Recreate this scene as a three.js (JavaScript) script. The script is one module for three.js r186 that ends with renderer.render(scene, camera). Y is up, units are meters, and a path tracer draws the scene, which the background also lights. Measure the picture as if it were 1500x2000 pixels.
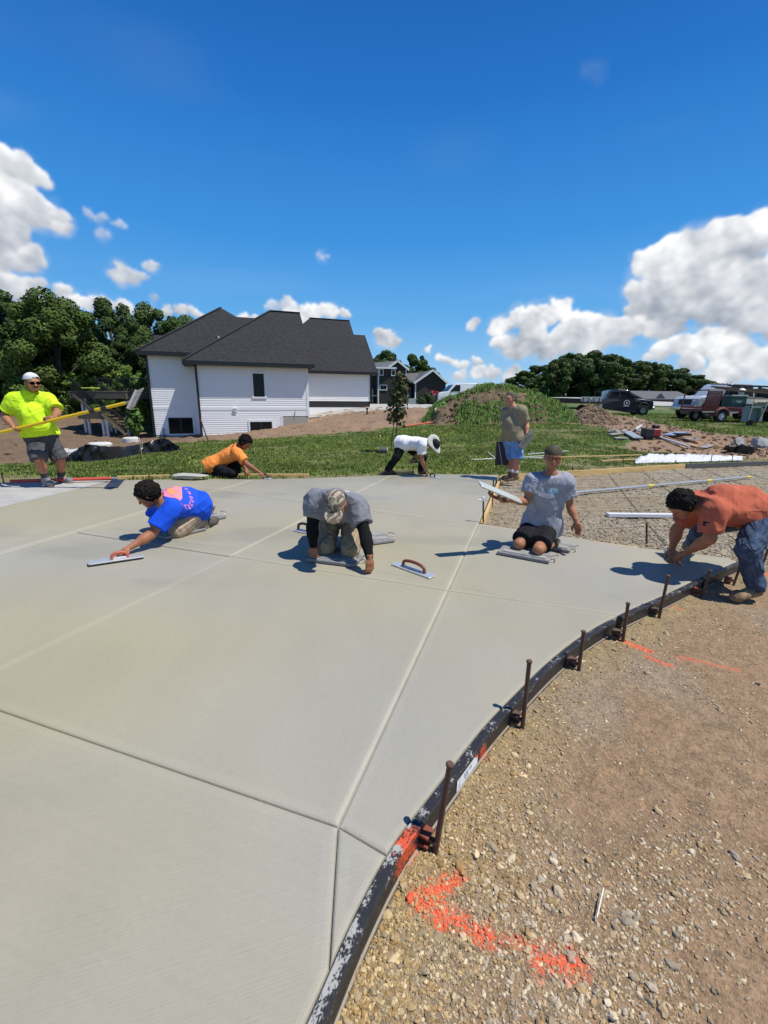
import * as THREE from 'three';
import { mergeGeometries, mergeVertices, toCreasedNormals } from 'three/addons/utils/BufferGeometryUtils.js';
import { RoundedBoxGeometry } from 'three/addons/geometries/RoundedBoxGeometry.js';

// ---------- camera ----------
const scene = new THREE.Scene();
const FOCAL = 867, PITCH = 14.1 * Math.PI / 180, ROLL = 0.4 * Math.PI / 180, EYE = 1.45;
const camera = new THREE.PerspectiveCamera(2 * Math.atan(1000 / FOCAL) * 180 / Math.PI, 0.75, 0.05, 2500);
camera.rotation.order = 'YXZ';
camera.position.set(0, EYE, 0);
camera.rotation.set(-PITCH, 0, ROLL);
// ---------- sun and exposure ----------
const renderer = new THREE.WebGLRenderer({ antialias: true });
renderer.toneMapping = THREE.LinearToneMapping;
renderer.toneMappingExposure = 1.0;
renderer.shadowMap.enabled = true;
const SUN = new THREE.Vector3(0.439, 0.891, 0.118).normalize();
const sun = new THREE.DirectionalLight(new THREE.Color(1.0, 0.955, 0.87), 5.0);
sun.name = 'sun';
sun.position.copy(SUN).multiplyScalar(120); sun.castShadow = true; sun.shadow.radius = 1;
sun.shadow.mapSize.set(4096, 4096);
Object.assign(sun.shadow.camera, { left: -60, right: 60, top: 60, bottom: -60, near: 1, far: 400 });
scene.add(sun);

// ---------- small maths ----------
const rng = (s) => () => { s |= 0; s = s + 0x6D2B79F5 | 0; let t = Math.imul(s ^ s >>> 15, 1 | s); t = t + Math.imul(t ^ t >>> 7, 61 | t) ^ t; return ((t ^ t >>> 14) >>> 0) / 4294967296; };
const clamp = (x, a = 0, b = 1) => x < a ? a : x > b ? b : x;
const mix = (a, b, t) => a + (b - a) * t;
const sst = (a, b, x) => { const t = clamp((x - a) / (b - a)); return t * t * (3 - 2 * t); };
const V = (x, y, z) => new THREE.Vector3(x, y, z);
const hash = (x, y, z) => { let h = Math.imul(x, 374761393) + Math.imul(y, 668265263) + Math.imul(z, 1274126177) | 0; h = Math.imul(h ^ h >>> 13, 1274126177); return ((h ^ h >>> 16) >>> 0) / 4294967296; };
function vn2(x, y, k) {
  const xi = Math.floor(x), yi = Math.floor(y); let u = x - xi, v = y - yi; u = u * u * (3 - 2 * u); v = v * v * (3 - 2 * v);
  const x0 = Math.imul(xi, 374761393), x1 = x0 + 374761393 | 0, y0 = Math.imul(yi, 668265263) + Math.imul(k, 1274126177) | 0, y1 = y0 + 668265263 | 0;
  let a = x0 + y0 | 0, b = x1 + y0 | 0, c = x0 + y1 | 0, d = x1 + y1 | 0;
  a = Math.imul(a ^ a >>> 13, 1274126177); b = Math.imul(b ^ b >>> 13, 1274126177); c = Math.imul(c ^ c >>> 13, 1274126177); d = Math.imul(d ^ d >>> 13, 1274126177);
  a = (a ^ a >>> 16) >>> 0; b = (b ^ b >>> 16) >>> 0; c = (c ^ c >>> 16) >>> 0; d = (d ^ d >>> 16) >>> 0;
  return (a + (b - a) * u + (c - a + (a - b - c + d) * u) * v) / 4294967296;
}
function vnoise(x, y, z = 0) { if (z === 0) return vn2(x, y, 0); const zi = Math.floor(z); let w = z - zi; w = w * w * (3 - 2 * w); return w === 0 ? vn2(x, y, zi) : mix(vn2(x, y, zi), vn2(x, y, zi + 1), w); }
function fbm(x, y, z = 0, o = 4) { let s = 0, a = 0.5, n = 0; for (let i = 0; i < o; i++) { s += a * vnoise(x, y, z); n += a; a *= 0.5; x = x * 2.03 + 17.1; y = y * 2.03 + 5.7; if (z !== 0) z = z * 2.03 + 3.3; } return s / n; }

// ---------- photograph pixel -> direction -> point on the slab plane, the terrain, or at a depth ----------
const cp = Math.cos(PITCH), sp = Math.sin(PITCH), cr = Math.cos(ROLL), sr = Math.sin(ROLL);
const CR = V(cr, sr * cp, -sr * sp), CU = V(-sr, cr * cp, -cr * sp), CF = V(0, -sp, -cp);
const ray = (px, py) => V(0, 0, 0).addScaledVector(CR, (px - 750) / FOCAL).addScaledVector(CU, -(py - 1000) / FOCAL).add(CF);
const SX = -0.03085, SZ = 0.001;
const plane = (x, z) => SX * clamp(x, -7, 9) + SZ * clamp(z, -14, 4);
const slab = (px, py, dy = 0) => { const d = ray(px, py), t = (dy - EYE) / (d.y - SX * d.x - SZ * d.z); return V(d.x * t, EYE + d.y * t, d.z * t); };
const at = (px, py, depth) => { const d = ray(px, py), t = -depth / d.z; return V(d.x * t, EYE + d.y * t, -depth); };
const sdep = (px, py, dy = 0) => -slab(px, py, dy).z;

// ---------- sky: blue air with fair weather cumulus ----------
{
  const W = 2048, Hh = 1024, data = new Float32Array(W * Hh * 4), R = rng(11), puffs = [];
  const add = (dir, r, lit, den, kids = 9) => {
    dir = dir.clone().normalize(); puffs.push({ d: dir, r, lit, den });
    const right = V(-dir.z, 0, dir.x).normalize(), up = V(0, 0, 0).crossVectors(right, dir).normalize(); if (up.y < 0) up.negate();
    for (let k = 0; k < kids; k++) { const a = -0.5 + R() * 4.1, q = 0.55 + R() * 0.5; add(dir.clone().addScaledVector(right, Math.cos(a) * r * q * 1.05).addScaledVector(up, Math.sin(a) * r * q * 0.8), r * (0.28 + R() * 0.3), clamp(lit + 0.16 * Math.sin(a) + 0.06 * (R() - .5)), den, 0); }
  };
  const seen = (x, y, r, lit = .85, den = 1, kids = 9) => { const d = ray(x, y), q = d.length(); add(d, r / FOCAL / (q * Math.sqrt(q)) * .86, lit, den, kids); };
  for (const c of [
    [1290, 520, 60, .9], [1350, 500, 55, .95], [1400, 480, 55, .97], [1470, 470, 60, 1], [1530, 440, 65, 1], [1330, 575, 55, .62], [1410, 560, 70, .78], [1490, 570, 80, .9], [1250, 575, 32, .66], [1245, 605, 30, .5], [1380, 610, 45, .5], [1300, 610, 40, .48], [1560, 560, 90, .9], [1600, 480, 80, 1], [1450, 625, 50, .8], [1530, 640, 50, .75],
    [975, 638, 26, .92], [1010, 625, 28, .95], [1055, 622, 30, .95], [1092, 606, 26, 1], [1130, 632, 34, .92], [1175, 640, 34, .85], [1240, 634, 30, .9], [1215, 655, 30, .75], [1040, 660, 34, .72], [1095, 668, 36, .72], [1150, 672, 36, .68], [985, 672, 24, .8], [1010, 690, 26, .7], [1060, 690, 24, .66],
    [1290, 690, 28, .85], [1330, 680, 30, .92], [1385, 672, 34, .95], [1430, 690, 40, .9], [1480, 710, 46, .88], [1350, 715, 30, .8], [1540, 700, 60, .85], [1410, 735, 40, .8], [1300, 640, 30, .6],
    [921, 634, 11, .9], [870, 700, 15, .9], [888, 704, 13, .9], [905, 712, 12, .85], [930, 706, 13, .8], [935, 728, 18, .92], [960, 733, 16, .9], [1000, 738, 18, .85], [755, 663, 18, .75], [740, 655, 14, .7], [768, 670, 12, .7], [839, 678, 8, .85], [900, 735, 16, .8],
    [15, 325, 48, .92], [60, 345, 34, .9], [85, 410, 36, .88], [30, 400, 60, .8], [-40, 380, 90, .85], [20, 470, 46, .62], [55, 505, 34, .72], [0, 510, 40, .7], [-60, 480, 70, .6], [110, 440, 22, .8],
    [165, 412, 16, .7, .45], [195, 425, 16, .7, .45], [228, 430, 16, .7, .5], [205, 462, 18, .62, .4], [190, 455, 12, .6, .4], [235, 540, 22, .82, .9], [262, 548, 18, .75, .85], [296, 522, 14, .72, .7], [280, 545, 14, .7, .7],
    [150, 588, 18, .92], [190, 598, 24, .95], [235, 604, 22, .95], [275, 612, 18, .9], [300, 590, 14, .62, .7], [325, 615, 16, .9], [355, 612, 16, .85], [385, 616, 14, .9], [60, 575, 40, .7], [120, 575, 22, .8], [20, 570, 40, .75],
    [475, 622, 14, .9], [497, 624, 10, .9], [540, 600, 18, .6, .6], [570, 598, 18, .75, .8], [605, 606, 22, .95], [640, 606, 20, 1], [665, 610, 13, .95], [590, 622, 30, .9],
    [630, 492, 13, .7, .35], [642, 498, 9, .7, .3], [1165, 138, 30, .5, .1, 4],
  ]) seen(...c);
  for (let i = 0; i < 34; i++) { // the same weather goes on round the horizon outside the frame
    const az = 0.95 + R() * (2 * Math.PI - 1.9), el = 0.03 + R() * R() * 0.5, n = 3 + R() * 5, r = 0.02 + 0.05 * R() + el * 0.05;
    for (let k = 0; k < n; k++) { const a = az + (R() - .5) * r * 5, e = Math.max(0.02, el + (R() - .4) * r * 1.2); add(V(Math.sin(a) * Math.cos(e), Math.sin(e), -Math.cos(a) * Math.cos(e)), r * (.5 + R() * .7), .7 + R() * .25, 1, 6); }
  }
  const L = (c) => c.map((v) => { v /= 255; return v <= .04045 ? v / 12.92 : ((v + .055) / 1.055) ** 2.4; });
  const stops = [[-0.1, L([184, 212, 236])], [0.0, L([182, 214, 238])], [0.07, L([146, 198, 240])], [0.16, L([102, 174, 235])], [0.3, L([66, 148, 224])], [0.5, L([42, 117, 200])], [0.72, L([29, 90, 168])], [1.6, L([19, 66, 138])]];
  for (let j = 0; j < Hh; j++) {
    const el = (0.5 - (j + .5) / Hh) * Math.PI * -1, ce = Math.cos(el), se = Math.sin(el);
    let s = 0; while (s < stops.length - 2 && el > stops[s + 1][0]) s++;
    const t = clamp((el - stops[s][0]) / (stops[s + 1][0] - stops[s][0])), air = stops[s][1].map((v, k) => mix(v, stops[s + 1][1][k], t));
    const rowP = puffs.filter((p) => Math.abs(p.d.y - se) < p.r * 1.55 + .02), byCol = Array.from({ length: 64 }, () => []);
    for (const p of rowP) { const hw = (p.r * 1.55 + .03) / Math.max(.15, ce), c = Math.atan2(p.d.z, p.d.x); for (let k = 0; k < 64; k++) { let dl = Math.abs((k + .5) / 64 * 2 * Math.PI - Math.PI - c); if (dl > Math.PI) dl = 2 * Math.PI - dl; if (dl < hw + Math.PI / 64) byCol[k].push(p); } }
    for (let i = 0; i < W; i++) {
      const list = byCol[i >> 5];
      const lon = ((i + .5) / W - 0.5) * 2 * Math.PI; // three: u = atan(z, x) / 2pi + 0.5
      let x = Math.cos(lon) * ce, y = se, z = Math.sin(lon) * ce, o = (j * W + i) * 4;
      let c0 = air[0], c1 = air[1], c2 = air[2];
      if (list.length) {
        const n1 = fbm(x * 26 + 40, y * 30 + 9, z * 26 + 71, 5) - .5, n2 = fbm(x * 26 + 90, y * 30 + 33, z * 26 + 12, 5) - .5, n3 = fbm(x * 9 + 4, y * 9 + 3, z * 9 + 1, 4);
        const wx = x + n1 * 0.034, wy = y + n2 * 0.030, wz = z + n2 * 0.02;
        let dens = 0, lit = 0, wsum = 0, dn = 0, veil = 0;
        for (const p of list) {
          const dx = wx - p.d.x, dy = wy - p.d.y, dz = wz - p.d.z, q = (dx * dx + dy * dy + dz * dz) / (p.r * p.r);
          if (q < 2.4) veil = Math.max(veil, p.den * (1 - q / 2.4)); if (q < 1.6) { const g = (1 - q / 1.6), w = g * g; dens += w * p.den * 1.5; const up = dy / p.r, side = (dx * SUN.x + dz * SUN.z) / p.r; const b = p.lit * (0.74 + 0.30 * up + 0.16 * side); const ww = w * w / p.r; lit += ww * b; dn += ww * p.den; wsum += ww; }
        }
        if (veil > .02) { const va = veil * .55 * sst(.36, .66, fbm(x * 22 + 5, y * 44 + 2, z * 22 + 8, 4)); c0 = mix(c0, .62, va); c1 = mix(c1, .70, va); c2 = mix(c2, .82, va); }
        if (dens > 0.01) {
          const er = fbm(x * 70 + 11, y * 80 + 5, z * 70 + 3, 3), a = sst(0.10, 0.86, dens * (0.30 + 1.25 * (n3 * .5 + (n1 + .5) * .5)) - (er - .42) * .55) * Math.min(1, .15 + .9 * dn / wsum);
          let b = clamp(lit / wsum + (n1 + n2) * 0.75 + (er - .5) * .34 + 0.07, 0, 1.08); b = b * b * .45 + b * .55;
          c0 = mix(c0, mix(0.26, 0.97, b), a); c1 = mix(c1, mix(0.315, 0.98, b), a); c2 = mix(c2, mix(0.40, 1.0, b), a);
        }
      }
      if (el > 0 && el < .9) {
        const wisp = sst(0.56, 0.85, fbm(x * 3 + 7, y * 14, z * 3 + 2, 2)) * 0.035 * sst(.02, .15, el); c0 = mix(c0, .7, wisp); c1 = mix(c1, .76, wisp); c2 = mix(c2, .85, wisp);
      }
      data[o] = c0; data[o + 1] = c1; data[o + 2] = c2; data[o + 3] = 1;
    }
  }
  const tex = new THREE.DataTexture(data, W, Hh, THREE.RGBAFormat, THREE.FloatType);
  tex.mapping = THREE.EquirectangularReflectionMapping; tex.magFilter = THREE.LinearFilter; tex.minFilter = THREE.LinearFilter; tex.needsUpdate = true;
  scene.background = tex; scene.environment = tex; scene.backgroundIntensity = 1; scene.environmentIntensity = 1;
}

// ---------- naming, materials, geometry helpers ----------
const taken = new Map();
const numbered = (n) => { const k = taken.get(n) || 0; taken.set(n, k + 1); return k ? n + '_' + String(k).padStart(3, '0') : n; };
const shade = (o) => { o.traverse((m) => { if (m.isMesh) { m.castShadow = true; m.receiveShadow = true; } }); return o; };
function tag(o, label, category, group) { o.userData.label = label; o.userData.category = category; if (group) o.userData.group = group; return o; }
function thing(name, label, category, pos = null, turn = 0, group) { const o = new THREE.Group(); o.name = numbered(name); scene.add(o); if (pos) o.position.copy(pos); o.rotation.y = turn; return tag(o, label, category, group); }
function part(name, geo, mat, parent) { const m = new THREE.Mesh(geo, mat); m.name = name; m.castShadow = m.receiveShadow = true; parent.add(m); return m; }
function solo(name, geo, mat, label, category, group) { const m = part(numbered(name), geo, mat, scene); return tag(m, label, category, group); }
function struct(name, geo, mat) { const m = part(numbered(name), geo, mat, scene); m.userData.kind = 'structure'; return m; }
const lin = (r, g, b) => new THREE.Color().setRGB(r, g, b);
const std = (c, rough = .8, o = {}) => new THREE.MeshStandardMaterial({ color: c, roughness: rough, side: THREE.DoubleSide, ...o });
const l2s = (v) => { v = clamp(v); return 255 * (v <= .0031308 ? v * 12.92 : 1.055 * v ** (1 / 2.4) - .055); };
function tex(w, h, fn, srgb = true) { // fn(u, v) -> linear [r, g, b]
  const d = new Uint8Array(w * h * 4);
  for (let j = 0; j < h; j++) for (let i = 0; i < w; i++) { const c = fn((i + .5) / w, (j + .5) / h), o = (j * w + i) * 4; for (let k = 0; k < 3; k++) d[o + k] = srgb ? l2s(c[k]) : 255 * clamp(c[k]); d[o + 3] = 255; }
  const t = new THREE.DataTexture(d, w, h); t.magFilter = THREE.LinearFilter; t.minFilter = THREE.LinearMipmapLinearFilter; t.generateMipmaps = true; t.wrapS = t.wrapT = THREE.RepeatWrapping; if (srgb) t.colorSpace = THREE.SRGBColorSpace; t.needsUpdate = true; return t;
}
const rep = (t, x, y) => { const c = t.clone(); c.repeat.set(x, y); c.needsUpdate = true; return c; };
function canvasTex(w, h, draw) { const c = document.createElement('canvas'); c.width = w; c.height = h; draw(c.getContext('2d'), w, h); const t = new THREE.CanvasTexture(c); t.colorSpace = THREE.SRGBColorSpace; return t; }
const box = (x0, x1, y0, y1, z0, z1) => new THREE.BoxGeometry(x1 - x0, y1 - y0, z1 - z0).translate((x0 + x1) / 2, (y0 + y1) / 2, (z0 + z1) / 2);
const rbox = (w, h, d, r, x = 0, y = 0, z = 0) => new RoundedBoxGeometry(w, h, d, 2, r).translate(x, y, z);
const join = (list) => mergeGeometries(list.map((g) => { const h = g.index ? g.toNonIndexed() : g; for (const k of Object.keys(h.attributes)) if (!['position', 'normal', 'uv'].includes(k)) h.deleteAttribute(k); return h; }));
function orient(geo, a, b) { // geometry along +y from 0 to 1 -> from a to b
  const d = b.clone().sub(a), len = d.length(), q = new THREE.Quaternion().setFromUnitVectors(V(0, 1, 0), d.normalize());
  return geo.applyMatrix4(new THREE.Matrix4().compose(a, q, V(1, len, 1)));
}
const rod = (a, b, r0, r1 = r0, seg = 10) => orient(new THREE.CylinderGeometry(r1, r0, 1, seg, 1).translate(0, .5, 0), a, b);
function beam(a, b, w, h, up = V(0, 1, 0), r = 0.003) { // a board from a to b, w wide, h tall, its top edge up
  const d = b.clone().sub(a), len = d.length(); d.normalize(); const s = V(0, 0, 0).crossVectors(up, d).normalize(), u = V(0, 0, 0).crossVectors(d, s);
  const g = new RoundedBoxGeometry(w, h, len, 1, Math.min(r, w / 3, h / 3));
  const m = new THREE.Matrix4().makeBasis(s, u, d); m.setPosition(a.clone().add(b).multiplyScalar(.5)); return g.applyMatrix4(m);
}
function poly3(pts, thick = 0) { // a flat polygon given by 3D points, fanned, with thickness along its normal
  const n = V(0, 0, 0); for (let i = 0; i < pts.length; i++) n.add(V(0, 0, 0).crossVectors(pts[i], pts[(i + 1) % pts.length])); n.normalize();
  const pos = [], tri = (a, b, c) => pos.push(a.x, a.y, a.z, b.x, b.y, b.z, c.x, c.y, c.z), lo = pts.map((p) => p.clone().addScaledVector(n, -thick));
  const ax = Math.abs(n.y) > .8 ? V(1, 0, 0) : V(0, 1, 0), e1 = V(0, 0, 0).crossVectors(ax, n).normalize(), e2 = V(0, 0, 0).crossVectors(n, e1);
  const f = THREE.ShapeUtils.triangulateShape(pts.map((p) => new THREE.Vector2(p.dot(e1), p.dot(e2))), []);
  for (const [a, b, c] of f) { tri(pts[a], pts[b], pts[c]); if (thick) tri(lo[a], lo[c], lo[b]); }
  if (thick) for (let i = 0; i < pts.length; i++) { const j = (i + 1) % pts.length; tri(pts[i], lo[i], lo[j]); tri(pts[i], lo[j], pts[j]); }
  const g = new THREE.BufferGeometry(); g.setAttribute('position', new THREE.Float32BufferAttribute(pos, 3));
  const uv = []; for (let i = 0; i < pos.length; i += 3) { const p = V(pos[i], pos[i + 1], pos[i + 2]); uv.push(p.dot(e1), p.dot(e2)); }
  g.setAttribute('uv', new THREE.Float32BufferAttribute(uv, 2)); g.computeVertexNormals(); return g;
}
const inPoly = (x, z, P) => { let c = false; for (let i = 0, j = P.length - 1; i < P.length; j = i++) { const a = P[i], b = P[j]; if ((a[1] > z) !== (b[1] > z) && x < (b[0] - a[0]) * (z - a[1]) / (b[1] - a[1]) + a[0]) c = !c; } return c; };
const segD = (x, z, a, b) => { const dx = b[0] - a[0], dz = b[1] - a[1], t = clamp(((x - a[0]) * dx + (z - a[1]) * dz) / (dx * dx + dz * dz)); return Math.hypot(x - a[0] - dx * t, z - a[1] - dz * t); };
const polyD = (x, z, P, closed = true) => { let d = 1e9; for (let i = closed ? 0 : 1, j = closed ? P.length - 1 : 0; i < P.length; j = i++) d = Math.min(d, segD(x, z, P[j], P[i])); return d; };
// ---------- terrain ----------
const P2 = (px, py, dy = 0) => { const p = slab(px, py, dy); return [p.x, p.z]; };
// the outer edge of the slab along the black form (from behind the camera to the far right)
const CURVE0 = [[-0.95, 1.6], [-0.66, 0.55], [-0.40, -0.22], P2(600, 1990), P2(690, 1790), P2(765, 1652), P2(826, 1570), P2(880, 1500), P2(945, 1418), P2(1010, 1350), P2(1070, 1292), P2(1130, 1245), P2(1201, 1204), P2(1300, 1160), P2(1380, 1122), P2(1440, 1096)];
const curve = new THREE.CatmullRomCurve3(CURVE0.map(([x, z]) => V(x, 0, z)));
const EDGE = curve.getSpacedPoints(90).map((p) => [p.x, p.z]);
const gridG = P2(660, 1613), gE = P2(875, 1153), gF = P2(935, 1022), gC = P2(450, 1086), gD = P2(643, 989), gA = P2(150, 1039), gB = P2(429, 958);
const lineX = (a, b, c, d) => { const x1 = b[0] - a[0], y1 = b[1] - a[1], x2 = d[0] - c[0], y2 = d[1] - c[1], t = ((c[0] - a[0]) * y2 - (c[1] - a[1]) * x2) / (x1 * y2 - y1 * x2); return [a[0] + x1 * t, a[1] + y1 * t]; };
const backL = P2(225, 938), back1 = P2(395, 935), j0f = P2(497, 936), back2 = P2(600, 934), j1f = P2(765, 928), back3 = P2(860, 926), backR = P2(973, 927), boxR1 = P2(1240, 1068), boxR2 = P2(1425, 1090);
const oldA = P2(137, 958), oldB = P2(0, 990), oldC = [-9.5, -4.4];
const tip = EDGE[EDGE.length - 1];
const SLABP = [...EDGE, boxR2, boxR1, gF, backR, back3, j1f, back2, j0f, back1, backL, oldA, oldB, oldC, [-9.5, 1.6]];
const woodEnd = P2(1335, 908, -.02), greyEnd = [14.5, woodEnd[1] - 1.4];
const BEDP = [gF, backR, [backR[0] + .15, backR[1] - .1], woodEnd, greyEnd, [15, -5.5], [6.5, -5.0], tip, boxR2, boxR1];
const NEARP = [...EDGE, [4.6, -4.9], [7, -5.2], [15, -5.5], [15, 2], [-.9, 2]];
const FLATP = [[-15, 6], [-15, -6.4], backL, back1, j0f, j1f, backR, woodEnd, greyEnd, [16, 6]];
const ctrl = [[400, 861, 26], [300, 863, 26], [200, 869, 26.5], [560, 851, 25.5], [612, 803, 29.5], [650, 799, 29.5], [700, 797, 30], [800, 797, 30], [690, 812, 24.5], [620, 836, 24.5], [560, 855, 23.5], [500, 862, 27.5], [530, 861, 28], [555, 853, 28.4], [580, 840, 28.7], [600, 822, 29], [730, 790, 40], [850, 790, 45], [860, 833, 21], [960, 833, 21], [1090, 827, 21], [1150, 826, 22], [1230, 812, 33], [1130, 808, 33], [1200, 811, 34.5], [1272, 813, 34.5], [1380, 821, 25], [1480, 827, 24], [1300, 842, 19], [1480, 857, 17], [1250, 880, 14.5], [1100, 850, 17.5], [760, 838, 22], [700, 850, 19.5], [600, 868, 17.5], [500, 884, 15], [760, 890, 13], [950, 880, 13.5], [1090, 880, 13.6], [150, 905, 16], [300, 885, 19], [380, 880, 17.5], [20, 908, 14.5], [100, 868, 21], [30, 836, 26], [-80, 800, 31], [0, 800, 31], [90, 812, 30], [1060, 775, 66], [1150, 777, 66], [1100, 773, 80], [1100, 777, 75], [1300, 796, 52], [1450, 795, 45], [1400, 778, 90], [1000, 782, 70], [600, 784, 80], [300, 800, 60], [0, 800, 60], [-300, 860, 26], [1700, 840, 22], [1900, 800, 50]]
  .map(([a, b, d]) => { const p = at(a, b, d); return [p.x, p.z, p.y]; });
for (let a = 0; a < 24; a++) ctrl.push([Math.sin(a * Math.PI / 12) * 170, -Math.cos(a * Math.PI / 12) * 170, Math.abs(a - 12) > 5 ? 2.2 : 0]);
function natural(x, z) {
  let s = 0, w = 0; const r = Math.max(9, Math.hypot(x, z)), k = 1 / (2 * (0.10 * r) ** 2), k2 = k * 0.06;
  for (const c of ctrl) { const d = (x - c[0]) ** 2 + (z - c[1]) ** 2, e = Math.exp(-d * k) + 0.004 * Math.exp(-d * k2) + 1e-9; s += e * c[2]; w += e; }
  return s / w;
}
const gridded = (f, x0, z0, n, step) => { const A = new Float32Array(n * n); for (let j = 0; j < n; j++) for (let i = 0; i < n; i++) A[j * n + i] = f(x0 + i * step, z0 + j * step); return (x, z) => { const a = (x - x0) / step, b = (z - z0) / step; if (a < 0 || b < 0 || a >= n - 1 || b >= n - 1) return f(x, z); const i = a | 0, j = b | 0, u = a - i, v = b - j, o = j * n + i; return mix(mix(A[o], A[o + 1], u), mix(A[o + n], A[o + n + 1], u), v); }; };
const naturalG = gridded(natural, -40, -66, 221, .32);
const flatDist = gridded((x, z) => polyD(x, z, FLATP) * (inPoly(x, z, FLATP) ? -1 : 1), -16, -16, 321, .1);
function ground(x, z) {
  const flat = plane(x, z) - 0.035; if (z > 1) return flat - .08;
  const fd = flatDist(x, z), inside = fd < 0, d = Math.abs(fd), t = inside ? 0 : sst(0, 4.5, d);
  let h = t > 0 ? mix(flat, naturalG(x, z), t) : flat;
  if (inside) h -= 0.14 * sst(0, .25, d); else h += (fbm(x * .9, z * .9, 0, 3) - .5) * 0.10 * sst(0, 1.5, d) + (fbm(x * 4, z * 4, 0, 2) - .5) * .03;
  return h;
}
const tpt = (px, py, far = 120) => { const d = ray(px, py); let t = 2, p = null; for (; t < far; t *= 1.004) { p = V(d.x * t, EYE + d.y * t, d.z * t); if (p.y < ground(p.x, p.z)) break; } return p; };
const T2 = (l) => l.map(([a, b, d]) => { const p = d ? at(a, b, d) : tpt(a, b); return [p.x, p.z]; });
const GX0 = -42, GZ0 = -78, GS = 84;
const DIRT = [
  T2([[500, 861], [560, 855], [640, 847], [720, 842], [800, 833], [838, 827], [905, 828], [905, 812, 26], [850, 795, 31], [830, 794, 38], [600, 794, 36], [600, 800, 32], [480, 856, 30], [480, 860, 27]]),
  T2([[1040, 812, 25], [1105, 795, 29], [1210, 811], [1290, 830], [1400, 846], [1500, 855], [1600, 862], [1600, 900], [1470, 897], [1250, 884], [1215, 870], [1235, 852], [1180, 835], [1085, 826]]),
  T2([[-60, 912], [40, 908], [118, 903], [150, 893], [240, 881], [345, 866], [430, 862], [510, 860], [500, 850, 28], [300, 850, 30], [200, 790, 36], [-60, 780, 36]]),
];
const dirtness0 = (x, z) => { let m = 0; for (const P of DIRT) { const d = polyD(x, z, P) * (inPoly(x, z, P) ? 1 : -1); m = Math.max(m, sst(-.25, .25, d + (fbm(x * 1.6, z * 1.6, 0, 3) - .5) * 1.1)); } return m; };
const dirtness = gridded(dirtness0, GX0, GZ0, 421, .2);
const ROADP = [T2([[598, 797, 33], [720, 797, 33], [832, 796, 34], [850, 789, 44], [720, 786, 46], [598, 789, 44]])];
const edgeLine = [[-8, -7.0], backL, back1, j0f, j1f, backR, woodEnd, greyEnd];
const lawnBare0 = (x, z) => { const d = polyD(x, z, edgeLine, false); return clamp(sst(.75, .1, d + (fbm(x * 3, z * 3, 0, 3) - .5) * .8) * .9 + sst(.47, .68, fbm(x * .45 + 9, z * 1.4, 0, 4)) * .85 + sst(4.2, .4, d) * .45 * sst(.38, .6, fbm(x * 1.1 + 2, z * 2.2, 0, 3))); };
const lawnBare = gridded(lawnBare0, GX0, GZ0, 561, .15);
const grassAt = (x, z) => clamp(1 - dirtness(x, z)) * (1 - .95 * lawnBare(x, z));
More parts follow.
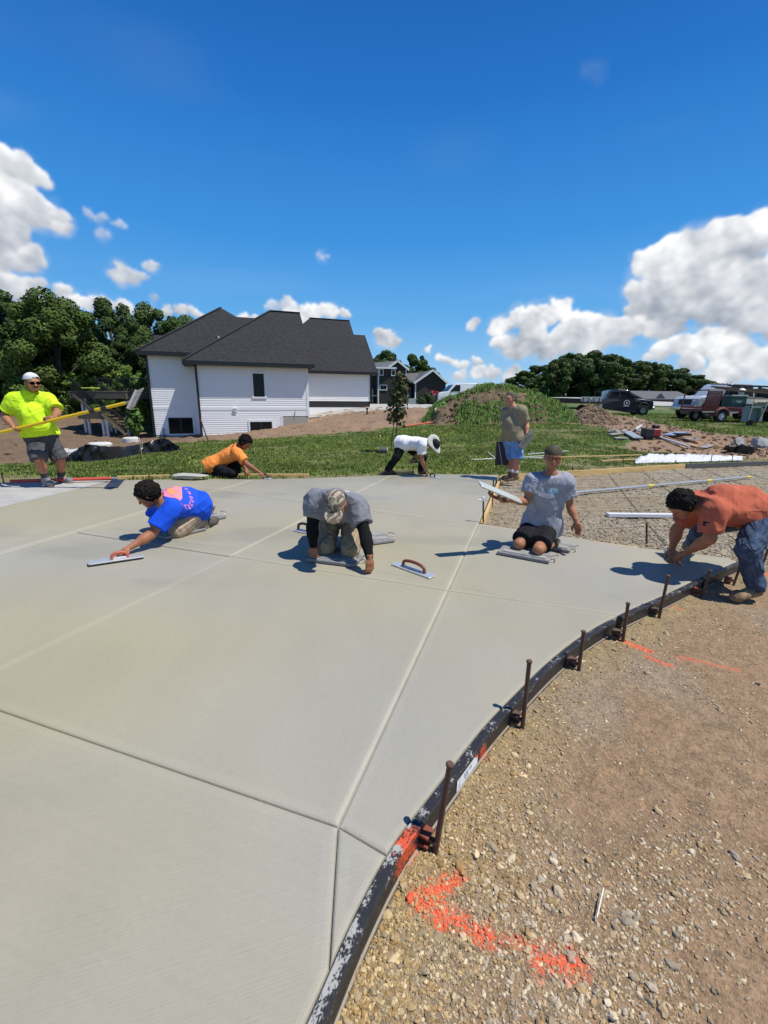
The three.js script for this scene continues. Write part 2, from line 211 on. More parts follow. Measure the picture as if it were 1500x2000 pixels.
{
  const N = 1300, mask = new Float32Array(512 * 512), bare = new Float32Array(512 * 512);
  for (let j = 0; j < 512; j++) for (let i = 0; i < 512; i++) { const x = GX0 + (i + .5) / 512 * GS, z = GZ0 + (j + .5) / 512 * GS; mask[j * 512 + i] = dirtness(x, z); bare[j * 512 + i] = lawnBare(x, z); }
  const bil = (A, u, v) => { const x = clamp(u * 512 - .5, 0, 510.99), y = clamp(v * 512 - .5, 0, 510.99), i = x | 0, j = y | 0, a = x - i, b = y - j; return mix(mix(A[j * 512 + i], A[j * 512 + i + 1], a), mix(A[j * 512 + 512 + i], A[j * 512 + 513 + i], a), b); };
  const map = tex(N, N, (u, v) => {
    const x = GX0 + u * GS, z = GZ0 + v * GS, n = vnoise(x * 7, z * 7) * .5 + vnoise(x * 15, z * 15) * .5, c = fbm(x * .5, z * .5, 0, 3);
    const d = sst(.35, .65, bil(mask, u, v) + (n - .5) * .5), b = sst(.3, .7, bil(bare, u, v) + (n - .5) * .6);
    const g = [0.040 + .03 * n + .02 * c, 0.085 + .06 * n + .02 * c, 0.016 + .012 * n], dry = [0.17 + .08 * n, 0.135 + .06 * n, 0.07 + .03 * n], sb = mix(.72, 1.12, sst(-13, -7, x)), soil = [(0.20 + .14 * (n - .3) + .08 * (c - .5)) * sb, (0.130 + .095 * (n - .3) + .05 * (c - .5)) * sb, (0.078 + .06 * (n - .3) + .03 * (c - .5)) * sb];
    return [0, 1, 2].map((k) => mix(mix(g[k], dry[k], b * .75), soil[k], d));
  });
  map.wrapS = map.wrapT = THREE.ClampToEdgeWrapping;
  const rs = [0], as = []; for (let r = .4; r < 700; r *= r < 40 ? 1.0145 : 1.05) rs.push(r);
  for (let a = -180; a <= 180.001; a += Math.abs(a) < 56 ? .45 : 3) as.push(a * Math.PI / 180);
  const pos = [], uv = [], idx = [], na = as.length;
  for (const r of rs) for (const a of as) { const x = Math.sin(a) * r, z = -Math.cos(a) * r; const dd = r > 12 && r < 50 && x < 3 && z < 0 ? dirtness(x, z) : 0; pos.push(x, ground(x, z) + (dd ? dd * .34 * ((1 - Math.abs(fbm(x * 1.1 + 4, z * 2.3, 0, 3) * 2 - 1)) - .62) : 0), z); uv.push((x - GX0) / GS, (z - GZ0) / GS); }
  for (let i = 0; i < rs.length - 1; i++) for (let j = 0; j < na - 1; j++) { const p = i * na + j; idx.push(p, p + 1, p + na, p + 1, p + na + 1, p + na); }
  const g = new THREE.BufferGeometry(); g.setAttribute('position', new THREE.Float32BufferAttribute(pos, 3)); g.setAttribute('uv', new THREE.Float32BufferAttribute(uv, 2)); g.setIndex(idx); g.computeVertexNormals();
  if (g.attributes.normal.getY(5000) < 0) { const a = g.index.array; for (let i = 0; i < a.length; i += 3) { const t = a[i]; a[i] = a[i + 1]; a[i + 1] = t; } g.computeVertexNormals(); }
  const grain = tex(512, 512, (u, v) => { const n = .5 * vnoise(u * 128, v * 128) + .5 * vnoise(u * 60, v * 60, 3.5); return [n, n, n]; }, false);
  struct('ground', g, std('#ffffff', .95, { map, bumpMap: rep(grain, 24, 24), bumpScale: .03 }));
}
// ---------- the concrete slab: panels parted by tooled joints ----------
const JOINTS = [];
{
  const k1L = (() => { const a = P2(0, 1386); return [gridG[0] + (a[0] - gridG[0]) * 9, gridG[1] + (a[1] - gridG[1]) * 9]; })();
  const j1L = (() => { const a = P2(0, 1303); return [gC[0] + (a[0] - gC[0]) * 6, gC[1] + (a[1] - gC[1]) * 6]; })();
  const k2L = [gA[0] + (gA[0] - gC[0]) * 3, gA[1] + (gA[1] - gC[1]) * 3], j0L = [gA[0] + (gA[0] - gB[0]) * 3, gA[1] + (gA[1] - gB[1]) * 3];
  const k3L = lineX(gB, gD, back1, backL);
  const near = (p) => { let b = 0, d = 1e9; EDGE.forEach((e, i) => { const q = Math.hypot(e[0] - p[0], e[1] - p[1]); if (q < d) { d = q; b = i; } }); return b; };
  const iK1 = near(P2(765, 1652)), iK2 = near(P2(1201, 1204)), iJb = near(P2(632, 1868)), eK1 = EDGE[iK1], eK2 = EDGE[iK2], eJb = EDGE[iJb];
  const jk = lineX(gridG, k1L, gC, j1L); // where the two long joints meet, left of the frame
  const XL = -9.5, onL = (a, b) => lineX(a, b, [XL, 0], [XL, 1]);
  const k2x = onL(gC, gA), j0x = onL(gA, gB), k1x = onL(gridG, k1L), j1x = onL(gC, j1L);
  const panels = [
    [gridG, eJb, ...EDGE.slice(0, iJb).reverse(), [XL, 1.6], k1x], [gridG, eK1, ...EDGE.slice(iJb + 1, iK1).reverse(), eJb],
    [gridG, gE, eK2, ...EDGE.slice(iK1 + 1, iK2).reverse(), eK1], [gE, gF, boxR1, boxR2, ...EDGE.slice(iK2 + 1).reverse(), eK2],
    [gC, gD, gF, gE], [gD, j1f, back3, backR, gF], [gA, gB, gD, gC], [gB, j0f, back2, j1f, gD], [k3L, back1, j0f, gB],
    [gA, j0x, oldC, oldB, oldA, backL, k3L, gB], [gC, gA, j0x, k2x].length ? [gC, gA, j0x, ...(j1x[1] > k1x[1] ? [k1x, jk] : [j1x])] : [], [gridG, gE, gC, ...(j1x[1] > k1x[1] ? [jk] : [j1x, k1x])],
  ];
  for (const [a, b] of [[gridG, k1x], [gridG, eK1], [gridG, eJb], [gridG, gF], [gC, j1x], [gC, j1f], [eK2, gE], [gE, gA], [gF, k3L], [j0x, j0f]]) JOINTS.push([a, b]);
  const SX0 = -9.6, SZ0 = -9.6, SS = 13.8, seg = JOINTS;
  const bd = V(k1x[0] - gridG[0], 0, k1x[1] - gridG[1]).normalize();
  const onNear = (x, z) => (x - gridG[0]) * (k1x[1] - gridG[1]) - (z - gridG[1]) * (k1x[0] - gridG[0]) > 0 === ((0 - gridG[0]) * (k1x[1] - gridG[1]) - (0 - gridG[1]) * (k1x[0] - gridG[0]) > 0);
  const SCORE = [[715, 990, 930, 1019, 1], [715, 996, 930, 1027, .7], [760, 1006, 930, 1034, .5], [520, 970, 596, 981, .9], [522, 976, 560, 981, .6], [222, 1031, 300, 1047, .6], [330, 1056, 441, 1070, .8], [736, 1116, 842, 1134, .8], [905, 1147, 1010, 1172, .9], [660, 962, 760, 975, .5], [900, 1062, 1000, 1076, .3], [860, 1024, 905, 1030, .6], [1020, 1172, 1110, 1182, .5]].map(([a, b, c, d, s]) => [P2(a, b), P2(c, d), s]);
  const wetAt = (x, z) => clamp(sst(-6.1, -8.6, z) * .55 * sst(.35, .6, fbm(x * .5, z * .9, 0, 3)) + sst(.58, .8, fbm(x * .8 + 3, z * 1.5 + 8, 0, 4)) * .5);
  const cmap = tex(1300, 1300, (u, v) => {
    const x = SX0 + u * SS, z = SZ0 + v * SS, f = vnoise(x * 150, z * 150) - .5, m = fbm(x * 1.1, z * 1.1, 0, 4) - .5, y = fbm(x * .55 + 30, z * .8 + 4, 0, 3) - .5;
    const arc = fbm(x * 5 + 2 * vnoise(x * 1.2, z * 1.2), z * 1.4, 0, 2) - .5, st = vnoise((x * bd.z - z * bd.x) * 90, (x * bd.x + z * bd.z) * 1.6) - .5;
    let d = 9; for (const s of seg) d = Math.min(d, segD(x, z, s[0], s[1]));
    let dj = 9; for (const q of [3, 4, 5, 9]) dj = Math.min(dj, segD(x, z, seg[q][0], seg[q][1])); const tool = sst(.052, .042, d) * .014 + sst(.026, .015, dj) * .045 * (.7 + .6 * vnoise(x * 9, z * 9)), broom = onNear(x, z) ? st * .012 : 0; let sc = 0; for (const q of SCORE) { const e = segD(x, z, q[0], q[1]); if (e < .012) sc = Math.max(sc, q[2] * sst(.010, .002, e)); }  // every joint edge slightly paler; lengthwise joints get an extra pale line in the colour
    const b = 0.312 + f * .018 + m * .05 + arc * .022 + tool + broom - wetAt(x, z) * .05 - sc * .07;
    return [b * (1 + y * .12) * 1.065, b * (1 + y * .05) * .995, b * (.765 - y * .22)];
  });
  const rmap = tex(1024, 1024, (u, v) => { const x = SX0 + u * SS, z = SZ0 + v * SS, r = .70 - wetAt(x, z) * .32 + (vnoise(x * 30, z * 30) - .5) * .08; return [r, r, r]; }, false);
  const grit = tex(1024, 1024, (u, v) => { const n = vnoise(u * 512, v * 512) * .45 + vnoise(u * 240, v * 240, 5.5) * .3 + vnoise(u * 48, v * 48) * .25; return [n, n, n]; }, false);
  const broomT = tex(1024, 1024, (u, v) => { const n = vnoise(u * 10, v * 420) * .6 + vnoise(u * 300, v * 512, 2.5) * .4; return [n, n, n]; }, false);
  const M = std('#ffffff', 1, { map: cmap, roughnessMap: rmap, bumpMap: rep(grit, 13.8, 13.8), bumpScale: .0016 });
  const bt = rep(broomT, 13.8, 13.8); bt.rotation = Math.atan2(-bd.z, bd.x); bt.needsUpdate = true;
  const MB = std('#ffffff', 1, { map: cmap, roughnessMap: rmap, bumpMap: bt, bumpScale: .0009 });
  const root = new THREE.Group(); root.name = 'concrete_slab'; root.userData.kind = 'structure'; scene.add(root);
  const build = (P, top, thick, inset, bev, mat, name, parent) => {
    const sh = new THREE.Shape(P.map(([x, z]) => new THREE.Vector2(x, -z)));
    const g = new THREE.ExtrudeGeometry(sh, { depth: thick - 2 * bev, bevelEnabled: bev > 0, bevelThickness: bev, bevelSize: bev * 1.9, bevelOffset: -inset - bev * 1.9, bevelSegments: 3, curveSegments: 4 });
    g.rotateX(-Math.PI / 2); g.translate(0, top - thick + bev, 0);
    const p = g.attributes.position, uv = g.attributes.uv; for (let i = 0; i < p.count; i++) { p.setY(i, p.getY(i) + SX * p.getX(i) + SZ * p.getZ(i)); uv.setXY(i, (p.getX(i) - SX0) / SS, (p.getZ(i) - SZ0) / SS); }
    return part(name, g, mat, parent);
  };
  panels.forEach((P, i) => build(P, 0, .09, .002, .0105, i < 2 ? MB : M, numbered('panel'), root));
  build(SLABP, -.014, .07, .02, 0, M, 'slab_base', root);
  // older, paler slab beside it
  const oldM = std('#ffffff', .9, { map: rep(tex(512, 512, (u, v) => { const b = .40 + (fbm(u * 12, v * 12, 0, 4) - .5) * .14 + (vnoise(u * 220, v * 220) - .5) * .05; return [b, b * .97, b * .89]; }), .6, .6) });
  const og = struct('old_concrete', new THREE.ExtrudeGeometry(new THREE.Shape([[backL[0] - .06, backL[1]], oldA, oldB, oldC, [-13, -3.8], [-13, -6.6], P2(-120, 945), P2(60, 941)].map(([x, z]) => new THREE.Vector2(x, -z))), { depth: .1, bevelEnabled: false }).rotateX(-Math.PI / 2).translate(0, -.1, 0), oldM);
  { const p = og.geometry.attributes.position; for (let i = 0; i < p.count; i++) p.setY(i, p.getY(i) + SX * p.getX(i) + SZ * p.getZ(i) - .002); }
}
// ---------- the gravel beside the slab and the gravel bed inside the forms ----------
const PAINT = [ // strokes of orange marking paint: [x, z, x, z, half width, strength]
  [893, 1716, 823, 1762, .030], [823, 1762, 950, 1830, .036], [823, 1750, 860, 1800, .03], [985, 1835, 1040, 1855, .022, .55], [1050, 1870, 1130, 1890, .034], [1040, 1885, 1050, 1900, .02, .6], [1222, 1256, 1270, 1272, .03], [1265, 1282, 1310, 1300, .03, .7], [1325, 1283, 1440, 1308, .03, .45], [1490, 1120, 1520, 1128, .06], [1310, 1186, 1330, 1190, .03, .4],
].map(([a, b, c, d, w, s = 1]) => [P2(a, b, -.1), P2(c, d, -.1), w * .8, s]);
const paintAt = (x, z, n) => { let m = 0; for (const [a, b, w, s] of PAINT) { const d = segD(x, z, a, b) / w; if (d < 1.9) m = Math.max(m, s * .85 * sst(1.25, .2, d + (n - .5) * 2.3), s * .28 * sst(1.8, .3, d + (n - .5) * .8)); } return m; };
const sideD = gridded((x, z) => polyD(x, z, EDGE, false), -1.2, -7, 331, .025);
const nearH = (x, z) => { const d = sideD(x, z); return plane(x, z) - .106 + .012 * sst(.5, .05, d) + (fbm(x * 2.2, z * 2.2, 0, 3) - .5) * .035 * sst(.05, .5, d) + (fbm(x * 13, z * 13, 0, 3) - .5) * .017 + (vnoise(x * 55, z * 55) - .5) * .006; };
const bedH = (x, z) => plane(x, z) - .102 + (fbm(x * 2.5, z * 2.5, 0, 2) - .5) * .03 + (fbm(x * 16, z * 16, 0, 2) - .5) * .024;
function sheet(name, P, x0, x1, z0, z1, step, h, mat, growth) {
  const xs = [], zs = []; for (let x = x0; x < x1; x += step(Math.abs(x))) xs.push(x); for (let z = z0; z > z1; z -= step(-z)) zs.push(z);
  const id = new Map(), pos = [], uv = [], idx = [];
  const get = (i, j) => { const k = i * 10000 + j; if (!id.has(k)) { id.set(k, pos.length / 3); pos.push(xs[i], h(xs[i], zs[j]), zs[j]); uv.push((xs[i] - x0) / (x1 - x0), (z0 - zs[j]) / (z0 - z1)); } return id.get(k); };
  for (let i = 0; i < xs.length - 1; i++) for (let j = 0; j < zs.length - 1; j++) { const cx = (xs[i] + xs[i + 1]) / 2, cz = (zs[j] + zs[j + 1]) / 2; if (!inPoly(cx, cz, P) && polyD(cx, cz, P) > growth) continue; const a = get(i, j), b = get(i + 1, j), c = get(i + 1, j + 1), d = get(i, j + 1); idx.push(a, b, c, a, c, d); }
  const g = new THREE.BufferGeometry(); g.setAttribute('position', new THREE.Float32BufferAttribute(pos, 3)); g.setAttribute('uv', new THREE.Float32BufferAttribute(uv, 2)); g.setIndex(idx); g.computeVertexNormals();
  return struct(name, g, mat);
}
const stoneTone = (R) => { const k = R(), b = .75 + R() * .5; const c = k < .34 ? [.46, .38, .26] : k < .56 ? [.40, .37, .32] : k < .74 ? [.36, .27, .15] : k < .82 ? [.27, .23, .18] : [.62, .57, .47]; return [c[0] * b * .90, c[1] * b * .81, c[2] * b * .68]; };
{
  const NX0 = -1.0, NX1 = 7.0, NZ0 = .3, NZ1 = -6.2;
  const soil = (x, z) => {
    const n = fbm(x * 22, z * 22, 0, 4), f = vnoise(x * 130, z * 130), g = vnoise(x * 260, z * 260), c = fbm(x * 1.3 + 5, z * 1.3, 0, 3), d = sideD(x, z);
    const ochre = sst(.42, .05, d + (n - .5) * .3), grey = sst(.52, .72, c);
    const b = .62 + n * .5 + (f - .5) * .55 + (g - .5) * .25;
    const a = [.285, .188, .108], o = [.315, .235, .128], gr = [.285, .225, .155];
    const p = paintAt(x, z, f * .6 + g * .4);
    return [0, 1, 2].map((k) => mix(mix(mix(a[k], o[k], ochre), gr[k], grey * .7) * b, [.80, .095, .030][k], p * .92));
  };
  const map = tex(1500, 1500, (u, v) => soil(NX0 + u * (NX1 - NX0), NZ0 + v * (NZ1 - NZ0))); map.wrapS = map.wrapT = THREE.ClampToEdgeWrapping;
  const grain = tex(1024, 1024, (u, v) => { const n = .4 * vnoise(u * 512, v * 512) + .35 * vnoise(u * 230, v * 230, 2.5) + .25 * vnoise(u * 90, v * 90, 4.5); return [n, n, n]; }, false);
  sheet('gravel_ground', NEARP, NX0, NX1, NZ0, NZ1, (d) => d < 2.2 ? .016 : d < 3.5 ? .026 : .045, nearH, std('#ffffff', .96, { map, bumpMap: rep(grain, 5, 4), bumpScale: .008 }), .03);
  const BX0 = 1.0, BX1 = 15, BZ0 = -4.0, BZ1 = -15.2;
  const bmap = tex(1100, 1100, (u, v) => { const x = BX0 + u * (BX1 - BX0), z = BZ0 + v * (BZ1 - BZ0), n = fbm(x * 9, z * 9, 0, 4), f = vnoise(x * 60, z * 60), c = fbm(x * .7 + 2, z * .7, 0, 3), b = .60 + n * .55 + (f - .5) * .7; const k = sst(.4, .65, c); return [mix(.33, .30, k) * b, mix(.29, .245, k) * b, mix(.215, .16, k) * b]; });
  sheet('gravel_bed', BEDP, BX0, BX1, BZ0, BZ1, (d) => d < 7 ? .04 : .07, bedH, std('#ffffff', .96, { map: bmap, bumpMap: rep(grain, 8, 8), bumpScale: .012 }), .03);

  // loose stones: far more than anyone could count
  const rocks = [3, 5, 8, 13].map((s) => { const R = rng(s), g = mergeVertices(new THREE.IcosahedronGeometry(1, 1).deleteAttribute('normal').deleteAttribute('uv')), p = g.attributes.position; for (let i = 0; i < p.count; i++) { const k = .72 + R() * .5; p.setXYZ(i, p.getX(i) * k, p.getY(i) * k * .62, p.getZ(i) * k * .8); } const f = g.toNonIndexed(); f.computeVertexNormals(); return f; });
  const rockM = std('#ffffff', .92);
  const scatter = (name, count, seed, pick, size, h, tone, paint) => {
    const R = rng(seed), per = [[], [], [], []], m4 = new THREE.Matrix4(), q = new THREE.Quaternion(), e = new THREE.Euler();
    for (let k = 0; k < count; k++) { const p = pick(R); if (!p) continue; const s = size(R, p[0], p[1]), c = tone(R, p[0], p[1]); e.set((R() - .5) * .9, R() * 6.28, (R() - .5) * .9); const w = .8 + R() * .7; per[k % 4].push([V(p[0], h(p[0], p[1]) + s * .18, p[1]), e.clone(), V(s * w, s * (.6 + R() * .6), s), c]); }
    const root = new THREE.Group(); root.name = numbered(name); root.userData.kind = 'stuff'; root.userData.label = paint; scene.add(root);
    per.forEach((L, v) => { const im = new THREE.InstancedMesh(rocks[v], rockM, L.length); im.name = 'pebbles'; im.userData.kind = 'stuff'; im.castShadow = im.receiveShadow = true; L.forEach(([p, eu, s, c], i) => { im.setMatrixAt(i, m4.compose(p, q.setFromEuler(eu), s)); im.setColorAt(i, lin(...c)); }); root.add(im); });
  };
  const vis = (x, z) => z < -.15 && Math.abs(x) < -z * .95 + .35;
  const nearTone = (R, x, z) => { const c = stoneTone(R), o = sst(.5, .05, sideD(x, z)); const t = [c[0] * mix(1, .98, o), c[1] * mix(1, .92, o), c[2] * mix(1, .72, o)]; const p = paintAt(x, z, R()) * (R() < .62 ? .95 : .08); return [0, 1, 2].map((k) => mix(t[k], [.84, .10, .033][k], p)); };
  const okN = (x, z) => inPoly(x, z, NEARP) && vis(x, z) && sideD(x, z) > .052;
  const pol = (R, rmin, rmax) => { const r = rmin * (rmax / rmin) ** R(), a = -.25 + R() * 1.15; return [Math.sin(a) * r, -Math.cos(a) * r]; };
  scatter('gravel', 110000, 21, (R) => { const [x, z] = pol(R, .55, 7); if (!okN(x, z)) return null; const d = sideD(x, z), den = .10 + .85 * sst(.55, .03, d) + .55 * sst(.45, .68, fbm(x * 1.7, z * 1.7, 0, 3)) + .5 * sst(1.3, 2.2, d); return R() < den ? [x, z] : null; }, (R) => .002 + .0056 * R() ** 2.8, nearH, nearTone, 'fine crushed gravel strewn over the brown soil beside the black form');
  scatter('gravel', 4200, 22, (R) => { const [x, z] = pol(R, .6, 7); if (!okN(x, z)) return null; const d = sideD(x, z), den = .05 + .4 * sst(.4, .04, d) + .6 * sst(.52, .72, fbm(x * 1.7, z * 1.7, 0, 3)) + .35 * sst(1.4, 2.4, d); return R() < den ? [x, z] : null; }, (R) => .0075 + .011 * R() ** 3, nearH, nearTone, 'larger pale limestone chips lying among the fine gravel');
  const bedTone = (R) => { const c = stoneTone(R), g = (c[0] + c[1] + c[2]) / 3; return [mix(c[0], g, .45) * .86, mix(c[1], g, .45) * .80, mix(c[2], g, .45) * .68]; };
  scatter('gravel', 42000, 23, (R) => { const z = -4.3 - R() * R() * 9.5, x = 1 + R() * 11; return inPoly(x, z, BEDP) && polyD(x, z, BEDP) > .06 && R() < .25 + 1.2 * sst(.62, .38, fbm(x * .7 + 2, z * .7, 0, 3)) ? [x, z] : null; }, (R) => .007 + .014 * R() ** 2, bedH, bedTone, 'grey crushed stone base raked inside the wooden forms');
}
// ---------- lawn ----------
{
  const R = rng(31), blade = (h, w, bend, a) => { const c = Math.cos(a), s = Math.sin(a), x = Math.cos(a * 3.1) * .02, z = Math.sin(a * 2.3) * .02; const P = [[-w, 0, 0], [w, 0, 0], [-w * .7, h * .55, bend * .35], [w * .7, h * .55, bend * .35], [0, h, bend]].map(([u, y, v]) => [x + u * c - v * s, y, z + u * s + v * c]); return [P[0], P[1], P[2], P[1], P[3], P[2], P[2], P[3], P[4]].flat(); };
  const tuft = (seed, n, spread) => { const r = rng(seed), pos = []; for (let k = 0; k < n; k++) { const b = blade(.6 + r() * .5, .055 + r() * .03, (r() - .2) * .5, r() * 6.28), ox = (r() - .5) * spread, oz = (r() - .5) * spread; for (let i = 0; i < b.length; i += 3) pos.push(b[i] + ox, b[i + 1], b[i + 2] + oz); } const g = new THREE.BufferGeometry(); g.setAttribute('position', new THREE.Float32BufferAttribute(pos, 3)); g.computeVertexNormals(); const nn = g.attributes.normal; for (let i = 0; i < nn.count; i++) { const v = V(nn.getX(i) * .5, Math.abs(nn.getY(i)) + .9, nn.getZ(i) * .5).normalize(); nn.setXYZ(i, v.x, v.y, v.z); } return g; };
  globalThis.TUFTS = [tuft(1, 9, 1.6), tuft(2, 11, 2.0), tuft(3, 7, 1.2)];
  globalThis.grassM = std('#ffffff', .75);
  const list = [[], [], []], m4 = new THREE.Matrix4(), q = new THREE.Quaternion();
  for (let k = 0; k < 420000; k++) {
    const d = 6.4 * (38 / 6.4) ** R(), a = (R() - .5) * 1.66, x = Math.tan(a * .98) * d, z = -d;
    if (inPoly(x, z, FLATP) || polyD(x, z, edgeLine, false) < .1) continue;
    const gr = grassAt(x, z); if (R() > gr * .9) continue;
    if (dirtness(x, z) > .3) continue;
    const t = fbm(x * .8, z * .8, 0, 3), long = sst(.5, .75, fbm(x * .35 + 8, z * .35, 0, 2)); const s = (.034 + .026 * R() + .035 * long * (d > 12 ? 1 : .4)) * (1 + d * .018);
    const yel = R() < .2 ? 1 : 0, b = .75 + R() * .5 + (t - .5) * .6;
    list[k % 3].push([x, z, s, R() * 6.28, [(.074 + .06 * t + .15 * yel) * b, (.145 + .06 * t + .09 * yel) * b, (.022 + .016 * t + .03 * yel) * b]]);
  }
  const root = new THREE.Group(); root.name = 'lawn_grass'; root.userData.kind = 'stuff'; root.userData.label = 'short green lawn grass between the slab and the houses'; scene.add(root);
  list.forEach((L, v) => { const im = new THREE.InstancedMesh(TUFTS[v], grassM, L.length); im.name = 'grass_tufts'; im.userData.kind = 'stuff'; im.castShadow = im.receiveShadow = true; L.forEach(([x, z, s, r, c], i) => { im.setMatrixAt(i, m4.compose(V(x, ground(x, z) - .01, z), q.setFromAxisAngle(V(0, 1, 0), r), V(s, s * (.8 + .5 * hash(i, 3, v)), s))); im.setColorAt(i, lin(...c)); }); root.add(im); });
}
// ---------- white house ----------
const glassM = new THREE.MeshPhysicalMaterial({ color: lin(.012, .014, .016), roughness: .06, specularIntensity: .4, side: THREE.DoubleSide });
const whiteM = std(lin(.84, .84, .84), .6), trimM = std(lin(.80, .81, .82), .5), blackM = std(lin(.012, .012, .014), .45), fndM = std(lin(.36, .345, .31), .95);
function siding(u0, u1, y0, y1, w, e = .128) { // lapped boards, each leaning out to its lower lip
  const pos = [], q = (a, b, c, d) => pos.push(...a, ...b, ...c, ...a, ...c, ...d);
  for (let y = y0; y < y1 - .01; y += e) { const t = Math.min(y1, y + e), o = w + .026, i = w + .004; q([u0, y, o], [u1, y, o], [u1, t, i], [u0, t, i]); q([u0, y, w], [u1, y, w], [u1, y, o], [u0, y, o]); q([u1, y, o], [u1, y, w], [u1, t, w], [u1, t, i]); q([u0, y, w], [u0, y, o], [u0, t, i], [u0, t, w]); }
  const g = new THREE.BufferGeometry(); g.setAttribute('position', new THREE.Float32BufferAttribute(pos, 3)); g.computeVertexNormals(); return g;
}
function windowAt(par, u0, u1, y0, y1, w, sashes = 1, frame = trimM, fw = .1) {
  const f = part('window', join([box(u0 - fw, u1 + fw, y1, y1 + fw, w - .02, w + .05), box(u0 - fw, u1 + fw, y0 - fw, y0, w - .02, w + .055), box(u0 - fw, u0, y0, y1, w - .02, w + .05), box(u1, u1 + fw, y0, y1, w - .02, w + .05)]), frame, par);
  for (let k = 0; k < sashes; k++) { const a = mix(u0, u1, k / sashes), b = mix(u0, u1, (k + 1) / sashes), s = .045; part('sash', join([box(a, b, y1 - s, y1, w, w + .035), box(a, b, y0, y0 + s, w, w + .035), box(a, a + s, y0 + s, y1 - s, w, w + .035), box(b - s, b, y0 + s, y1 - s, w, w + .035)]), blackM, f); part('pane', box(a + s, b - s, y0 + s, y1 - s, w + .012, w + .02), glassM, f); }
  return f;
}
const shingleT = tex(512, 512, (u, v) => { const row = Math.floor(v * 28), x = u * 28 + (hash(row, 7, 1) * 3), col = Math.floor(x), n = hash(col, row, 5), f = vnoise(u * 180, v * 180), lip = (v * 28) % 1 < .16 ? .55 : 1, b = (.010 + .015 * n + .008 * f) * lip; return [b * 1.0, b * 1.0, b * 1.12]; });
const roofM = std('#ffffff', .92, { map: rep(shingleT, .26, .26), bumpMap: rep(shingleT, .26, .26), bumpScale: .02 });
{
  const O = at(384, 712, 27.3), h = thing('white_house', 'white lap sided house with dark shingled hip roofs behind the lawn', 'house', V(O.x, 0, O.z), 20 * Math.PI / 180);
  const L = (u, y, w) => V(u, y, w);
  part('wall', siding(0, 4.75, -.92, .82, 0), whiteM, h); part('wall', siding(4.75, 6.5, .46, .82, 0), whiteM, h); part('wall', siding(0, 6.5, 1.0, 3.55, 0), whiteM, h);
  part('wall', siding(-2.77, 0, -.70, .82, -1.5), whiteM, h); part('wall', siding(-2.77, 0, 1.0, 4.1, -1.5), whiteM, h);
  part('wall', siding(6.5, 12.8, 1.38, 3.62, -6.5), whiteM, h);
  part('wall_core', join([box(.02, 6.48, -1.4, 3.5, -9, -.002), box(-2.75, .02, -1.5, 4.05, -12, -1.502), box(6.48, 12.78, -.5, 3.6, -18, -6.502)]), whiteM, h);
  part('band_board', box(-.01, 6.51, .82, 1.0, -.02, .034), trimM, h); part('band_board', box(-2.78, 0, .82, 1.0, -1.52, -1.466), trimM, h);
  part('corner_board', box(6.38, 6.53, .44, 3.52, -.1, .04), trimM, h); part('corner_board', box(4.70, 4.82, -.5, .44, -.02, .036), trimM, h); part('corner_board', box(12.68, 12.83, 1.36, 3.6, -6.6, -6.46), trimM, h);
  part('foundation', box(4.76, 6.46, -1.2, .45, -.2, .01), fndM, h); part('foundation', box(-2.72, -.02, -1.6, -.71, -1.7, -1.49), fndM, h);
  part('foundation', box(6.5, 12.8, .9, 1.37, -6.6, -6.49), std(lin(.02, .02, .02), .7), h);
  windowAt(h, 3.12, 3.78, 1.62, 3.0, .01); windowAt(h, 2.78, 4.12, -.92, .1, .01, 2); windowAt(h, -1.98, -.58, -.66, .33, -1.49, 2);
  for (const [u, w, y0, y1] of [[-.07, .05, -.95, 3.45], [-2.80, -1.46, -1.05, 4.0], [12.85, -6.45, 1.2, 3.55]]) part('downspout', box(u - .06, u + .06, y0, y1, w - .05, w + .05), blackM, h);
  part('wall_lamp', join([box(-.36, -.2, 2.55, 2.9, -1.48, -1.34), box(-.39, -.17, 2.9, 2.95, -1.5, -1.32)]), trimM, h);
  part('vent', join([box(1.88, 2.06, .74, .9, .03, .1), box(1.86, 2.08, .9, .93, .03, .13)]), trimM, h);
  for (const q of [rod(V(5.55, .35, .06), V(5.62, .75, .06), .015), rod(V(-2.3, -1, -1.38), V(-2.28, -.3, -1.38), .03)]) part('pipe', q, std(lin(.12, .12, .13), .5), h);
  const roof = (...p) => poly3(p, .1);
  const B = [L(-.72, 3.6, .52), L(6.82, 3.6, .52), L(7.2, 7.66, -6), L(5.03, 7.66, -6)];
  part('roof', join([roof(...B), roof(L(-.72, 3.6, -12.5), B[0], B[3]), roof(B[2], L(6.82, 3.6, -12.5), L(-.72, 3.6, -12.5), B[3]), roof(B[1], L(6.82, 3.6, -12.5), B[2])]), roofM, h);
  const A = L(1.69, 7.66, -6.02), Ab = L(1.69, 7.66, -11);
  part('roof', join([roof(L(-3.2, 4.15, -.95), L(6.6, 4.15, -.95), A), roof(L(-3.2, 4.15, -16), L(-3.2, 4.15, -.95), A, Ab), roof(L(6.6, 4.15, -.95), L(6.6, 4.15, -16), Ab, A), roof(L(6.6, 4.15, -16), L(-3.2, 4.15, -16), Ab)]), roofM, h);
  part('roof', join([roof(L(1.7, 4.3, -4.6), L(7.5, 4.3, -4.6), L(7.5, 7.78, -10.05), L(1.7, 7.78, -10.05)), roof(L(7.5, 7.78, -10.05), L(7.5, 4.2, -15), L(1.7, 4.2, -15), L(1.7, 7.78, -10.05))]), roofM, h);
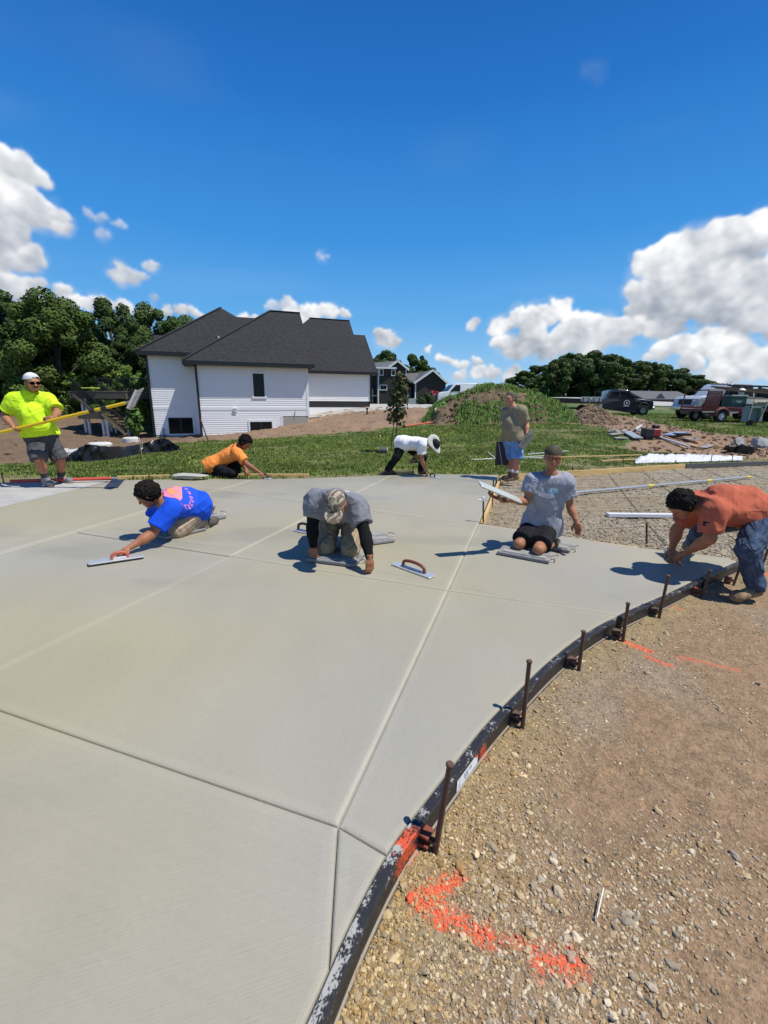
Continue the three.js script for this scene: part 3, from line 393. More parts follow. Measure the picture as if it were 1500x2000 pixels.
  part('roof', join([roof(L(6.4, 3.65, -6), L(13.3, 3.65, -6), L(14.0, 7.19, -11.6), L(12.95, 7.19, -11.6), L(13.25, 8.7, -14), L(9.45, 8.7, -14), L(6.4, 6.2, -10)), roof(L(13.3, 3.65, -22), L(6.4, 3.65, -22), L(9.45, 8.7, -14), L(13.25, 8.7, -14)), roof(L(13.3, 3.65, -6), L(13.3, 3.65, -19), L(14.0, 7.19, -11.6))]), roofM, h);
  part('roof', join([roof(L(-3.05, 4.2, -5.3), L(0, 4.2, -5.3), L(0, 5.88, -8), L(-3.05, 5.88, -8)), roof(L(-3.05, 5.88, -8), L(0, 5.88, -8), L(0, 4.2, -10.7), L(-3.05, 4.2, -10.7)), roof(L(-3.05, 4.2, -10.7), L(-3.05, 4.2, -5.3), L(-3.05, 5.88, -8))]), roofM, h);
  for (const q of [beam(L(5.03, 7.7, -6), L(7.2, 7.7, -6), .22, .05), beam(L(9.45, 8.74, -14), L(13.25, 8.74, -14), .22, .05), beam(L(-.7, 3.66, .5), L(5.03, 7.7, -6), .2, .04), beam(L(-3.18, 4.2, -.95), L(1.69, 7.7, -6.02), .2, .04)]) part('ridge_cap', q, std(lin(.026, .026, .03), .95), h);
  part('fascia', join([box(-.75, 6.86, 3.38, 3.58, .49, .56), box(-.76, -.70, 3.38, 3.58, -9, .5), box(6.80, 6.86, 3.38, 3.58, -6, .5)]), blackM, h);
  part('fascia', join([box(-3.24, .2, 3.93, 4.13, -1.0, -.93), box(-3.26, -3.2, 3.93, 4.13, -12, -.95)]), blackM, h);
  part('fascia', join([box(6.7, 13.36, 3.44, 3.63, -6.04, -5.97), box(13.3, 13.36, 3.44, 3.63, -12, -6)]), blackM, h);
  for (const q of [box(-.7, 6.8, 3.40, 3.43, -.03, .5), box(-3.2, 0, 3.95, 3.98, -1.52, -.98), box(6.7, 13.3, 3.46, 3.49, -6.55, -6.02), box(-.7, -.005, 3.4, 3.43, -8, -.04)]) part('soffit', q, std(lin(.03, .03, .034), .7), h);
  part('roof_vent', new THREE.CylinderGeometry(.05, .05, .25, 8).translate(1.35, 5.2, -2.4), trimM, h);
}
// ---------- trees ----------
const barkM = std(lin(.085, .068, .05), .95), leafM = std('#ffffff', .62);
function crownGeo(seed, lobes, n, leaf, tone) { // leaves spread through the volume of uneven lobes, denser at their outside
  const R = rng(seed), pos = new Float32Array(n * 18), nor = new Float32Array(n * 18), col = new Float32Array(n * 18); let o = 0;
  const tot = lobes.reduce((s, l) => s + l[3] ** 2, 0), ofs = [[-.5, -.5], [.5, -.5], [.5, .5], [-.5, -.5], [.5, .5], [-.5, .5]];
  for (let k = 0; k < n; k++) {
    let t = R() * tot, l = lobes[0]; for (const c of lobes) { t -= c[3] ** 2; if (t <= 0) { l = c; break; } }
    const a = R() * 6.283, cz = R() * 2 - 1, s = Math.sqrt(1 - cz * cz), dir = V(s * Math.cos(a), cz, s * Math.sin(a)), cl = fbm(dir.x * 2.6 + l[0] * 3 + seed, dir.y * 2.6 + l[1] * 3, dir.z * 2.6 + l[2] * 3 + .5, 2);
    const rr = l[3] * (.62 + .46 * cl) * (1 - .42 * R() ** 2.2), p = V(l[0] + dir.x * rr, l[1] + dir.y * rr * (l[4] || .85), l[2] + dir.z * rr);
    if (cl < .37 && R() < .75) { k--; continue; }
    const nn = V(dir.x + (R() - .5) * 1.5, dir.y + .35 + (R() - .5) * 1.5, dir.z + (R() - .5) * 1.5).normalize(), e1 = V(R() - .5, R() - .5, R() - .5).cross(nn).normalize(), e2 = V(0, 0, 0).crossVectors(nn, e1), w = leaf * (.6 + R() * .8), h = w * (.55 + R() * .4), b = (.65 + R() * .7), c = tone(R, b);
    const sn = nn.clone().multiplyScalar(.8).addScaledVector(dir, .35).normalize();
    for (const [u, v] of ofs) { const k2 = (v > 0 ? .55 : 1); pos[o] = p.x + e1.x * u * w * k2 + e2.x * v * h; pos[o + 1] = p.y + e1.y * u * w * k2 + e2.y * v * h - Math.abs(u) * w * .2; pos[o + 2] = p.z + e1.z * u * w * k2 + e2.z * v * h; nor[o] = sn.x; nor[o + 1] = sn.y; nor[o + 2] = sn.z; col[o] = c[0]; col[o + 1] = c[1]; col[o + 2] = c[2]; o += 3; }
  }
  const g = new THREE.BufferGeometry(); g.setAttribute('position', new THREE.BufferAttribute(pos, 3)); g.setAttribute('normal', new THREE.BufferAttribute(nor, 3)); g.setAttribute('color', new THREE.BufferAttribute(col, 3)); return g;
}
const leafVM = std('#ffffff', .9, { vertexColors: true });
const green = (r, g, b) => (R, k) => { const y = R() < .18 ? 1.5 : 1; return [r * k * y, g * k * (y * .5 + .5), b * k]; };
function treeKind(seed, h, rad, nLeaf, leaf, tone, low = .22, lobesN = 44) {
  const R = rng(seed), lobes = [], limbs = [rod(V(0, -.5, 0), V(.1, h * .5, 0), rad * .075, rad * .045, 9), rod(V(.1, h * .5, 0), V(0, h * .85, .1), rad * .045, rad * .015, 7)];
  for (let k = 0; k < lobesN; k++) { const f = low + (1 - low) * ((k + .5) / lobesN) ** .9, a = k * 2.4 + R(), sp = rad * Math.sin(Math.PI * clamp((f - low * .55) / (1.06 - low * .55))) ** .7 * (.35 + .6 * R()), r = rad * (.17 + .19 * R()) * (f > .85 ? .8 : 1), x = Math.cos(a) * sp, z = Math.sin(a) * sp, y = h * f - r * .3; lobes.push([x, y, z, r, .8 + R() * .2]); if (k % 4 === 0) limbs.push(rod(V(0.05, h * Math.max(.12, f - .28), 0), V(x * .9, y, z * .9), rad * .028, rad * .008, 6)); }
  return { crown: crownGeo(seed + 1, lobes, nLeaf, leaf, tone), wood: join(limbs) };
}
function plant(kind, name, label, x, z, s, turn, group, y = null) { const t = thing(name, label, 'tree', V(x, y ?? ground(x, z) - .1, z), turn, group); part('trunk', kind.wood, barkM, t); part('crown', kind.crown, leafVM, t); t.scale.set(s[0], s[1], s[0]); return t; }
{
  const oak = [treeKind(41, 10, 4.2, 50000, .16, green(.052, .094, .016), .08), treeKind(52, 10, 3.9, 48000, .16, green(.040, .076, .013), .05), treeKind(63, 10, 4.5, 50000, .165, green(.068, .115, .018), .1)];
  const spots = [[40, 36, 10.6, 1.05, 0, 'leafy tree with the tallest crown behind the dirt bank'], [128, 34, 9.7, .92, 2, 'bright leafy tree standing over the dirt bank by the deck stairs'], [-70, 33, 10, 1, 1, 'dark tree at the outer end of the wood behind the dirt bank'], [238, 40, 10.9, .85, 1, 'dark rounded tree behind the wooden deck'], [318, 47, 11.9, .95, 0, 'leafy tree rising behind the hip roof of the white house'], [175, 44, 10.3, .9, 0, 'tree in the shade between the deck and the tallest tree'], [270, 39, 7.8, .62, 1, 'dark tree close beside the wall of the white house'], [90, 43, 10.5, 1, 1, 'shaded tree behind the tallest tree of the wood'], [-160, 40, 11, 1.1, 2, 'broad tree beyond the outer end of the wood'], [365, 52, 11.6, .9, 2, 'tree mostly hidden behind the white house roof']];
  spots.forEach(([px, d, h, w, k, label], i) => { const p = at(px, 800, d); plant(oak[k], 'broadleaf_tree', label, p.x, p.z, [w, h / 10 * .9], i * 1.7, 'trees of the wood behind the deck', ground(p.x, p.z) - .8); });
  const bush = treeKind(74, 4, 1.5, 5000, .2, green(.08, .15, .02), .06, 20);
  for (const [px, d, s, label] of [[262, 31, [.75, 1.05], 'light green sapling tree beside the wall of the white house'], [215, 33, [.9, .8], 'low green tree under the deck stairs'], [60, 33, [1.2, .7], 'low green tree at the foot of the wood'], [140, 33.5, [1.1, .75], 'low leafy tree at the edge of the dirt bank']]) { const p = at(px, 800, d); plant(bush, 'young_tree', label, p.x, p.z, s, px, 'low trees along the wood'); }
  const far = [treeKind(85, 10, 4.6, 13000, .38, green(.040, .074, .015), .06, 34), treeKind(96, 10, 4.2, 13000, .38, green(.052, .09, .016), .04, 34)];
  const row = [[1005, 752, 3.4], [1030, 725, 4], [1062, 712, 4], [1090, 702, 3.6], [1118, 689, 4.6], [1150, 686, 4.8], [1182, 692, 4.6], [1214, 697, 4.4], [1242, 704, 4.2], [1268, 706, 4.2], [1296, 710, 4.2], [1324, 720, 4], [1352, 732, 4], [1380, 742, 3.6], [1412, 752, 3], [1450, 757, 3], [1490, 758, 3], [1075, 735, 3], [1230, 730, 3.5]];
  const names = ['low tree ending the far row behind the earth mound', 'second tree of the far row from its low end behind the mound', 'third tree of the far row behind the earth mound', 'narrow tree before the gap in the far row', 'tall dark tree next to the tallest of the far row', 'tallest tree of the far row beyond the road', 'rounded tree just past the tallest of the far row', 'broad tree above the bed of the black truck', 'tree above the cab of the black truck', 'tree above the bonnet of the black truck', 'tree above the ridge of the low grey building', 'thin topped tree above the low grey building', 'bright tree past the low grey building', 'small tree above the ramp of the trailer', 'small far tree above the pickup cab', 'small far tree above the green tool box', 'small far tree above the tarpaulin', 'shrubby tree in front of the far row by the mound', 'shrubby tree in front of the far row by the truck'];
  row.forEach(([px, py, w], i) => { const d = 88 + (i % 3) * 7 + (i > 13 && i < 17 ? 30 : 0), top = at(px, py, d), y = ground(top.x, top.z) - .5; plant(far[i % 2], 'far_tree', names[i], top.x, top.z, [w / 4.2 * (d / 92), (top.y - y) / 10.2], i * 2.1, 'far row of trees beyond the road', y); });
  [[752, 684, 78, .8, 'tree rising between the white house and the brown house'], [812, 692, 80, .75, 'tree rising behind the garage of the brown house'], [836, 716, 84, .6, 'small tree behind the garage gable of the brown house']].forEach(([px, py, d, w, label], i) => { const p = at(px, py, d), y = ground(p.x, p.z) - .5; plant(far[i % 2], 'far_tree', label, p.x, p.z, [w, (p.y - y) / 10.2], i, 'trees behind the brown house', y); });
  // young maple on the lawn and the sapling by the silt fence
  const mp = tpt(770, 883), maple = thing('maple_sapling', 'slim young maple tree with bronze tinged leaves on the lawn', 'tree', mp);
  { const lob = [], R = rng(7); for (let k = 0; k < 15; k++) { const f = k / 14, r = .16 + .13 * Math.sin(Math.PI * (f * .8 + .12)); lob.push([.05 + f * .12 + Math.cos(k * 2.4) * .14 * (1 - f * .5), .95 + f * 1.28, Math.sin(k * 2.4) * .15 * (1 - f * .5), r, .9]); }
    part('trunk', join([rod(V(0, -.1, 0), V(.09, 1.1, 0), .017, .013, 8), rod(V(.09, 1.1, 0), V(.17, 2.25, 0), .013, .005, 6), ...lob.filter((_, i) => i % 3 === 0).map((l) => rod(V(.1, l[1] - .25, 0), V(l[0], l[1], l[2]), .007, .003, 5))]), barkM, maple);
    part('crown', crownGeo(17, lob, 900, .085, (R, b) => R() < .22 ? [.16 * b, .10 * b, .04 * b] : [.05 * b, .075 * b, .02 * b]), leafVM, maple); part('stake', rod(V(-.12, -.1, .03), V(-.02, .95, .03), .012), std(lin(.05, .05, .045), .7), maple); }
  const sp = tpt(281, 906), sap = thing('thin_sapling', 'thin pale stemmed sapling in front of the black silt fence', 'tree', sp);
  part('trunk', join([rod(V(0, -.1, 0), V(-.06, .75, 0), .014, .01, 7), rod(V(-.06, .75, 0), V(-.1, 1.35, 0), .01, .004, 6)]), std(lin(.30, .25, .12), .9), sap);
  part('crown', crownGeo(19, [[-.08, .95, 0, .2], [-.14, 1.15, .05, .24], [-.02, 1.3, 0, .2], [-.1, 1.45, 0, .16]], 240, .09, (R, b) => [.07 * b, .14 * b, .025 * b]), leafVM, sap);
}
// ---------- deck with stairs ----------
{
  const o = at(228, 866, 27.5), g = thing('wooden_deck', 'raised deck with white posts, black railing and a flight of stairs', 'deck', V(o.x, ground(o.x, o.z), o.z), 0);
  const k = 27.5 / FOCAL, U = (px) => (px - 228) * k * 1.02, Y = (py) => (866 - py) * k * 1.03; // metres from the photograph at the deck's distance
  const post = std(lin(.62, .63, .66), .6), wood = std(lin(.10, .085, .065), .85), tread = std(lin(.30, .23, .13), .85), rail = blackM;
  for (const [a, z] of [[174, 0], [185, .2], [196, -1.4], [208, -1.2], [217, .5], [226, .6], [238, -.9]]) part('post', box(U(a) - .06, U(a) + .06, -.7, Y(a < 190 ? 795 : 828), z - .06, z + .06), post, g);
  part('joist', box(U(158), U(262), Y(796), Y(784), -2.6, .28), wood, g); part('landing', box(U(176), U(226), Y(832), Y(819), -1.5, .7), wood, g);
  for (let i = 0; i < 9; i++) part('deck_board', box(U(157), U(263), Y(784) + .002, Y(784) + .035, -2.62 + i * .325, -2.62 + i * .325 + .315), std(lin(.20 + .02 * (i % 3), .17, .13), .9), g);
  for (let i = 0; i < 7; i++) part('step', box(U(224) + i * .27, U(224) + i * .27 + .30, Y(820) - .2 - i * .18, Y(820) - .16 - i * .18, -.3, .72), tread, g);
  part('stringer', beam(V(U(222), Y(822), .74), V(U(262), Y(860), .74), .04, .18), tread, g); part('stringer', beam(V(U(222), Y(822), -.32), V(U(262), Y(860), -.32), .04, .28), tread, g);
  part('stringer', beam(V(U(166), Y(790), .34), V(U(205), Y(826), .34), .05, .13), wood, g);
  const rails = [[V(U(165), Y(760), .3), V(U(208), Y(802), .3)], [V(U(192), Y(760), -.6), V(U(232), Y(798), -.6)], [V(U(158), Y(757), -2.5), V(U(262), Y(757), -2.5)], [V(U(222), Y(797), .74), V(U(262), Y(834), .74)], [V(U(192), Y(760), -.6), V(U(262), Y(760), -.6)]];
  rails.forEach(([a, b]) => { part('handrail', beam(a, b, .06, .05), rail, g); part('bottom_rail', beam(a.clone().add(V(0, -.75, 0)), b.clone().add(V(0, -.75, 0)), .04, .04), rail, g); for (let i = 0; i <= 16; i++) { const p = a.clone().lerp(b, i / 16); part('baluster', rod(p.clone().add(V(0, -.75, 0)), p, .014, .014, 5), rail, g); } });
  solo('bright_cloth', rbox(.95, .05, .3, .02, 0, 0, 0).translate(at(177, 759, 27.3).x, at(177, 758, 27.3).y, -27.3), std(lin(.55, .75, .12), .8), 'lime cloth lying on the deck railing', 'cloth');
  for (const [px, py, r, h, label] of [[257, 866, .42, .30, 'round white concrete well cover beside the house'], [196, 874, .5, .2, 'round pale concrete cover behind the silt fence']]) { const p = tpt(px, py); solo('well_cover', join([new THREE.CylinderGeometry(r, r, h, 24).translate(0, h / 2, 0), new THREE.CylinderGeometry(r * .86, r * .92, .05, 24).translate(0, h + .025, 0), rod(V(r * .5, h + .02, 0), V(r * .5, h + .12, 0), .02)]).translate(p.x, p.y - .03, p.z), std(lin(.62, .61, .57), .85), label, 'cover'); }
  const pad = tpt(150, 884); solo('concrete_pad', rbox(2.4, .14, 1.5, .02).translate(pad.x, pad.y + .04, pad.z), std(lin(.5, .49, .45), .9), 'flat pale concrete pad behind the silt fence', 'pad');
}
// ---------- black silt fence ----------
{
  const g = thing('silt_fence', 'sagging black plastic silt fence along the edge of the lawn', 'fence'), M = std(lin(.012, .012, .014), .28);
  const top = [[92, 908], [135, 884], [165, 868], [200, 872], [240, 873], [275, 867], [318, 855], [338, 866], [352, 876]], bot = [[92, 914], [138, 904], [165, 905], [205, 903], [250, 893], [285, 888], [318, 885], [340, 884], [352, 882]];
  const pos = [], n = 90, cr1 = new THREE.CatmullRomCurve3(bot.map(([a, b]) => tpt(a, b))), P = (i, f) => { const b = cr1.getPoint(i / n), t = i / n * (top.length - 1), k = Math.min(top.length - 2, Math.floor(t)), py = mix(top[k][1], top[k + 1][1], t - k), px = mix(top[k][0], top[k + 1][0], t - k), a = at(px, py, -b.z), w = Math.sin(i * .9 + f * 5) * .03 + (vnoise(i * .5 - f * 3, f * 4) - .5) * .16; return V(mix(b.x, a.x, f), mix(b.y - .1, a.y, f), b.z + w * (.3 + f) - f * .1); };
  for (let i = 0; i < n; i++) for (let j = 0; j < 8; j++) { const a = P(i, j / 8), b = P(i + 1, j / 8), c = P(i + 1, (j + 1) / 8), d = P(i, (j + 1) / 8); for (const v of [a, b, c, a, c, d]) pos.push(v.x, v.y, v.z); }
  let ge = new THREE.BufferGeometry(); ge.setAttribute('position', new THREE.Float32BufferAttribute(pos, 3)); ge = mergeVertices(ge, .001); ge.computeVertexNormals(); part('fabric', ge, M, g);
  for (const i of [4, 20, 45, 72]) { const p = P(i, 1); part('stake', box(-.02, .02, -.6, .03, -.02, .02).translate(p.x, p.y, p.z - .03), std(lin(.25, .19, .12), .9), g); }
}
// ---------- brown neighbour house, its drive, the low grey building and the road ----------
{
  const d = 62, K = d / FOCAL, y0 = ground(at(800, 785, d).x, -d), h = thing('brown_house', 'dark brown sided neighbour house with white trim and grey roof', 'house', V(at(800, 785, d).x, 0, -d), 8 * Math.PI / 180);
  const U = (px) => (px - 800) * K, Y = (py) => at(800, py, d).y, brown = std(lin(.040, .032, .029), .8), grey = std('#ffffff', .9, { map: rep(tex(128, 128, (u, v) => { const b = .10 + .05 * vnoise(u * 60, v * 30) - ((v * 24) % 1 < .2 ? .03 : 0); return [b, b, b * 1.04]; }), .3, .3) });
  part('wall', join([box(U(737), U(793), y0 - 1, Y(722), -6, 0), poly3([V(U(757), Y(722), .002), V(U(793), Y(722), .002), V(U(775), Y(707), .002)], 3)]), brown, h);
  part('wall', join([box(U(808), U(867), y0 - 1, Y(747), -5, .6), poly3([V(U(808), Y(747), .602), V(U(867), Y(747), .602), V(U(840), Y(724), .602)], 5)]), brown, h);
  part('wall', join([box(U(793), U(808), y0 - 1, Y(745), -6, -1.5), box(U(728), U(738), y0 - 1, Y(728), -7, -1.2)]), brown, h);
  part('roof', join([poly3([V(U(733), Y(719), .5), V(U(757), Y(719), .5), V(U(775), Y(704), -1), V(U(735), Y(705), -4)], .12), poly3([V(U(757), Y(719), .3), V(U(775.5), Y(705), .3), V(U(775.5), Y(705), -5), V(U(755), Y(719), -5)], .12), poly3([V(U(775.5), Y(705), .3), V(U(797), Y(722), .3), V(U(797), Y(722), -5), V(U(775.5), Y(705), -5)], .12)]), grey, h);
  part('roof', join([poly3([V(U(805), Y(748), .9), V(U(840.5), Y(722), .9), V(U(832), Y(723), -5), V(U(793), Y(726), -5), V(U(793), Y(745), -2)], .12), poly3([V(U(840.5), Y(722), .9), V(U(870), Y(748), .9), V(U(866), Y(746), -6), V(U(832), Y(723), -5)], .12)]), grey, h);
  const wt = (a, b, z) => beam(V(U(a[0]), Y(a[1]), z), V(U(b[0]), Y(b[1]), z), .06, .26);
  part('fascia', join([wt([757, 720], [775.5, 705.5], .34), wt([775.5, 705.5], [797, 723], .34), wt([805, 749], [840.5, 723], .96), wt([840.5, 723], [870, 749], .96), beam(V(U(733), Y(720), .52), V(U(773), Y(720), .52), .06, .2)]), trimM, h);
  part('corner_board', join([box(U(739), U(741.4), y0, Y(720), 0, .05), box(U(808), U(810), y0, Y(748), .6, .65), box(U(791), U(793), Y(735), Y(722), 0, .05)]), trimM, h);
  for (const [a, b, c, e, n] of [[743, 748.5, 733, 723, 1], [765.5, 771, 733.5, 724, 1], [743.5, 755.5, 761.5, 753.5, 2]]) windowAt(h, U(a), U(b), Y(c), Y(e), .03, n, trimM, .09);
  windowAt(h, U(800), U(804), Y(774), Y(757), -1.48, 1, trimM, .06);
  part('porch', join([box(U(793), U(813), y0 - .5, Y(778), -1.4, 1.4), box(U(794), U(795.5), y0, Y(757), .4, .55), box(U(729), U(737), Y(774), Y(773), -1.2, .4), box(U(729), U(729.6), Y(786), Y(760), .2, .3)]), std(lin(.45, .44, .43), .8), h);
  const gb = thing('grey_building', 'low grey building with a long shingled roof beyond the road', 'building', at(1300, 796, 60).setY(0), -6 * Math.PI / 180), k2 = 60 / FOCAL, u = (px) => (px - 1300) * k2, y = (py) => at(1300, py, 60).y, gw = std(lin(.075, .085, .095), .8);
  part('wall', join([box(u(1257), u(1348), y(805), y(779), -6, 0), poly3([V(u(1278), y(780), .3), V(u(1296), y(780), .3), V(u(1287), y(768.5), .3)], .4)]), gw, gb);
  part('roof', join([poly3([V(u(1255), y(779), .5), V(u(1352), y(780), .5), V(u(1346), y(763), -4), V(u(1251), y(762), -4)], .15), poly3([V(u(1251), y(762), -4), V(u(1346), y(763), -4), V(u(1350), y(778), -8), V(u(1251), y(778), -8)], .15)]), grey, gb);
  windowAt(gb, u(1307), u(1313), y(789), y(781.5), .02, 1, trimM, .08);
  const conc = std('#ffffff', .9, { map: rep(tex(256, 256, (a, b) => { const v = .40 + (fbm(a * 8, b * 8, 0, 3) - .5) * .12; return [v, v * .97, v * .9]; }), .3, .3) });
  const strip = (name, pts, lift) => { const w = pts.map(([a, b, d2]) => at(a, b, d2)), q = []; for (let i = 0; i < 24; i++) for (let j = 0; j < 6; j++) { const P = (s, t) => { const a = w[0].clone().lerp(w[1], s), b = w[3].clone().lerp(w[2], s), p = a.lerp(b, t); p.y = ground(p.x, p.z) + lift; return p; }; const a = P(i / 24, j / 6), b = P((i + 1) / 24, j / 6), c = P((i + 1) / 24, (j + 1) / 6), e = P(i / 24, (j + 1) / 6); for (const v of [a, b, c, a, c, e]) q.push(v.x, v.y, v.z); } const g = new THREE.BufferGeometry(); g.setAttribute('position', new THREE.Float32BufferAttribute(q, 3)); const uv = []; for (let i = 0; i < q.length; i += 3) uv.push(q[i], q[i + 2]); g.setAttribute('uv', new THREE.Float32BufferAttribute(uv, 2)); g.computeVertexNormals(); struct(name, g, conc); };
  strip('driveway', [[585, 797, 33.5], [838, 797, 34.5], [860, 790, 52], [585, 790, 50]], .07);
  strip('road', [[1020, 778, 66], [1560, 806, 43], [1600, 800, 48], [1020, 773, 78]], .10);
}
// ---------- spoil heaps ----------
const soilOf = (r, g, c) => tex(512, 512, (u, v) => { const n = fbm(u * 14, v * 14, 0, 4), f = vnoise(u * 120, v * 120), b = .55 + n * .6 + (f - .5) * .5; return [r * b, g * b, c * b]; }), soilT = soilOf(.205, .138, .088);
const soilM = std('#ffffff', .97, { map: soilT, bumpMap: soilT, bumpScale: .06 });
const clodG = (() => { const R = rng(99), g = mergeVertices(new THREE.IcosahedronGeometry(1, 1).deleteAttribute('normal').deleteAttribute('uv')), p = g.attributes.position; for (let i = 0; i < p.count; i++) { const k = .65 + R() * .6; p.setXYZ(i, p.getX(i) * k, p.getY(i) * k * .7, p.getZ(i) * k); } const f = g.toNonIndexed(); f.computeVertexNormals(); return f; })();
function clods(name, label, count, seed, pick, size, tone, parent = scene) {
  const R = rng(seed), L = [], m4 = new THREE.Matrix4(), q = new THREE.Quaternion(), e = new THREE.Euler(); for (let k = 0; k < count; k++) { const p = pick(R); if (p) L.push([p, size(R), tone(R), e.clone().set(R() * 6, R() * 6, R() * 6)]); }
  const im = new THREE.InstancedMesh(clodG, std('#ffffff', .97), L.length); im.name = parent === scene ? numbered(name) : name; im.userData.kind = 'stuff'; im.userData.label = label; L.forEach(([p, s, c, eu], i) => { im.setMatrixAt(i, m4.compose(p, q.setFromEuler(eu), V(s, s, s))); im.setColorAt(i, lin(...c)); }); parent.add(im); return im;
}
const brown = (R) => { const b = .55 + R() * .9; return R() < .06 ? [.38 * b, .31 * b, .23 * b] : [.175 * b, .112 * b, .068 * b]; };
clods('soil_clods', 'clods of brown soil on the excavated ground', 16000, 5, (R) => { const d = 11 * (34 / 11) ** R(), x = (R() - .5) * 2.1 * d, z = -d; return dirtness(x, z) > .55 ? V(x, ground(x, z), z) : null; }, (R) => .02 + .08 * R() ** 4, brown);
function heap(name, label, cx, cz, rx, rz, fn, mat, n = 70) { // fn(u, v) height over a unit disc
  const pos = [], uv = [], idx = []; for (let i = 0; i <= n; i++) for (let j = 0; j <= n; j++) { const u = i / n * 2 - 1, v = j / n * 2 - 1, x = cx + u * rx, z = cz + v * rz; pos.push(x - cx, ground(x, z) + fn(u, v, x, z) - .12, z - cz); uv.push(x * .5, z * .5); if (i < n && j < n) { const p = i * (n + 1) + j; idx.push(p, p + 1, p + n + 1, p + 1, p + n + 2, p + n + 1); } }
  const g = new THREE.BufferGeometry(); g.setAttribute('position', new THREE.Float32BufferAttribute(pos, 3)); g.setAttribute('uv', new THREE.Float32BufferAttribute(uv, 2)); g.setIndex(idx); g.computeVertexNormals();
  const t = thing(name, label, 'earth mound', V(cx, 0, cz)); part('soil', g, mat, t); return t;
}
{
  const X0 = at(822, 832, 24.2).x, X1 = at(1132, 832, 24.2).x, X = (X0 + X1) / 2, Z = -24.2, RX = (X1 - X0) / 2, RZ = 3.2;
  const prof = [[822, 822], [842, 800], [852, 782], [880, 771], [910, 760], [945, 749], [975, 748], [1010, 755], [1050, 768], [1085, 783], [1110, 800], [1132, 818]].map(([a, b]) => { const p = at(a, b, 24.2); return [(p.x - X) / RX, p.y - ground(p.x, p.z) - .06]; });
  const f = (u, v, x, z) => { const k = fbm(x * .9, z * .9, 0, 4); let h = 0; for (let i = 0; i < prof.length - 1; i++) if (u >= prof[i][0] && u <= prof[i + 1][0]) h = mix(prof[i][1], prof[i + 1][1], (u - prof[i][0]) / (prof[i + 1][0] - prof[i][0])); const fall = sst(1.0, .05, Math.abs(v + (k - .5) * .35) + .15 * u * u); return Math.max(0, h) * fall + (fbm(x * 2.4, z * 2.4, 0, 3) - .5) * .42 * sst(0, .6, h * fall); };
  const t = heap('earth_mound', 'tall weedy earth mound with bare broken soil on its face', X, Z, RX, RZ, f, soilM, 90);
  const R = rng(77), list = [[], [], []], m4 = new THREE.Matrix4(), q = new THREE.Quaternion();
  for (let k = 0; k < 30000; k++) { const u = R() * 2 - 1, v = R() * 2 - 1, x = X + u * RX, z = Z + v * RZ, h = f(u, v, x, z); if (Math.hypot(u, v) > .98 || h < .15) continue; const bareFace = sst(.02, .3, v) * sst(.40, .52, fbm(x * .8 + 3, z * 1.2, 0, 3)) * sst(.75, .2, u) + (u < -.62 ? sst(-.05, .3, v) : 0); if (R() < bareFace * .95 * sst(2.4, 1.5, h)) continue; const b = .7 + R() * .6, s = .07 + .13 * R() * R(); list[k % 3].push([V(x - X, ground(x, z) + h - .13, z - Z), s, R() * 6.28, [.095 * b, .20 * b, .03 * b]]); }
  list.forEach((L, i) => { const im = new THREE.InstancedMesh(TUFTS[i], grassM, L.length); im.name = 'weeds'; im.userData.kind = 'stuff'; L.forEach(([p, s, r, c], j) => { im.setMatrixAt(j, m4.compose(p, q.setFromAxisAngle(V(0, 1, 0), r), V(s, s * 1.2, s))); im.setColorAt(j, lin(...c)); }); t.add(im); });
  clods('clods', 'broken soil lumps on the mound face', 420, 8, (R) => { const u = R() * 2 - 1, v = R() * 1.1 - .1, x = X + u * RX, z = Z + v * RZ; return Math.hypot(u, v) < 1 ? V(x - X, ground(x, z) + f(u, v, x, z) - .12, z - Z) : null; }, (R) => .04 + .14 * R() ** 3, brown, t);
  const c2 = at(1148, 826, 23.4), g2 = (u, v, x, z) => { const r = Math.hypot(u, v); return 1.02 * clamp(1.02 - r) ** .9 * (.85 + .3 * fbm(x * 1.7, z * 1.7, 0, 3)) + (fbm(x * 5, z * 5, 0, 2) - .5) * .16 * sst(1, .7, r); };
  const t2 = heap('dirt_pile', 'small brown cone of dug soil in front of the flatbed', c2.x, -23.4, 1.75, 1.5, g2, soilM, 50);
  clods('clods', 'stones and clods on the soil cone', 2200, 9, (R) => { const u = R() * 2 - 1, v = R() * 2 - 1, x = c2.x + u * 1.75, z = -23.4 + v * 1.5; return Math.hypot(u, v) < 1 ? V(x - c2.x, ground(x, z) + g2(u, v, x, z) - .11, z + 23.4) : null; }, (R) => .02 + .06 * R() ** 3, (R) => { const k = .7 + R() * .6; return R() < .12 ? [.40 * k, .33 * k, .25 * k] : [.24 * k, .165 * k, .105 * k]; }, t2);
}
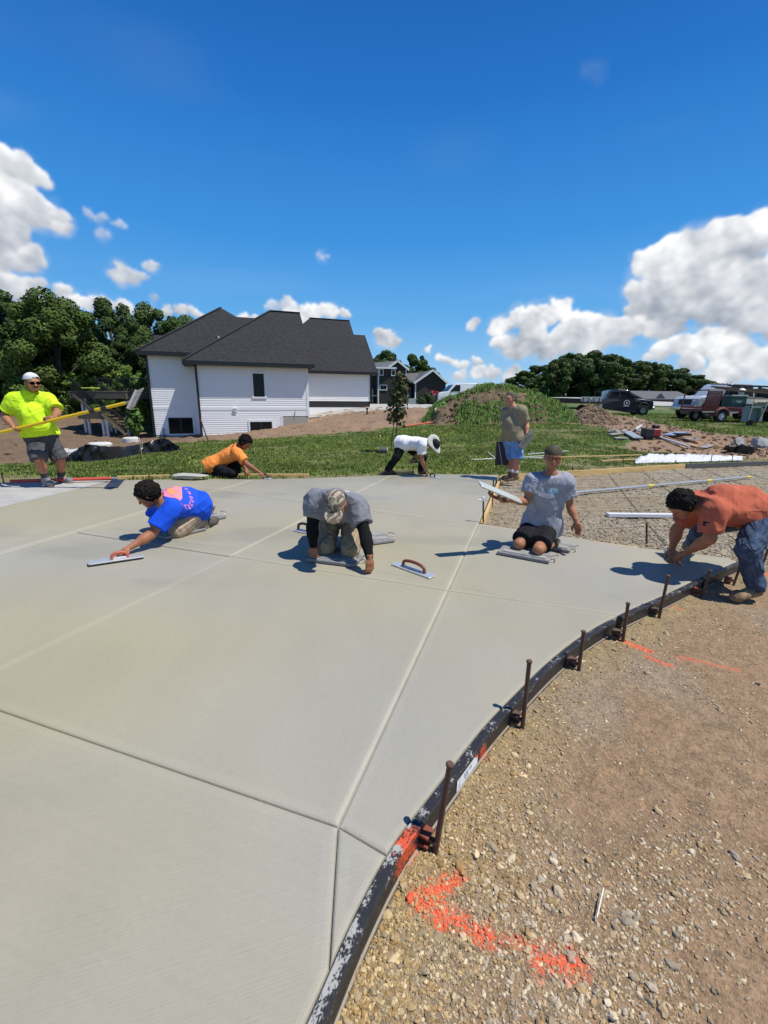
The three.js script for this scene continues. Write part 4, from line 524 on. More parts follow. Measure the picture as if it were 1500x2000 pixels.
// ---------- vehicles ----------
const tyreM = std(lin(.014, .014, .015), .85), chromeM = std(lin(.62, .63, .65), .28, { metalness: .9 }), darkM = std(lin(.02, .02, .022), .6), steelM = std(lin(.42, .43, .45), .38, { metalness: .8 });
function wheel(parent, x, y, z, r, w = .22, rimM = chromeM) {
  const t = part('wheel', new THREE.LatheGeometry([[r * .58, -w / 2], [r * .93, -w / 2], [r, -w * .36], [r, w * .36], [r * .93, w / 2], [r * .58, w / 2]].map(([a, b]) => new THREE.Vector2(a, b)), 28).rotateX(Math.PI / 2).translate(x, y, z), tyreM, parent);
  const spokes = []; for (let k = 0; k < 8; k++) { const a = k * Math.PI / 4; spokes.push(box(-.03, .03, r * .12, r * .5, -.02, .02).rotateZ(a)); }
  part('rim', join([new THREE.LatheGeometry([[r * .46, -w * .3], [r * .6, -w * .45], [r * .6, w * .45], [r * .46, w * .3]].map(([a, b]) => new THREE.Vector2(a, b)), 28).rotateX(Math.PI / 2), new THREE.CylinderGeometry(r * .5, r * .5, w * .3, 24).rotateX(Math.PI / 2).translate(0, 0, 0), ...spokes.map((g) => g.translate(0, 0, w * .22)), new THREE.CylinderGeometry(r * .16, r * .16, w * 1.02, 12).rotateX(Math.PI / 2)]).translate(x, y, z), rimM, t);
  return t;
}
const emblemT = canvasTex(128, 128, (c) => { c.clearRect(0, 0, 128, 128); c.lineWidth = 12; c.strokeStyle = '#e8e6e2'; c.beginPath(); c.arc(64, 60, 44, 0, 7); c.stroke(); c.fillStyle = '#b03028'; c.beginPath(); c.arc(64, 60, 24, 0, 7); c.fill(); c.fillStyle = '#f0eee8'; c.fillRect(52, 44, 24, 30); c.fillRect(18, 108, 92, 10); });
const emblemM = std('#ffffff', .5, { map: emblemT, transparent: true, alphaTest: .3 });
function truck(name, label, pos, turn, paint, lower, cargo, k = 1) { // nose along +x, standing on y = 0, near side +z
  const t = thing(name, label, 'truck', pos, turn), glass = glassM;
  const side = new THREE.Shape(); [[.2, .55], [.2, 1.18], [.35, 1.25], [.62, 1.28], [.78, 1.95], [1.0, 2.03], [2.15, 2.03], [2.35, 1.97], [2.95, 1.34], [3.2, 1.30], [4.15, 1.20], [4.32, 1.08], [4.36, .62], [4.2, .48], [.3, .48]].forEach(([x, y], i) => i ? side.lineTo(x, y) : side.moveTo(x, y));
  const wells = [[3.62, .44]]; for (const [cx, r] of wells) { const h = new THREE.Path(); h.absarc(cx, .55, r, 0, Math.PI * 2); side.holes.push(h); }
  const g = new THREE.ExtrudeGeometry(side, { depth: 1.78, bevelEnabled: true, bevelSize: .05, bevelThickness: .06, bevelSegments: 3 }).translate(0, 0, -.89); part('body', toCreasedNormals(g, .6), paint, t);
  part('lower_panel', join([box(.3, 3.1, .5, .92, .93, .965), box(.3, 3.1, .5, .92, -.965, -.93)]), lower, t);
  for (const s of [1, -1]) {
    const z = s * .962, win = (p) => poly3(p.map(([x, y]) => V(x, y, z)), .02 * s * -1);
    part('side_window', win([[1.66, 1.36], [2.83, 1.36], [2.30, 1.90], [1.66, 1.92]]), glass, t); part('side_window', win([[.72, 1.36], [1.58, 1.36], [1.58, 1.92], [.9, 1.92]]), glass, t);
    const d = part('door', box(1.6, 2.92, .62, 1.33, z - s * .02, z + s * .012), paint, t); part('handle', box(1.72, 1.92, 1.14, 1.18, z + s * .012, z + s * .04), darkM, d);
    if (s > 0) part('emblem', new THREE.PlaneGeometry(.62, .62).translate(2.25, .98, z + .016), emblemM, d);
    part('mirror', rbox(.12, .26, .22, .04, 2.72, 1.5, s * 1.12), darkM, t); part('headlight', rbox(.1, .2, .34, .03, 4.33, .96, s * .68), trimM, t);
    part('fender', new THREE.TorusGeometry(.47, .05, 8, 20, Math.PI).translate(3.62, .55, s * .93), lower, t);
    wheel(t, 3.62, .40, s * .90, .42, .26); wheel(t, 0.15 + cargo.axle, .40, s * .90, .42, .26);
  }
  part('windscreen', poly3([V(2.92, 1.385, .78), V(2.92, 1.385, -.78), V(2.36, 1.975, -.70), V(2.36, 1.975, .70)], .02), glass, t);
  part('rear_window', poly3([V(.60, 1.40, .7), V(.76, 1.92, .65), V(.76, 1.92, -.65), V(.60, 1.40, -.7)], .02), glass, t);
  part('bumper', rbox(.22, .26, 1.9, .06, 4.42, .58, 0), chromeM, t); part('grille', rbox(.06, .34, 1.0, .02, 4.37, .93, 0), darkM, t);
  for (let k = 0; k < 5; k++) part('roof_light', rbox(.08, .04, .1, .015, 2.0, 2.11, -.6 + k * .3), std(lin(.6, .35, .1), .4), t);
  part('chassis', box(-2.6, 4.2, .42, .58, -.45, .45), darkM, t); cargo.build(t);
  { const c = Math.cos(turn), s = Math.sin(turn), gx = (u) => ground(pos.x + u * k * c, pos.z - u * k * s), a = gx(.15 + cargo.axle), b = gx(3.62), sl = (b - a) / (3.47 - cargo.axle) / k; t.rotation.set(0, turn, Math.atan(sl), 'YXZ'); t.position.y = a - sl * k * (.15 + cargo.axle) + .05; t.scale.setScalar(k); }
  return t;
}
{
  const y = (px, py, d) => { const p = at(px, py, d); return V(p.x, ground(p.x, p.z) + .02, p.z); };
  truck('flatbed_truck', 'black flatbed truck with pale side boards parked on the grass', y(1160, 808, 34.5), -9 * Math.PI / 180, new THREE.MeshPhysicalMaterial({ color: lin(.012, .013, .018), roughness: .3, clearcoat: .8, clearcoatRoughness: .08, side: THREE.DoubleSide }), darkM, { axle: -1.0, build(t) {
    const deck = std(lin(.05, .04, .035), .8), board = std(lin(.55, .54, .52), .75);
    part('flatbed', box(-3.9, .18, .95, 1.07, -1.15, 1.15), deck, t); part('bed_rail', box(-3.9, .18, .9, .98, 1.152, 1.19), std(lin(.16, .05, .035), .7), t);
    for (const [a, b] of [[-1.5, -.70], [-.64, .16]]) { const s = part('side_board', rbox(b - a, .40, .04, .012, (a + b) / 2, 1.27, 1.13), board, t); for (const q of [.22, .78]) part('strap', box(mix(a, b, q) - .03, mix(a, b, q) + .03, 1.05, 1.4, 1.15, 1.165), darkM, s); }
    part('tail_rail', box(-3.9, -1.54, 1.05, 1.34, 1.08, 1.15), darkM, t); part('tail_rail', box(-3.92, -3.85, 1.05, 1.38, -1.1, 1.1), darkM, t); part('tail_rail', box(-3.9, .1, 1.05, 1.3, -1.15, -1.08), darkM, t);
    part('rack', join([box(.1, .17, 1.05, 1.95, -.95, -.88), box(.1, .17, 1.05, 1.95, .88, .95), box(.1, .17, 1.88, 1.95, -.88, .88)]), darkM, t); part('mud_flap', box(.02, .3, .42, .92, 1.0, 1.03), board, t);
  } }, .86);
  const pk = truck('pickup_truck', 'white pickup with grey lower panels parked behind the equipment trailer', y(1452, 818, 28.6), Math.PI + 9 * Math.PI / 180, new THREE.MeshPhysicalMaterial({ color: lin(.42, .45, .49), roughness: .3, clearcoat: .8, clearcoatRoughness: .08, side: THREE.DoubleSide }), darkM, { axle: -.7, build(t) { part('cargo_bed', join([box(-1.9, .18, .55, 1.2, -.95, -.88), box(-1.9, .18, .55, 1.2, .88, .95), box(-1.95, -1.88, .55, 1.2, -.95, .95), box(-1.9, .18, .55, .62, -.9, .9)]), t.children[0].material, t); } });
  // emblem also on the side that faces the slab
  part('emblem', new THREE.PlaneGeometry(.6, .6).rotateY(Math.PI).translate(2.1, .98, -.985), emblemM, pk);
  const v = thing('white_van', 'white cargo van behind the weedy earth mound', 'van', y(905, 786, 47), 190 * Math.PI / 180), vp = new THREE.MeshPhysicalMaterial({ color: lin(.78, .79, .80), roughness: .3, clearcoat: .6, side: THREE.DoubleSide });
  { const s = new THREE.Shape(); [[-2.9, .45], [-2.95, 1.2], [-2.85, 2.02], [-2.6, 2.12], [1.05, 2.12], [1.3, 2.05], [1.95, 1.32], [2.75, 1.18], [2.92, 1.0], [2.95, .5], [2.7, .4], [-2.7, .4]].forEach(([a, b], i) => i ? s.lineTo(a, b) : s.moveTo(a, b)); for (const cx of [1.95, -1.7]) { const h = new THREE.Path(); h.absarc(cx, .42, .4, 0, 7); }
    part('body', toCreasedNormals(new THREE.ExtrudeGeometry(s, { depth: 1.85, bevelEnabled: true, bevelSize: .06, bevelThickness: .06, bevelSegments: 3 }).translate(0, 0, -.925), .6), vp, v);
    for (const k of [1, -1]) { part('side_window', poly3([[.75, 1.38], [1.78, 1.38], [1.22, 1.98], [.75, 1.98]].map(([a, b]) => V(a, b, k * 1.0)), .015 * -k), glassM, v); wheel(v, 1.95, .36, k * .84, .36, .24); wheel(v, -1.7, .36, k * .84, .36, .24); part('mirror', rbox(.1, .26, .2, .03, 1.62, 1.45, k * 1.1), darkM, v); part('headlight', rbox(.08, .2, .3, .03, 2.97, .92, k * .72), chromeM, v); }
    part('windscreen', poly3([V(1.99, 1.39, .85), V(1.99, 1.39, -.85), V(1.36, 2.07, -.8), V(1.36, 2.07, .8)], .01), glassM, v); part('grille', rbox(.06, .42, 1.15, .03, 2.99, .82, 0), darkM, v); part('bumper', rbox(.16, .2, 1.9, .05, 2.98, .46, 0), trimM, v); }
  // equipment trailer
  const tp = y(1425, 821, 25), tr = thing('equipment_trailer', 'rusty red equipment trailer with upright slatted ramp and pipe rack', 'trailer', tp, 4 * Math.PI / 180), red = std(lin(.13, .035, .03), .65), U = (px) => (px - 1425) * 25 / FOCAL, Y = (py) => at(1425, py, 25).y - tp.y;
  part('frame', join([beam(V(U(1344), Y(795), .8), V(U(1520), Y(801), .8), .06, .12), beam(V(U(1344), Y(795), -.8), V(U(1520), Y(801), -.8), .06, .12), box(U(1346), U(1515), Y(803), Y(799), -.85, .85)]), red, tr);
  part('side_rail', beam(V(U(1344), Y(793), .84), V(U(1440), Y(799), .84), .05, .06), red, tr);
  for (const a of [1378, 1428]) { for (const s of [.92, -.92]) wheel(tr, U(a), .31, s, .31, .2, std(lin(.62, .64, .66), .45)); part('fender', new THREE.TorusGeometry(.38, .07, 8, 18, Math.PI).scale(1, 1, 2).translate(U(a), .33, .92), red, tr); }
  { const ramp = part('ramp', join([beam(V(U(1344), Y(803), .82), V(U(1350), Y(763), .82), .05, .05), beam(V(U(1344), Y(803), -.82), V(U(1350), Y(763), -.82), .05, .05), beam(V(U(1350), Y(763), -.85), V(U(1350), Y(763), .85), .06, .06), beam(V(U(1344), Y(803), -.85), V(U(1344), Y(803), .85), .06, .06)]), red, tr); ramp.rotation.y = 0;
    const gate = part('ramp_gate', join([beam(V(U(1342), Y(804), .9), V(U(1368), Y(804), .9), .05, .06), beam(V(U(1348), Y(763), .9), V(U(1375), Y(763), .9), .05, .09)]), std(lin(.42, .38, .36), .7), tr); for (let k = 0; k < 11; k++) part('slat', beam(V(U(1343 + k * 2.5), Y(804), .9), V(U(1349 + k * 2.6), Y(764), .9), .035, .045, V(0, 0, 1)), red, gate); }
  part('pipe_rack', join([beam(V(U(1492), Y(822), .8), V(U(1496), Y(752), .8), .09, .14), beam(V(U(1420), Y(756), -.7), V(U(1420), Y(800), -.7), .06, .06), beam(V(U(1492), Y(822), -.7), V(U(1496), Y(752), -.7), .09, .14), beam(V(U(1405), Y(753), .1), V(U(1520), Y(756), .1), .07, .07)]), darkM, tr);
  part('side_panel', box(U(1494), U(1560), Y(828), Y(762), -.8, .9), darkM, tr);
  const load = [['lumber', [[1388, 755, 1505, 763, -.3], [1386, 758, 1505, 767, .1], [1392, 761, 1510, 771, .4]], 'long boards carried on the overhead trailer rack', .22, .07, std(lin(.10, .075, .05), .8)]];
  load.forEach(([n, l, label, w, hh, m]) => l.forEach(([a, b, c, d, z], i) => solo('lumber', beam(V(U(a), Y(b), z).add(tp), V(U(c), Y(d), z).add(tp), w, hh), m, 'long dark board on the overhead rack of the trailer', 'board', 'boards on the trailer rack')));
  solo('overhead_pipe', rod(V(U(1358), Y(751), .7).add(tp), V(U(1520), Y(757), .7).add(tp), .03), darkM, 'long dark pipe reaching out over the trailer ramp', 'pipe');
  const tb = thing('tool_box', 'dark green tool box standing on the red trailer', 'tool box', V(U(1421), Y(799), .2).add(tp)), gM = std(lin(.014, .075, .062), .5);
  part('chest', rbox(.84, .60, .7, .03, 0, .36, 0), gM, tb); part('lid', rbox(.88, .08, .74, .02, 0, .70, 0), std(lin(.30, .33, .33), .5), tb); part('lettering', new THREE.PlaneGeometry(.5, .2).translate(.02, .38, .352), std('#ffffff', .6, { transparent: true, alphaTest: .3, map: canvasTex(256, 100, (c) => { c.fillStyle = '#cfe0da'; c.fillRect(40, 22, 170, 14); c.fillRect(86, 60, 90, 10); }) }), tb);
  solo('helmet_bucket', join([new THREE.SphereGeometry(.16, 16, 10).scale(1.2, .8, 1).translate(0, .18, 0), new THREE.CylinderGeometry(.13, .11, .16, 14)]).translate(U(1432) + tp.x, Y(770) + tp.y, .2 + tp.z), trimM, 'white rounded container on top of the green tool box', 'container');
  { const P = [], N = 22, f = (i, j) => { const u = i / N, v = j / 8; return V(U(mix(1440, 1492, u)), Y(mix(772, 776, u)) - v * mix(.70, .25, u) * (u > .85 ? .8 : 1), mix(-.4, .95, Math.min(1, v * 2.2)) + (vnoise(u * 7, v * 5) - .5) * .12).add(tp); }; for (let i = 0; i < N; i++) for (let j = 0; j < 8; j++) { const a = f(i, j), b = f(i + 1, j), c = f(i + 1, j + 1), d = f(i, j + 1); for (const q of [a, b, c, a, c, d]) P.push(q.x, q.y, q.z); } let g = new THREE.BufferGeometry(); g.setAttribute('position', new THREE.Float32BufferAttribute(P, 3)); g = mergeVertices(g, .001); g.computeVertexNormals(); solo('tarpaulin', g, std(lin(.24, .235, .19), .8), 'grey tarpaulin draped over the load on the trailer', 'tarpaulin'); }
  // upright wheelbarrow
  const wp = tpt(1462, 832), wb = thing('wheelbarrow', 'grey wheelbarrow tipped upright on the grass by the trailer', 'wheelbarrow', V(wp.x, wp.y, wp.z));
  const tub = new THREE.CylinderGeometry(.34, .24, .72, 4, 1).rotateY(Math.PI / 4); part('tub', toCreasedNormals(join([new THREE.BoxGeometry(.68, .70, .10).translate(0, .55, -.05), new THREE.BoxGeometry(.08, .70, .3).rotateZ(.12).translate(.32, .55, .1), new THREE.BoxGeometry(.08, .70, .3).rotateZ(-.12).translate(-.32, .55, .1), new THREE.BoxGeometry(.66, .08, .3).translate(0, .88, .1)]), .5), std(lin(.24, .29, .29), .55), wb);
  part('handle', rod(V(-.30, .3, .28), V(-.18, 1.25, .25), .022), std(lin(.55, .5, .4), .7), wb); part('handle', rod(V(.22, .25, .28), V(.52, 1.22, .25), .022), std(lin(.55, .5, .4), .7), wb); part('leg', rod(V(-.3, .02, .2), V(-.25, .35, .2), .018), darkM, wb); part('leg', rod(V(.1, .02, .2), V(.2, .35, .2), .018), darkM, wb); wheel(wb, -.15, .16, .22, .16, .09, darkM);
}
// ---------- forms, stakes and bars round the pour ----------
const rustM = std('#ffffff', .85, { map: rep(tex(256, 256, (u, v) => { const n = fbm(u * 10, v * 10, 0, 4), f = vnoise(u * 60, v * 60); return [.085 + .10 * n * f, .050 + .04 * n * f, .034 + .018 * n * f]; }), 3, 3) });
const pineT = tex(256, 512, (u, v) => { const g = vnoise(u * 26 + 2 * vnoise(v * 3, u * 2), v * 3), k = vnoise(u * 3, v * 9) > .86 ? .6 : 1; return [(.52 + .14 * g) * k, (.34 + .13 * g) * k, (.135 + .08 * g) * k]; });
const pineM = std('#ffffff', .8, { map: pineT });
{
  const n = 150, pts = curve.getSpacedPoints(n).map((p) => [p.x, p.z]), len = curve.getLength(), uAt = (i) => i / n;
  const nearU = (px, py) => { const q = P2(px, py); let b = 0, d = 9; pts.forEach((p, i) => { const e = Math.hypot(p[0] - q[0], p[1] - q[1]); if (e < d) { d = e; b = i; } }); return b; };
  const nrm = (i) => { const a = pts[Math.max(0, i - 1)], b = pts[Math.min(n, i + 1)], l = Math.hypot(b[0] - a[0], b[1] - a[1]); return [-(b[1] - a[1]) / l, (b[0] - a[0]) / l]; };
  const prof = [[.004, -.10], [.004, -.002], [.007, .001], [.040, .001], [.044, -.003], [.044, -.022], [.038, -.027], [.038, -.088], [.050, -.093], [.050, -.101], [.004, -.101]]; // outward, up
  const per = [0]; for (let k = 1; k < prof.length; k++) per.push(per[k - 1] + Math.hypot(prof[k][0] - prof[k - 1][0], prof[k][1] - prof[k - 1][1])); const tot = per[per.length - 1];
  const oA = nearU(775, 1640) / n, oB = nearU(930, 1440) / n, oS = nearU(903, 1470) / n;
  const formT = tex(2048, 256, (u, v) => {
    const s = u * len, p = v * tot, fine = vnoise(s * 300, p * 300), sp = fbm(s * 22, p * 40, 0, 4), big = fbm(s * 3.2 + 7, 3, 0, 3);
    const topIn = sst(.146, .104, p) * sst(.09, .1, p); // the lip that touched the wet concrete
    const splat = Math.max(sst(.50, .62, sp * .6 + vnoise(s * 90, p * 130) * .15 + (fine - .5) * .25 + topIn * (.20 * sst(.42, .62, big) * sst(.62, .3, u) + .01) - .12 * sst(.15, .19, p)), fine > .93 && sp > .5 ? .7 : 0);
    const b = .010 + .012 * fine + .006 * sp; let c = [b, b, b * 1.15];
    c = c.map((q, k) => mix(q, [.46, .455, .42][k], splat * .8));
    const or = Math.max(sst(.075, .03, Math.abs(s - oA * len) + (sp - .5) * .16 - .02 * (p > .2)), .8 * sst(.045, .02, Math.abs(s - oB * len) + (sp - .5) * .05) * (p > .16 ? 1 : 0)); c = c.map((q, k) => mix(q, [.66, .09, .03][k], or * sst(.35, .55, fine * .5 + sp * .6)));
    if (p > tot - .066 && p < tot - .058) c = [.26, .21, .14]; return c;
  });
  const formM = std('#ffffff', .5, { map: formT, bumpMap: formT, bumpScale: .0012 });
  const section = (i0, i1, label) => {
    const pos = [], uv = [], idx = [], m = prof.length, t = thing('form_section', label, 'concrete form', null, 0, 'black form sections along the curved edge');
    for (let i = i0; i <= i1; i++) { const [nx, nz] = nrm(i), [x, z] = pts[i]; prof.forEach(([o, y], k) => { const X = x + nx * o, Z = z + nz * o; pos.push(X, SX * X + SZ * Z + y, Z); uv.push(uAt(i), per[k] / tot); }); }
    for (let i = 0; i < i1 - i0; i++) for (let k = 0; k < m - 1; k++) { const a = i * m + k; idx.push(a, a + 1, a + m, a + 1, a + m + 1, a + m); }
    for (const e of [0, i1 - i0]) { const b = e * m; for (let k = 1; k < m - 2; k++) e ? idx.push(b, b + k, b + k + 1) : idx.push(b, b + k + 1, b + k); }
    const g = new THREE.BufferGeometry(); g.setAttribute('position', new THREE.Float32BufferAttribute(pos, 3)); g.setAttribute('uv', new THREE.Float32BufferAttribute(uv, 2)); g.setIndex(idx); part('rail', toCreasedNormals(g, .5), formM, t); return t;
  };
  const iS = nearU(1201, 1204), iT = nearU(1362, 1131);
  const secs = [section(0, iS - 1, 'long black form rail with white cement spatter and orange paint'), section(iS + 1, iT, 'black form rail between the red joint clamps'), section(iT + 1, n, 'black form rail in the shadow of the man in the salmon shirt')];
  // hand lettered label stuck on the form
  { const i = nearU(903, 1470), [x, z] = pts[i], [nx, nz] = nrm(i), tx = nz, tz = -nx; const w = .155, h = .055, lt = canvasTex(512, 180, (c) => { c.fillStyle = '#dfe6f0'; c.fillRect(0, 0, 512, 180); c.fillStyle = '#333'; c.font = '700 30px sans-serif'; c.lineWidth = 9; c.strokeStyle = '#15151a'; c.lineCap = 'round'; const sc = (x0, y0, n, s, dx) => { c.beginPath(); c.moveTo(x0, y0); for (let k = 1; k <= n; k++) c.lineTo(x0 + k * dx, y0 + (k % 2 ? -s : s * .5) * (.6 + .5 * hash(k, x0, y0))); c.stroke(); }; sc(160, 80, 7, 36, 15); sc(170, 135, 6, 30, 17); sc(290, 80, 5, 26, 13); c.lineWidth = 5; sc(30, 50, 4, 14, 14); for (let k = 0; k < 4; k++) c.fillRect(30, 90 + k * 18, 60 - 8 * (k % 2), 6); c.fillStyle = '#e8553a'; c.beginPath(); c.moveTo(512, 0); c.lineTo(430, 0); c.lineTo(480, 70); c.lineTo(512, 60); c.fill(); });
    const pl = new THREE.PlaneGeometry(w * 1.25, h); const m = new THREE.Matrix4().makeBasis(V(tx, SX * tx, tz).normalize(), V(0, 1, 0), V(nx, 0, nz)); m.setPosition(x + nx * .0405, SX * x + SZ * z - .057, z + nz * .0405); if (tx < 0) { m.makeBasis(V(-tx, 0, -tz), V(0, 1, 0), V(nx, 0, nz)); m.setPosition(x + nx * .0405, SX * x + SZ * z - .057, z + nz * .0405); } const L = part('label', pl.applyMatrix4(m), std('#ffffff', .6, { map: lt }), secs[0]); L.userData.label = 'pale sticker with black hand lettering'; }
  const stakeG = (L, r) => toCreasedNormals(new THREE.LatheGeometry([[0, -.12], [r * .25, -.12], [r, 0], [r, L - .012], [r * 1.35, L - .006], [r * 1.38, L], [r * 1.1, L + .004], [0, L + .005]].map(([a, b]) => new THREE.Vector2(a, b)), 12), .7);
  const stake = (b, tp, dy, label, group, r = .0125, name = 'form_stake') => { const B = slab(b[0], b[1], dy), T = at(tp[0], tp[1], -B.z + .004), d = T.clone().sub(B), q = new THREE.Quaternion().setFromUnitVectors(V(0, 1, 0), d.clone().normalize()); const s = solo(name, stakeG(d.length(), r), rustM, label, 'stake', group); s.position.copy(B); s.quaternion.copy(q); return s; };
  const G = 'steel stakes along the curved form', tell = ['rusty stake beside the orange arrow painted on the gravel', 'rusty stake past the hand lettered label on the form', 'short rusty stake on the middle of the curved form', 'rusty stake next to the red clamp where two form rails meet', 'tall rusty stake with its shadow falling across the form', 'rusty stake in an orange bracket', 'rusty stake beside the work boot of the man in salmon', 'rusty stake behind the leg of the man in salmon'];
  [[[850, 1667], [879, 1492]], [[1020, 1424], [1034, 1291]], [[1130, 1312], [1140, 1233]], [[1216, 1254], [1227, 1178]], [[1287, 1208], [1305, 1124]], [[1370, 1167], [1387, 1114]], [[1432, 1144], [1446, 1107]], [[1487, 1110], [1500, 1072]]].forEach(([b, t], i) => {
    stake(b, t, -.1, tell[i], G, i < 2 ? .0105 : .0108);
    const k = nearU(b[0] - (i ? 14 : 40), b[1] - 38), [nx, nz] = nrm(k), B = slab(b[0], b[1], -.1), [x, z] = [B.x - nx * .045, B.z - nz * .045], y = SX * x + SZ * z, or = i === 0 || i > 4 ? std(lin(.22, .055, .03), .7) : rustM, sec = secs[k <= iS ? 0 : k <= iT ? 1 : 2];
    const br = part('bracket', join([rbox(.05, .012, .05, .003, 0, -.035, 0), rbox(.05, .012, .05, .003, 0, -.075, 0), rbox(.012, .05, .05, .003, -.022, -.055, 0)]), or, sec); br.position.set(x, y, z); br.rotation.y = Math.atan2(-nz, nx); part('wedge', rbox(.07, .014, .02, .003, .015, -.052, .0), rustM, br);
  });
  // wooden forms round the gravel bed
  const board = (name, a, b, w, h, label, mat = pineM, dy = 0) => { const A = slab(a[0], a[1], dy), B = slab(b[0], b[1], dy), off = V(0, -h / 2, 0); return solo(name, beam(A.add(off), B.add(off), w, h), mat, label, 'board'); };
  board('form_board', [941, 1021], [978, 930], .04, .10, 'pale pine form board running from the corner to the standing man');
  board('form_board', [938, 1025], [1128, 1052], .022, .09, 'thin pine form board in front of the kneeling boy');
  board('form_board', [1132, 1053], [1246, 1069], .022, .09, 'thin pine form board on the far side of the boy');
  board('form_board', [1248, 1070], [1432, 1091], .018, .09, 'thin weathered form strip behind the shadow of the man in salmon', std(lin(.30, .25, .17), .9));
  board('form_board', [978, 928], [1338, 906], .04, .13, 'long knotty pine form board at the back of the gravel bed', pineM, .03);
  { const A = slab(1340, 906, .03), B = V(greyEnd[0], plane(...greyEnd) + .03, greyEnd[1]); solo('form_board', beam(A.add(V(0, -.065, 0)), B.add(V(0, -.065, 0)), .06, .13), std(lin(.10, .10, .10), .8), 'dark grey form board continuing from the knotty pine board', 'board'); }
  for (const [a, b, label] of [[[230, 937], [332, 934], 'pine form strip between the red pole and the concrete chunk'], [[463, 932], [604, 932], 'pine form strip behind the man in the orange shirt'], [[776, 929], [806, 926], 'short pine form strip under the man in the white shirt']]) { const A = tpt(...a), B = tpt(...b); A.y += .03; B.y += .03; solo('form_strip', beam(A, B, .05, .07), pineM, label, 'board'); }
  for (const [a, b, label] of [[[1062, 898], [1252, 892], 'yellow lath lying in the grass behind the long pine board'], [[1174, 904], [1242, 901], 'short yellow lath in the grass beside the white plastic']]) { const A = tpt(...a), B = tpt(...b); A.y += .06; B.y += .06; solo('lath', beam(A, B, .05, .03), pineM, label, 'lath'); }
  const gs = 'thin stakes around the gravel bed';
  for (const [b, t, label, dy] of [[[944, 1020], [944, 976], 'stake with white tape at the corner form board', 0], [[962, 978], [964, 937], 'dark stake half way along the corner form board', 0], [[1263, 1064], [1263, 1022], 'lone dark stake standing in the gravel bed', -.1], [[1217, 911], [1217, 893], 'stake behind the knotty pine board by the lath', 0], [[1319, 907], [1320, 899], 'short stake in front of the white plastic', 0], [[1388, 904], [1391, 888], 'leaning stake at the middle of the white plastic', 0], [[1429, 904], [1432, 886], 'leaning stake at the end of the white plastic', 0], [[1459, 901], [1463, 883], 'leaning stake past the end of the white plastic', 0], [[1493, 900], [1499, 876], 'last leaning stake along the dark grey board', 0], [[1118, 918], [1118, 910], 'stub of a stake behind the boy', 0], [[807, 928], [807, 911], 'stake behind the hand of the man in white', 0], [[291, 937], [291, 926], 'stub of a stake at the pine strip', 0], [[398, 935], [398, 928], 'stub of a stake beside the kneeling man in orange', 0], [[8, 945], [3, 925], 'bent stake beside the man in the lime shirt', 0]]) stake(b, t, dy, label, gs, .011, 'bar_stake');
  { const T = at(944, 977, sdep(944, 1020)); solo('tape_flag', join([rbox(.07, .02, .03, .006, -.03, 0, 0), rbox(.03, .05, .03, .008, 0, .02, 0)]).translate(T.x, T.y, T.z), trimM, 'white tape wrapped round the corner stake', 'tape'); }
  // mat of reinforcing bars in the bed
  const mat = thing('bar_mat', 'grid of thin steel bars lying on the gravel bed', 'steel mesh'), wire = std(lin(.15, .115, .08), .8), paleWire = std(lin(.40, .35, .27), .85);
  const a0 = slab(1258, 923, -.09), a1 = slab(1437, 1054, -.09), dv = a1.clone().sub(a0).normalize(), sv = V(-dv.z, 0, dv.x).normalize(); if (sv.x < 0) sv.negate();
  const clipBar = (o, d, m, name) => { let s0 = null, s1 = null; for (let s = -14; s < 14; s += .1) { const x = o.x + d.x * s, z = o.z + d.z * s; if (inPoly(x, z, BEDP) && polyD(x, z, BEDP) > .12) { if (s0 === null) s0 = s; s1 = s; } else if (s0 !== null) break; } if (s0 === null || s1 - s0 < .4) return; const P = []; for (let k = 0; k <= 12; k++) { const s = mix(s0, s1, k / 12), x = o.x + d.x * s, z = o.z + d.z * s; P.push(V(x, bedH(x, z) + .008 + (m === wire ? .004 : .01), z)); } part(name, new THREE.TubeGeometry(new THREE.CatmullRomCurve3(P), 24, .0052, 5), m, mat); };
  for (let k = -1; k < 9; k++) clipBar(a0.clone().addScaledVector(sv, k * .92), dv, wire, 'bar'); 
  const e0 = slab(1240, 925, -.09), e1 = slab(1490, 925, -.09), ev = e1.clone().sub(e0).normalize(), fv = V(-ev.z, 0, ev.x); if (fv.z < 0) fv.negate();
  for (let k = 0; k < 6; k++) { const o = e0.clone().addScaledVector(fv, k * .92 - .15).addScaledVector(ev, 3); let s0 = null; clipBar(o, ev, paleWire, 'bar'); }
  // long aluminium pole, white straightedge
  { const A = slab(1120, 962, -.04), B = slab(1467, 931, -.04), t = thing('float_pole', 'long aluminium pole with yellow bands resting on the gravel bed', 'pole', A), d = B.clone().sub(A); part('tube', rod(V(0, 0, 0), d, .024, .024, 14), std(lin(.62, .64, .67), .32, { metalness: .75 }), t); for (const f of [.36, .70, .975]) part('band', rod(d.clone().multiplyScalar(f - .014), d.clone().multiplyScalar(f + .014), .026, .026, 14), std(lin(.75, .55, .03), .6), t); }
  { const A = slab(1186, 1004, -.05), B = slab(1352, 1006, -.05); A.y -= .01; B.y -= .01; solo('straightedge', beam(A, B, .09, .05), std(lin(.66, .67, .69), .5), 'white straightedge board lying in the gravel bed', 'board'); }
}
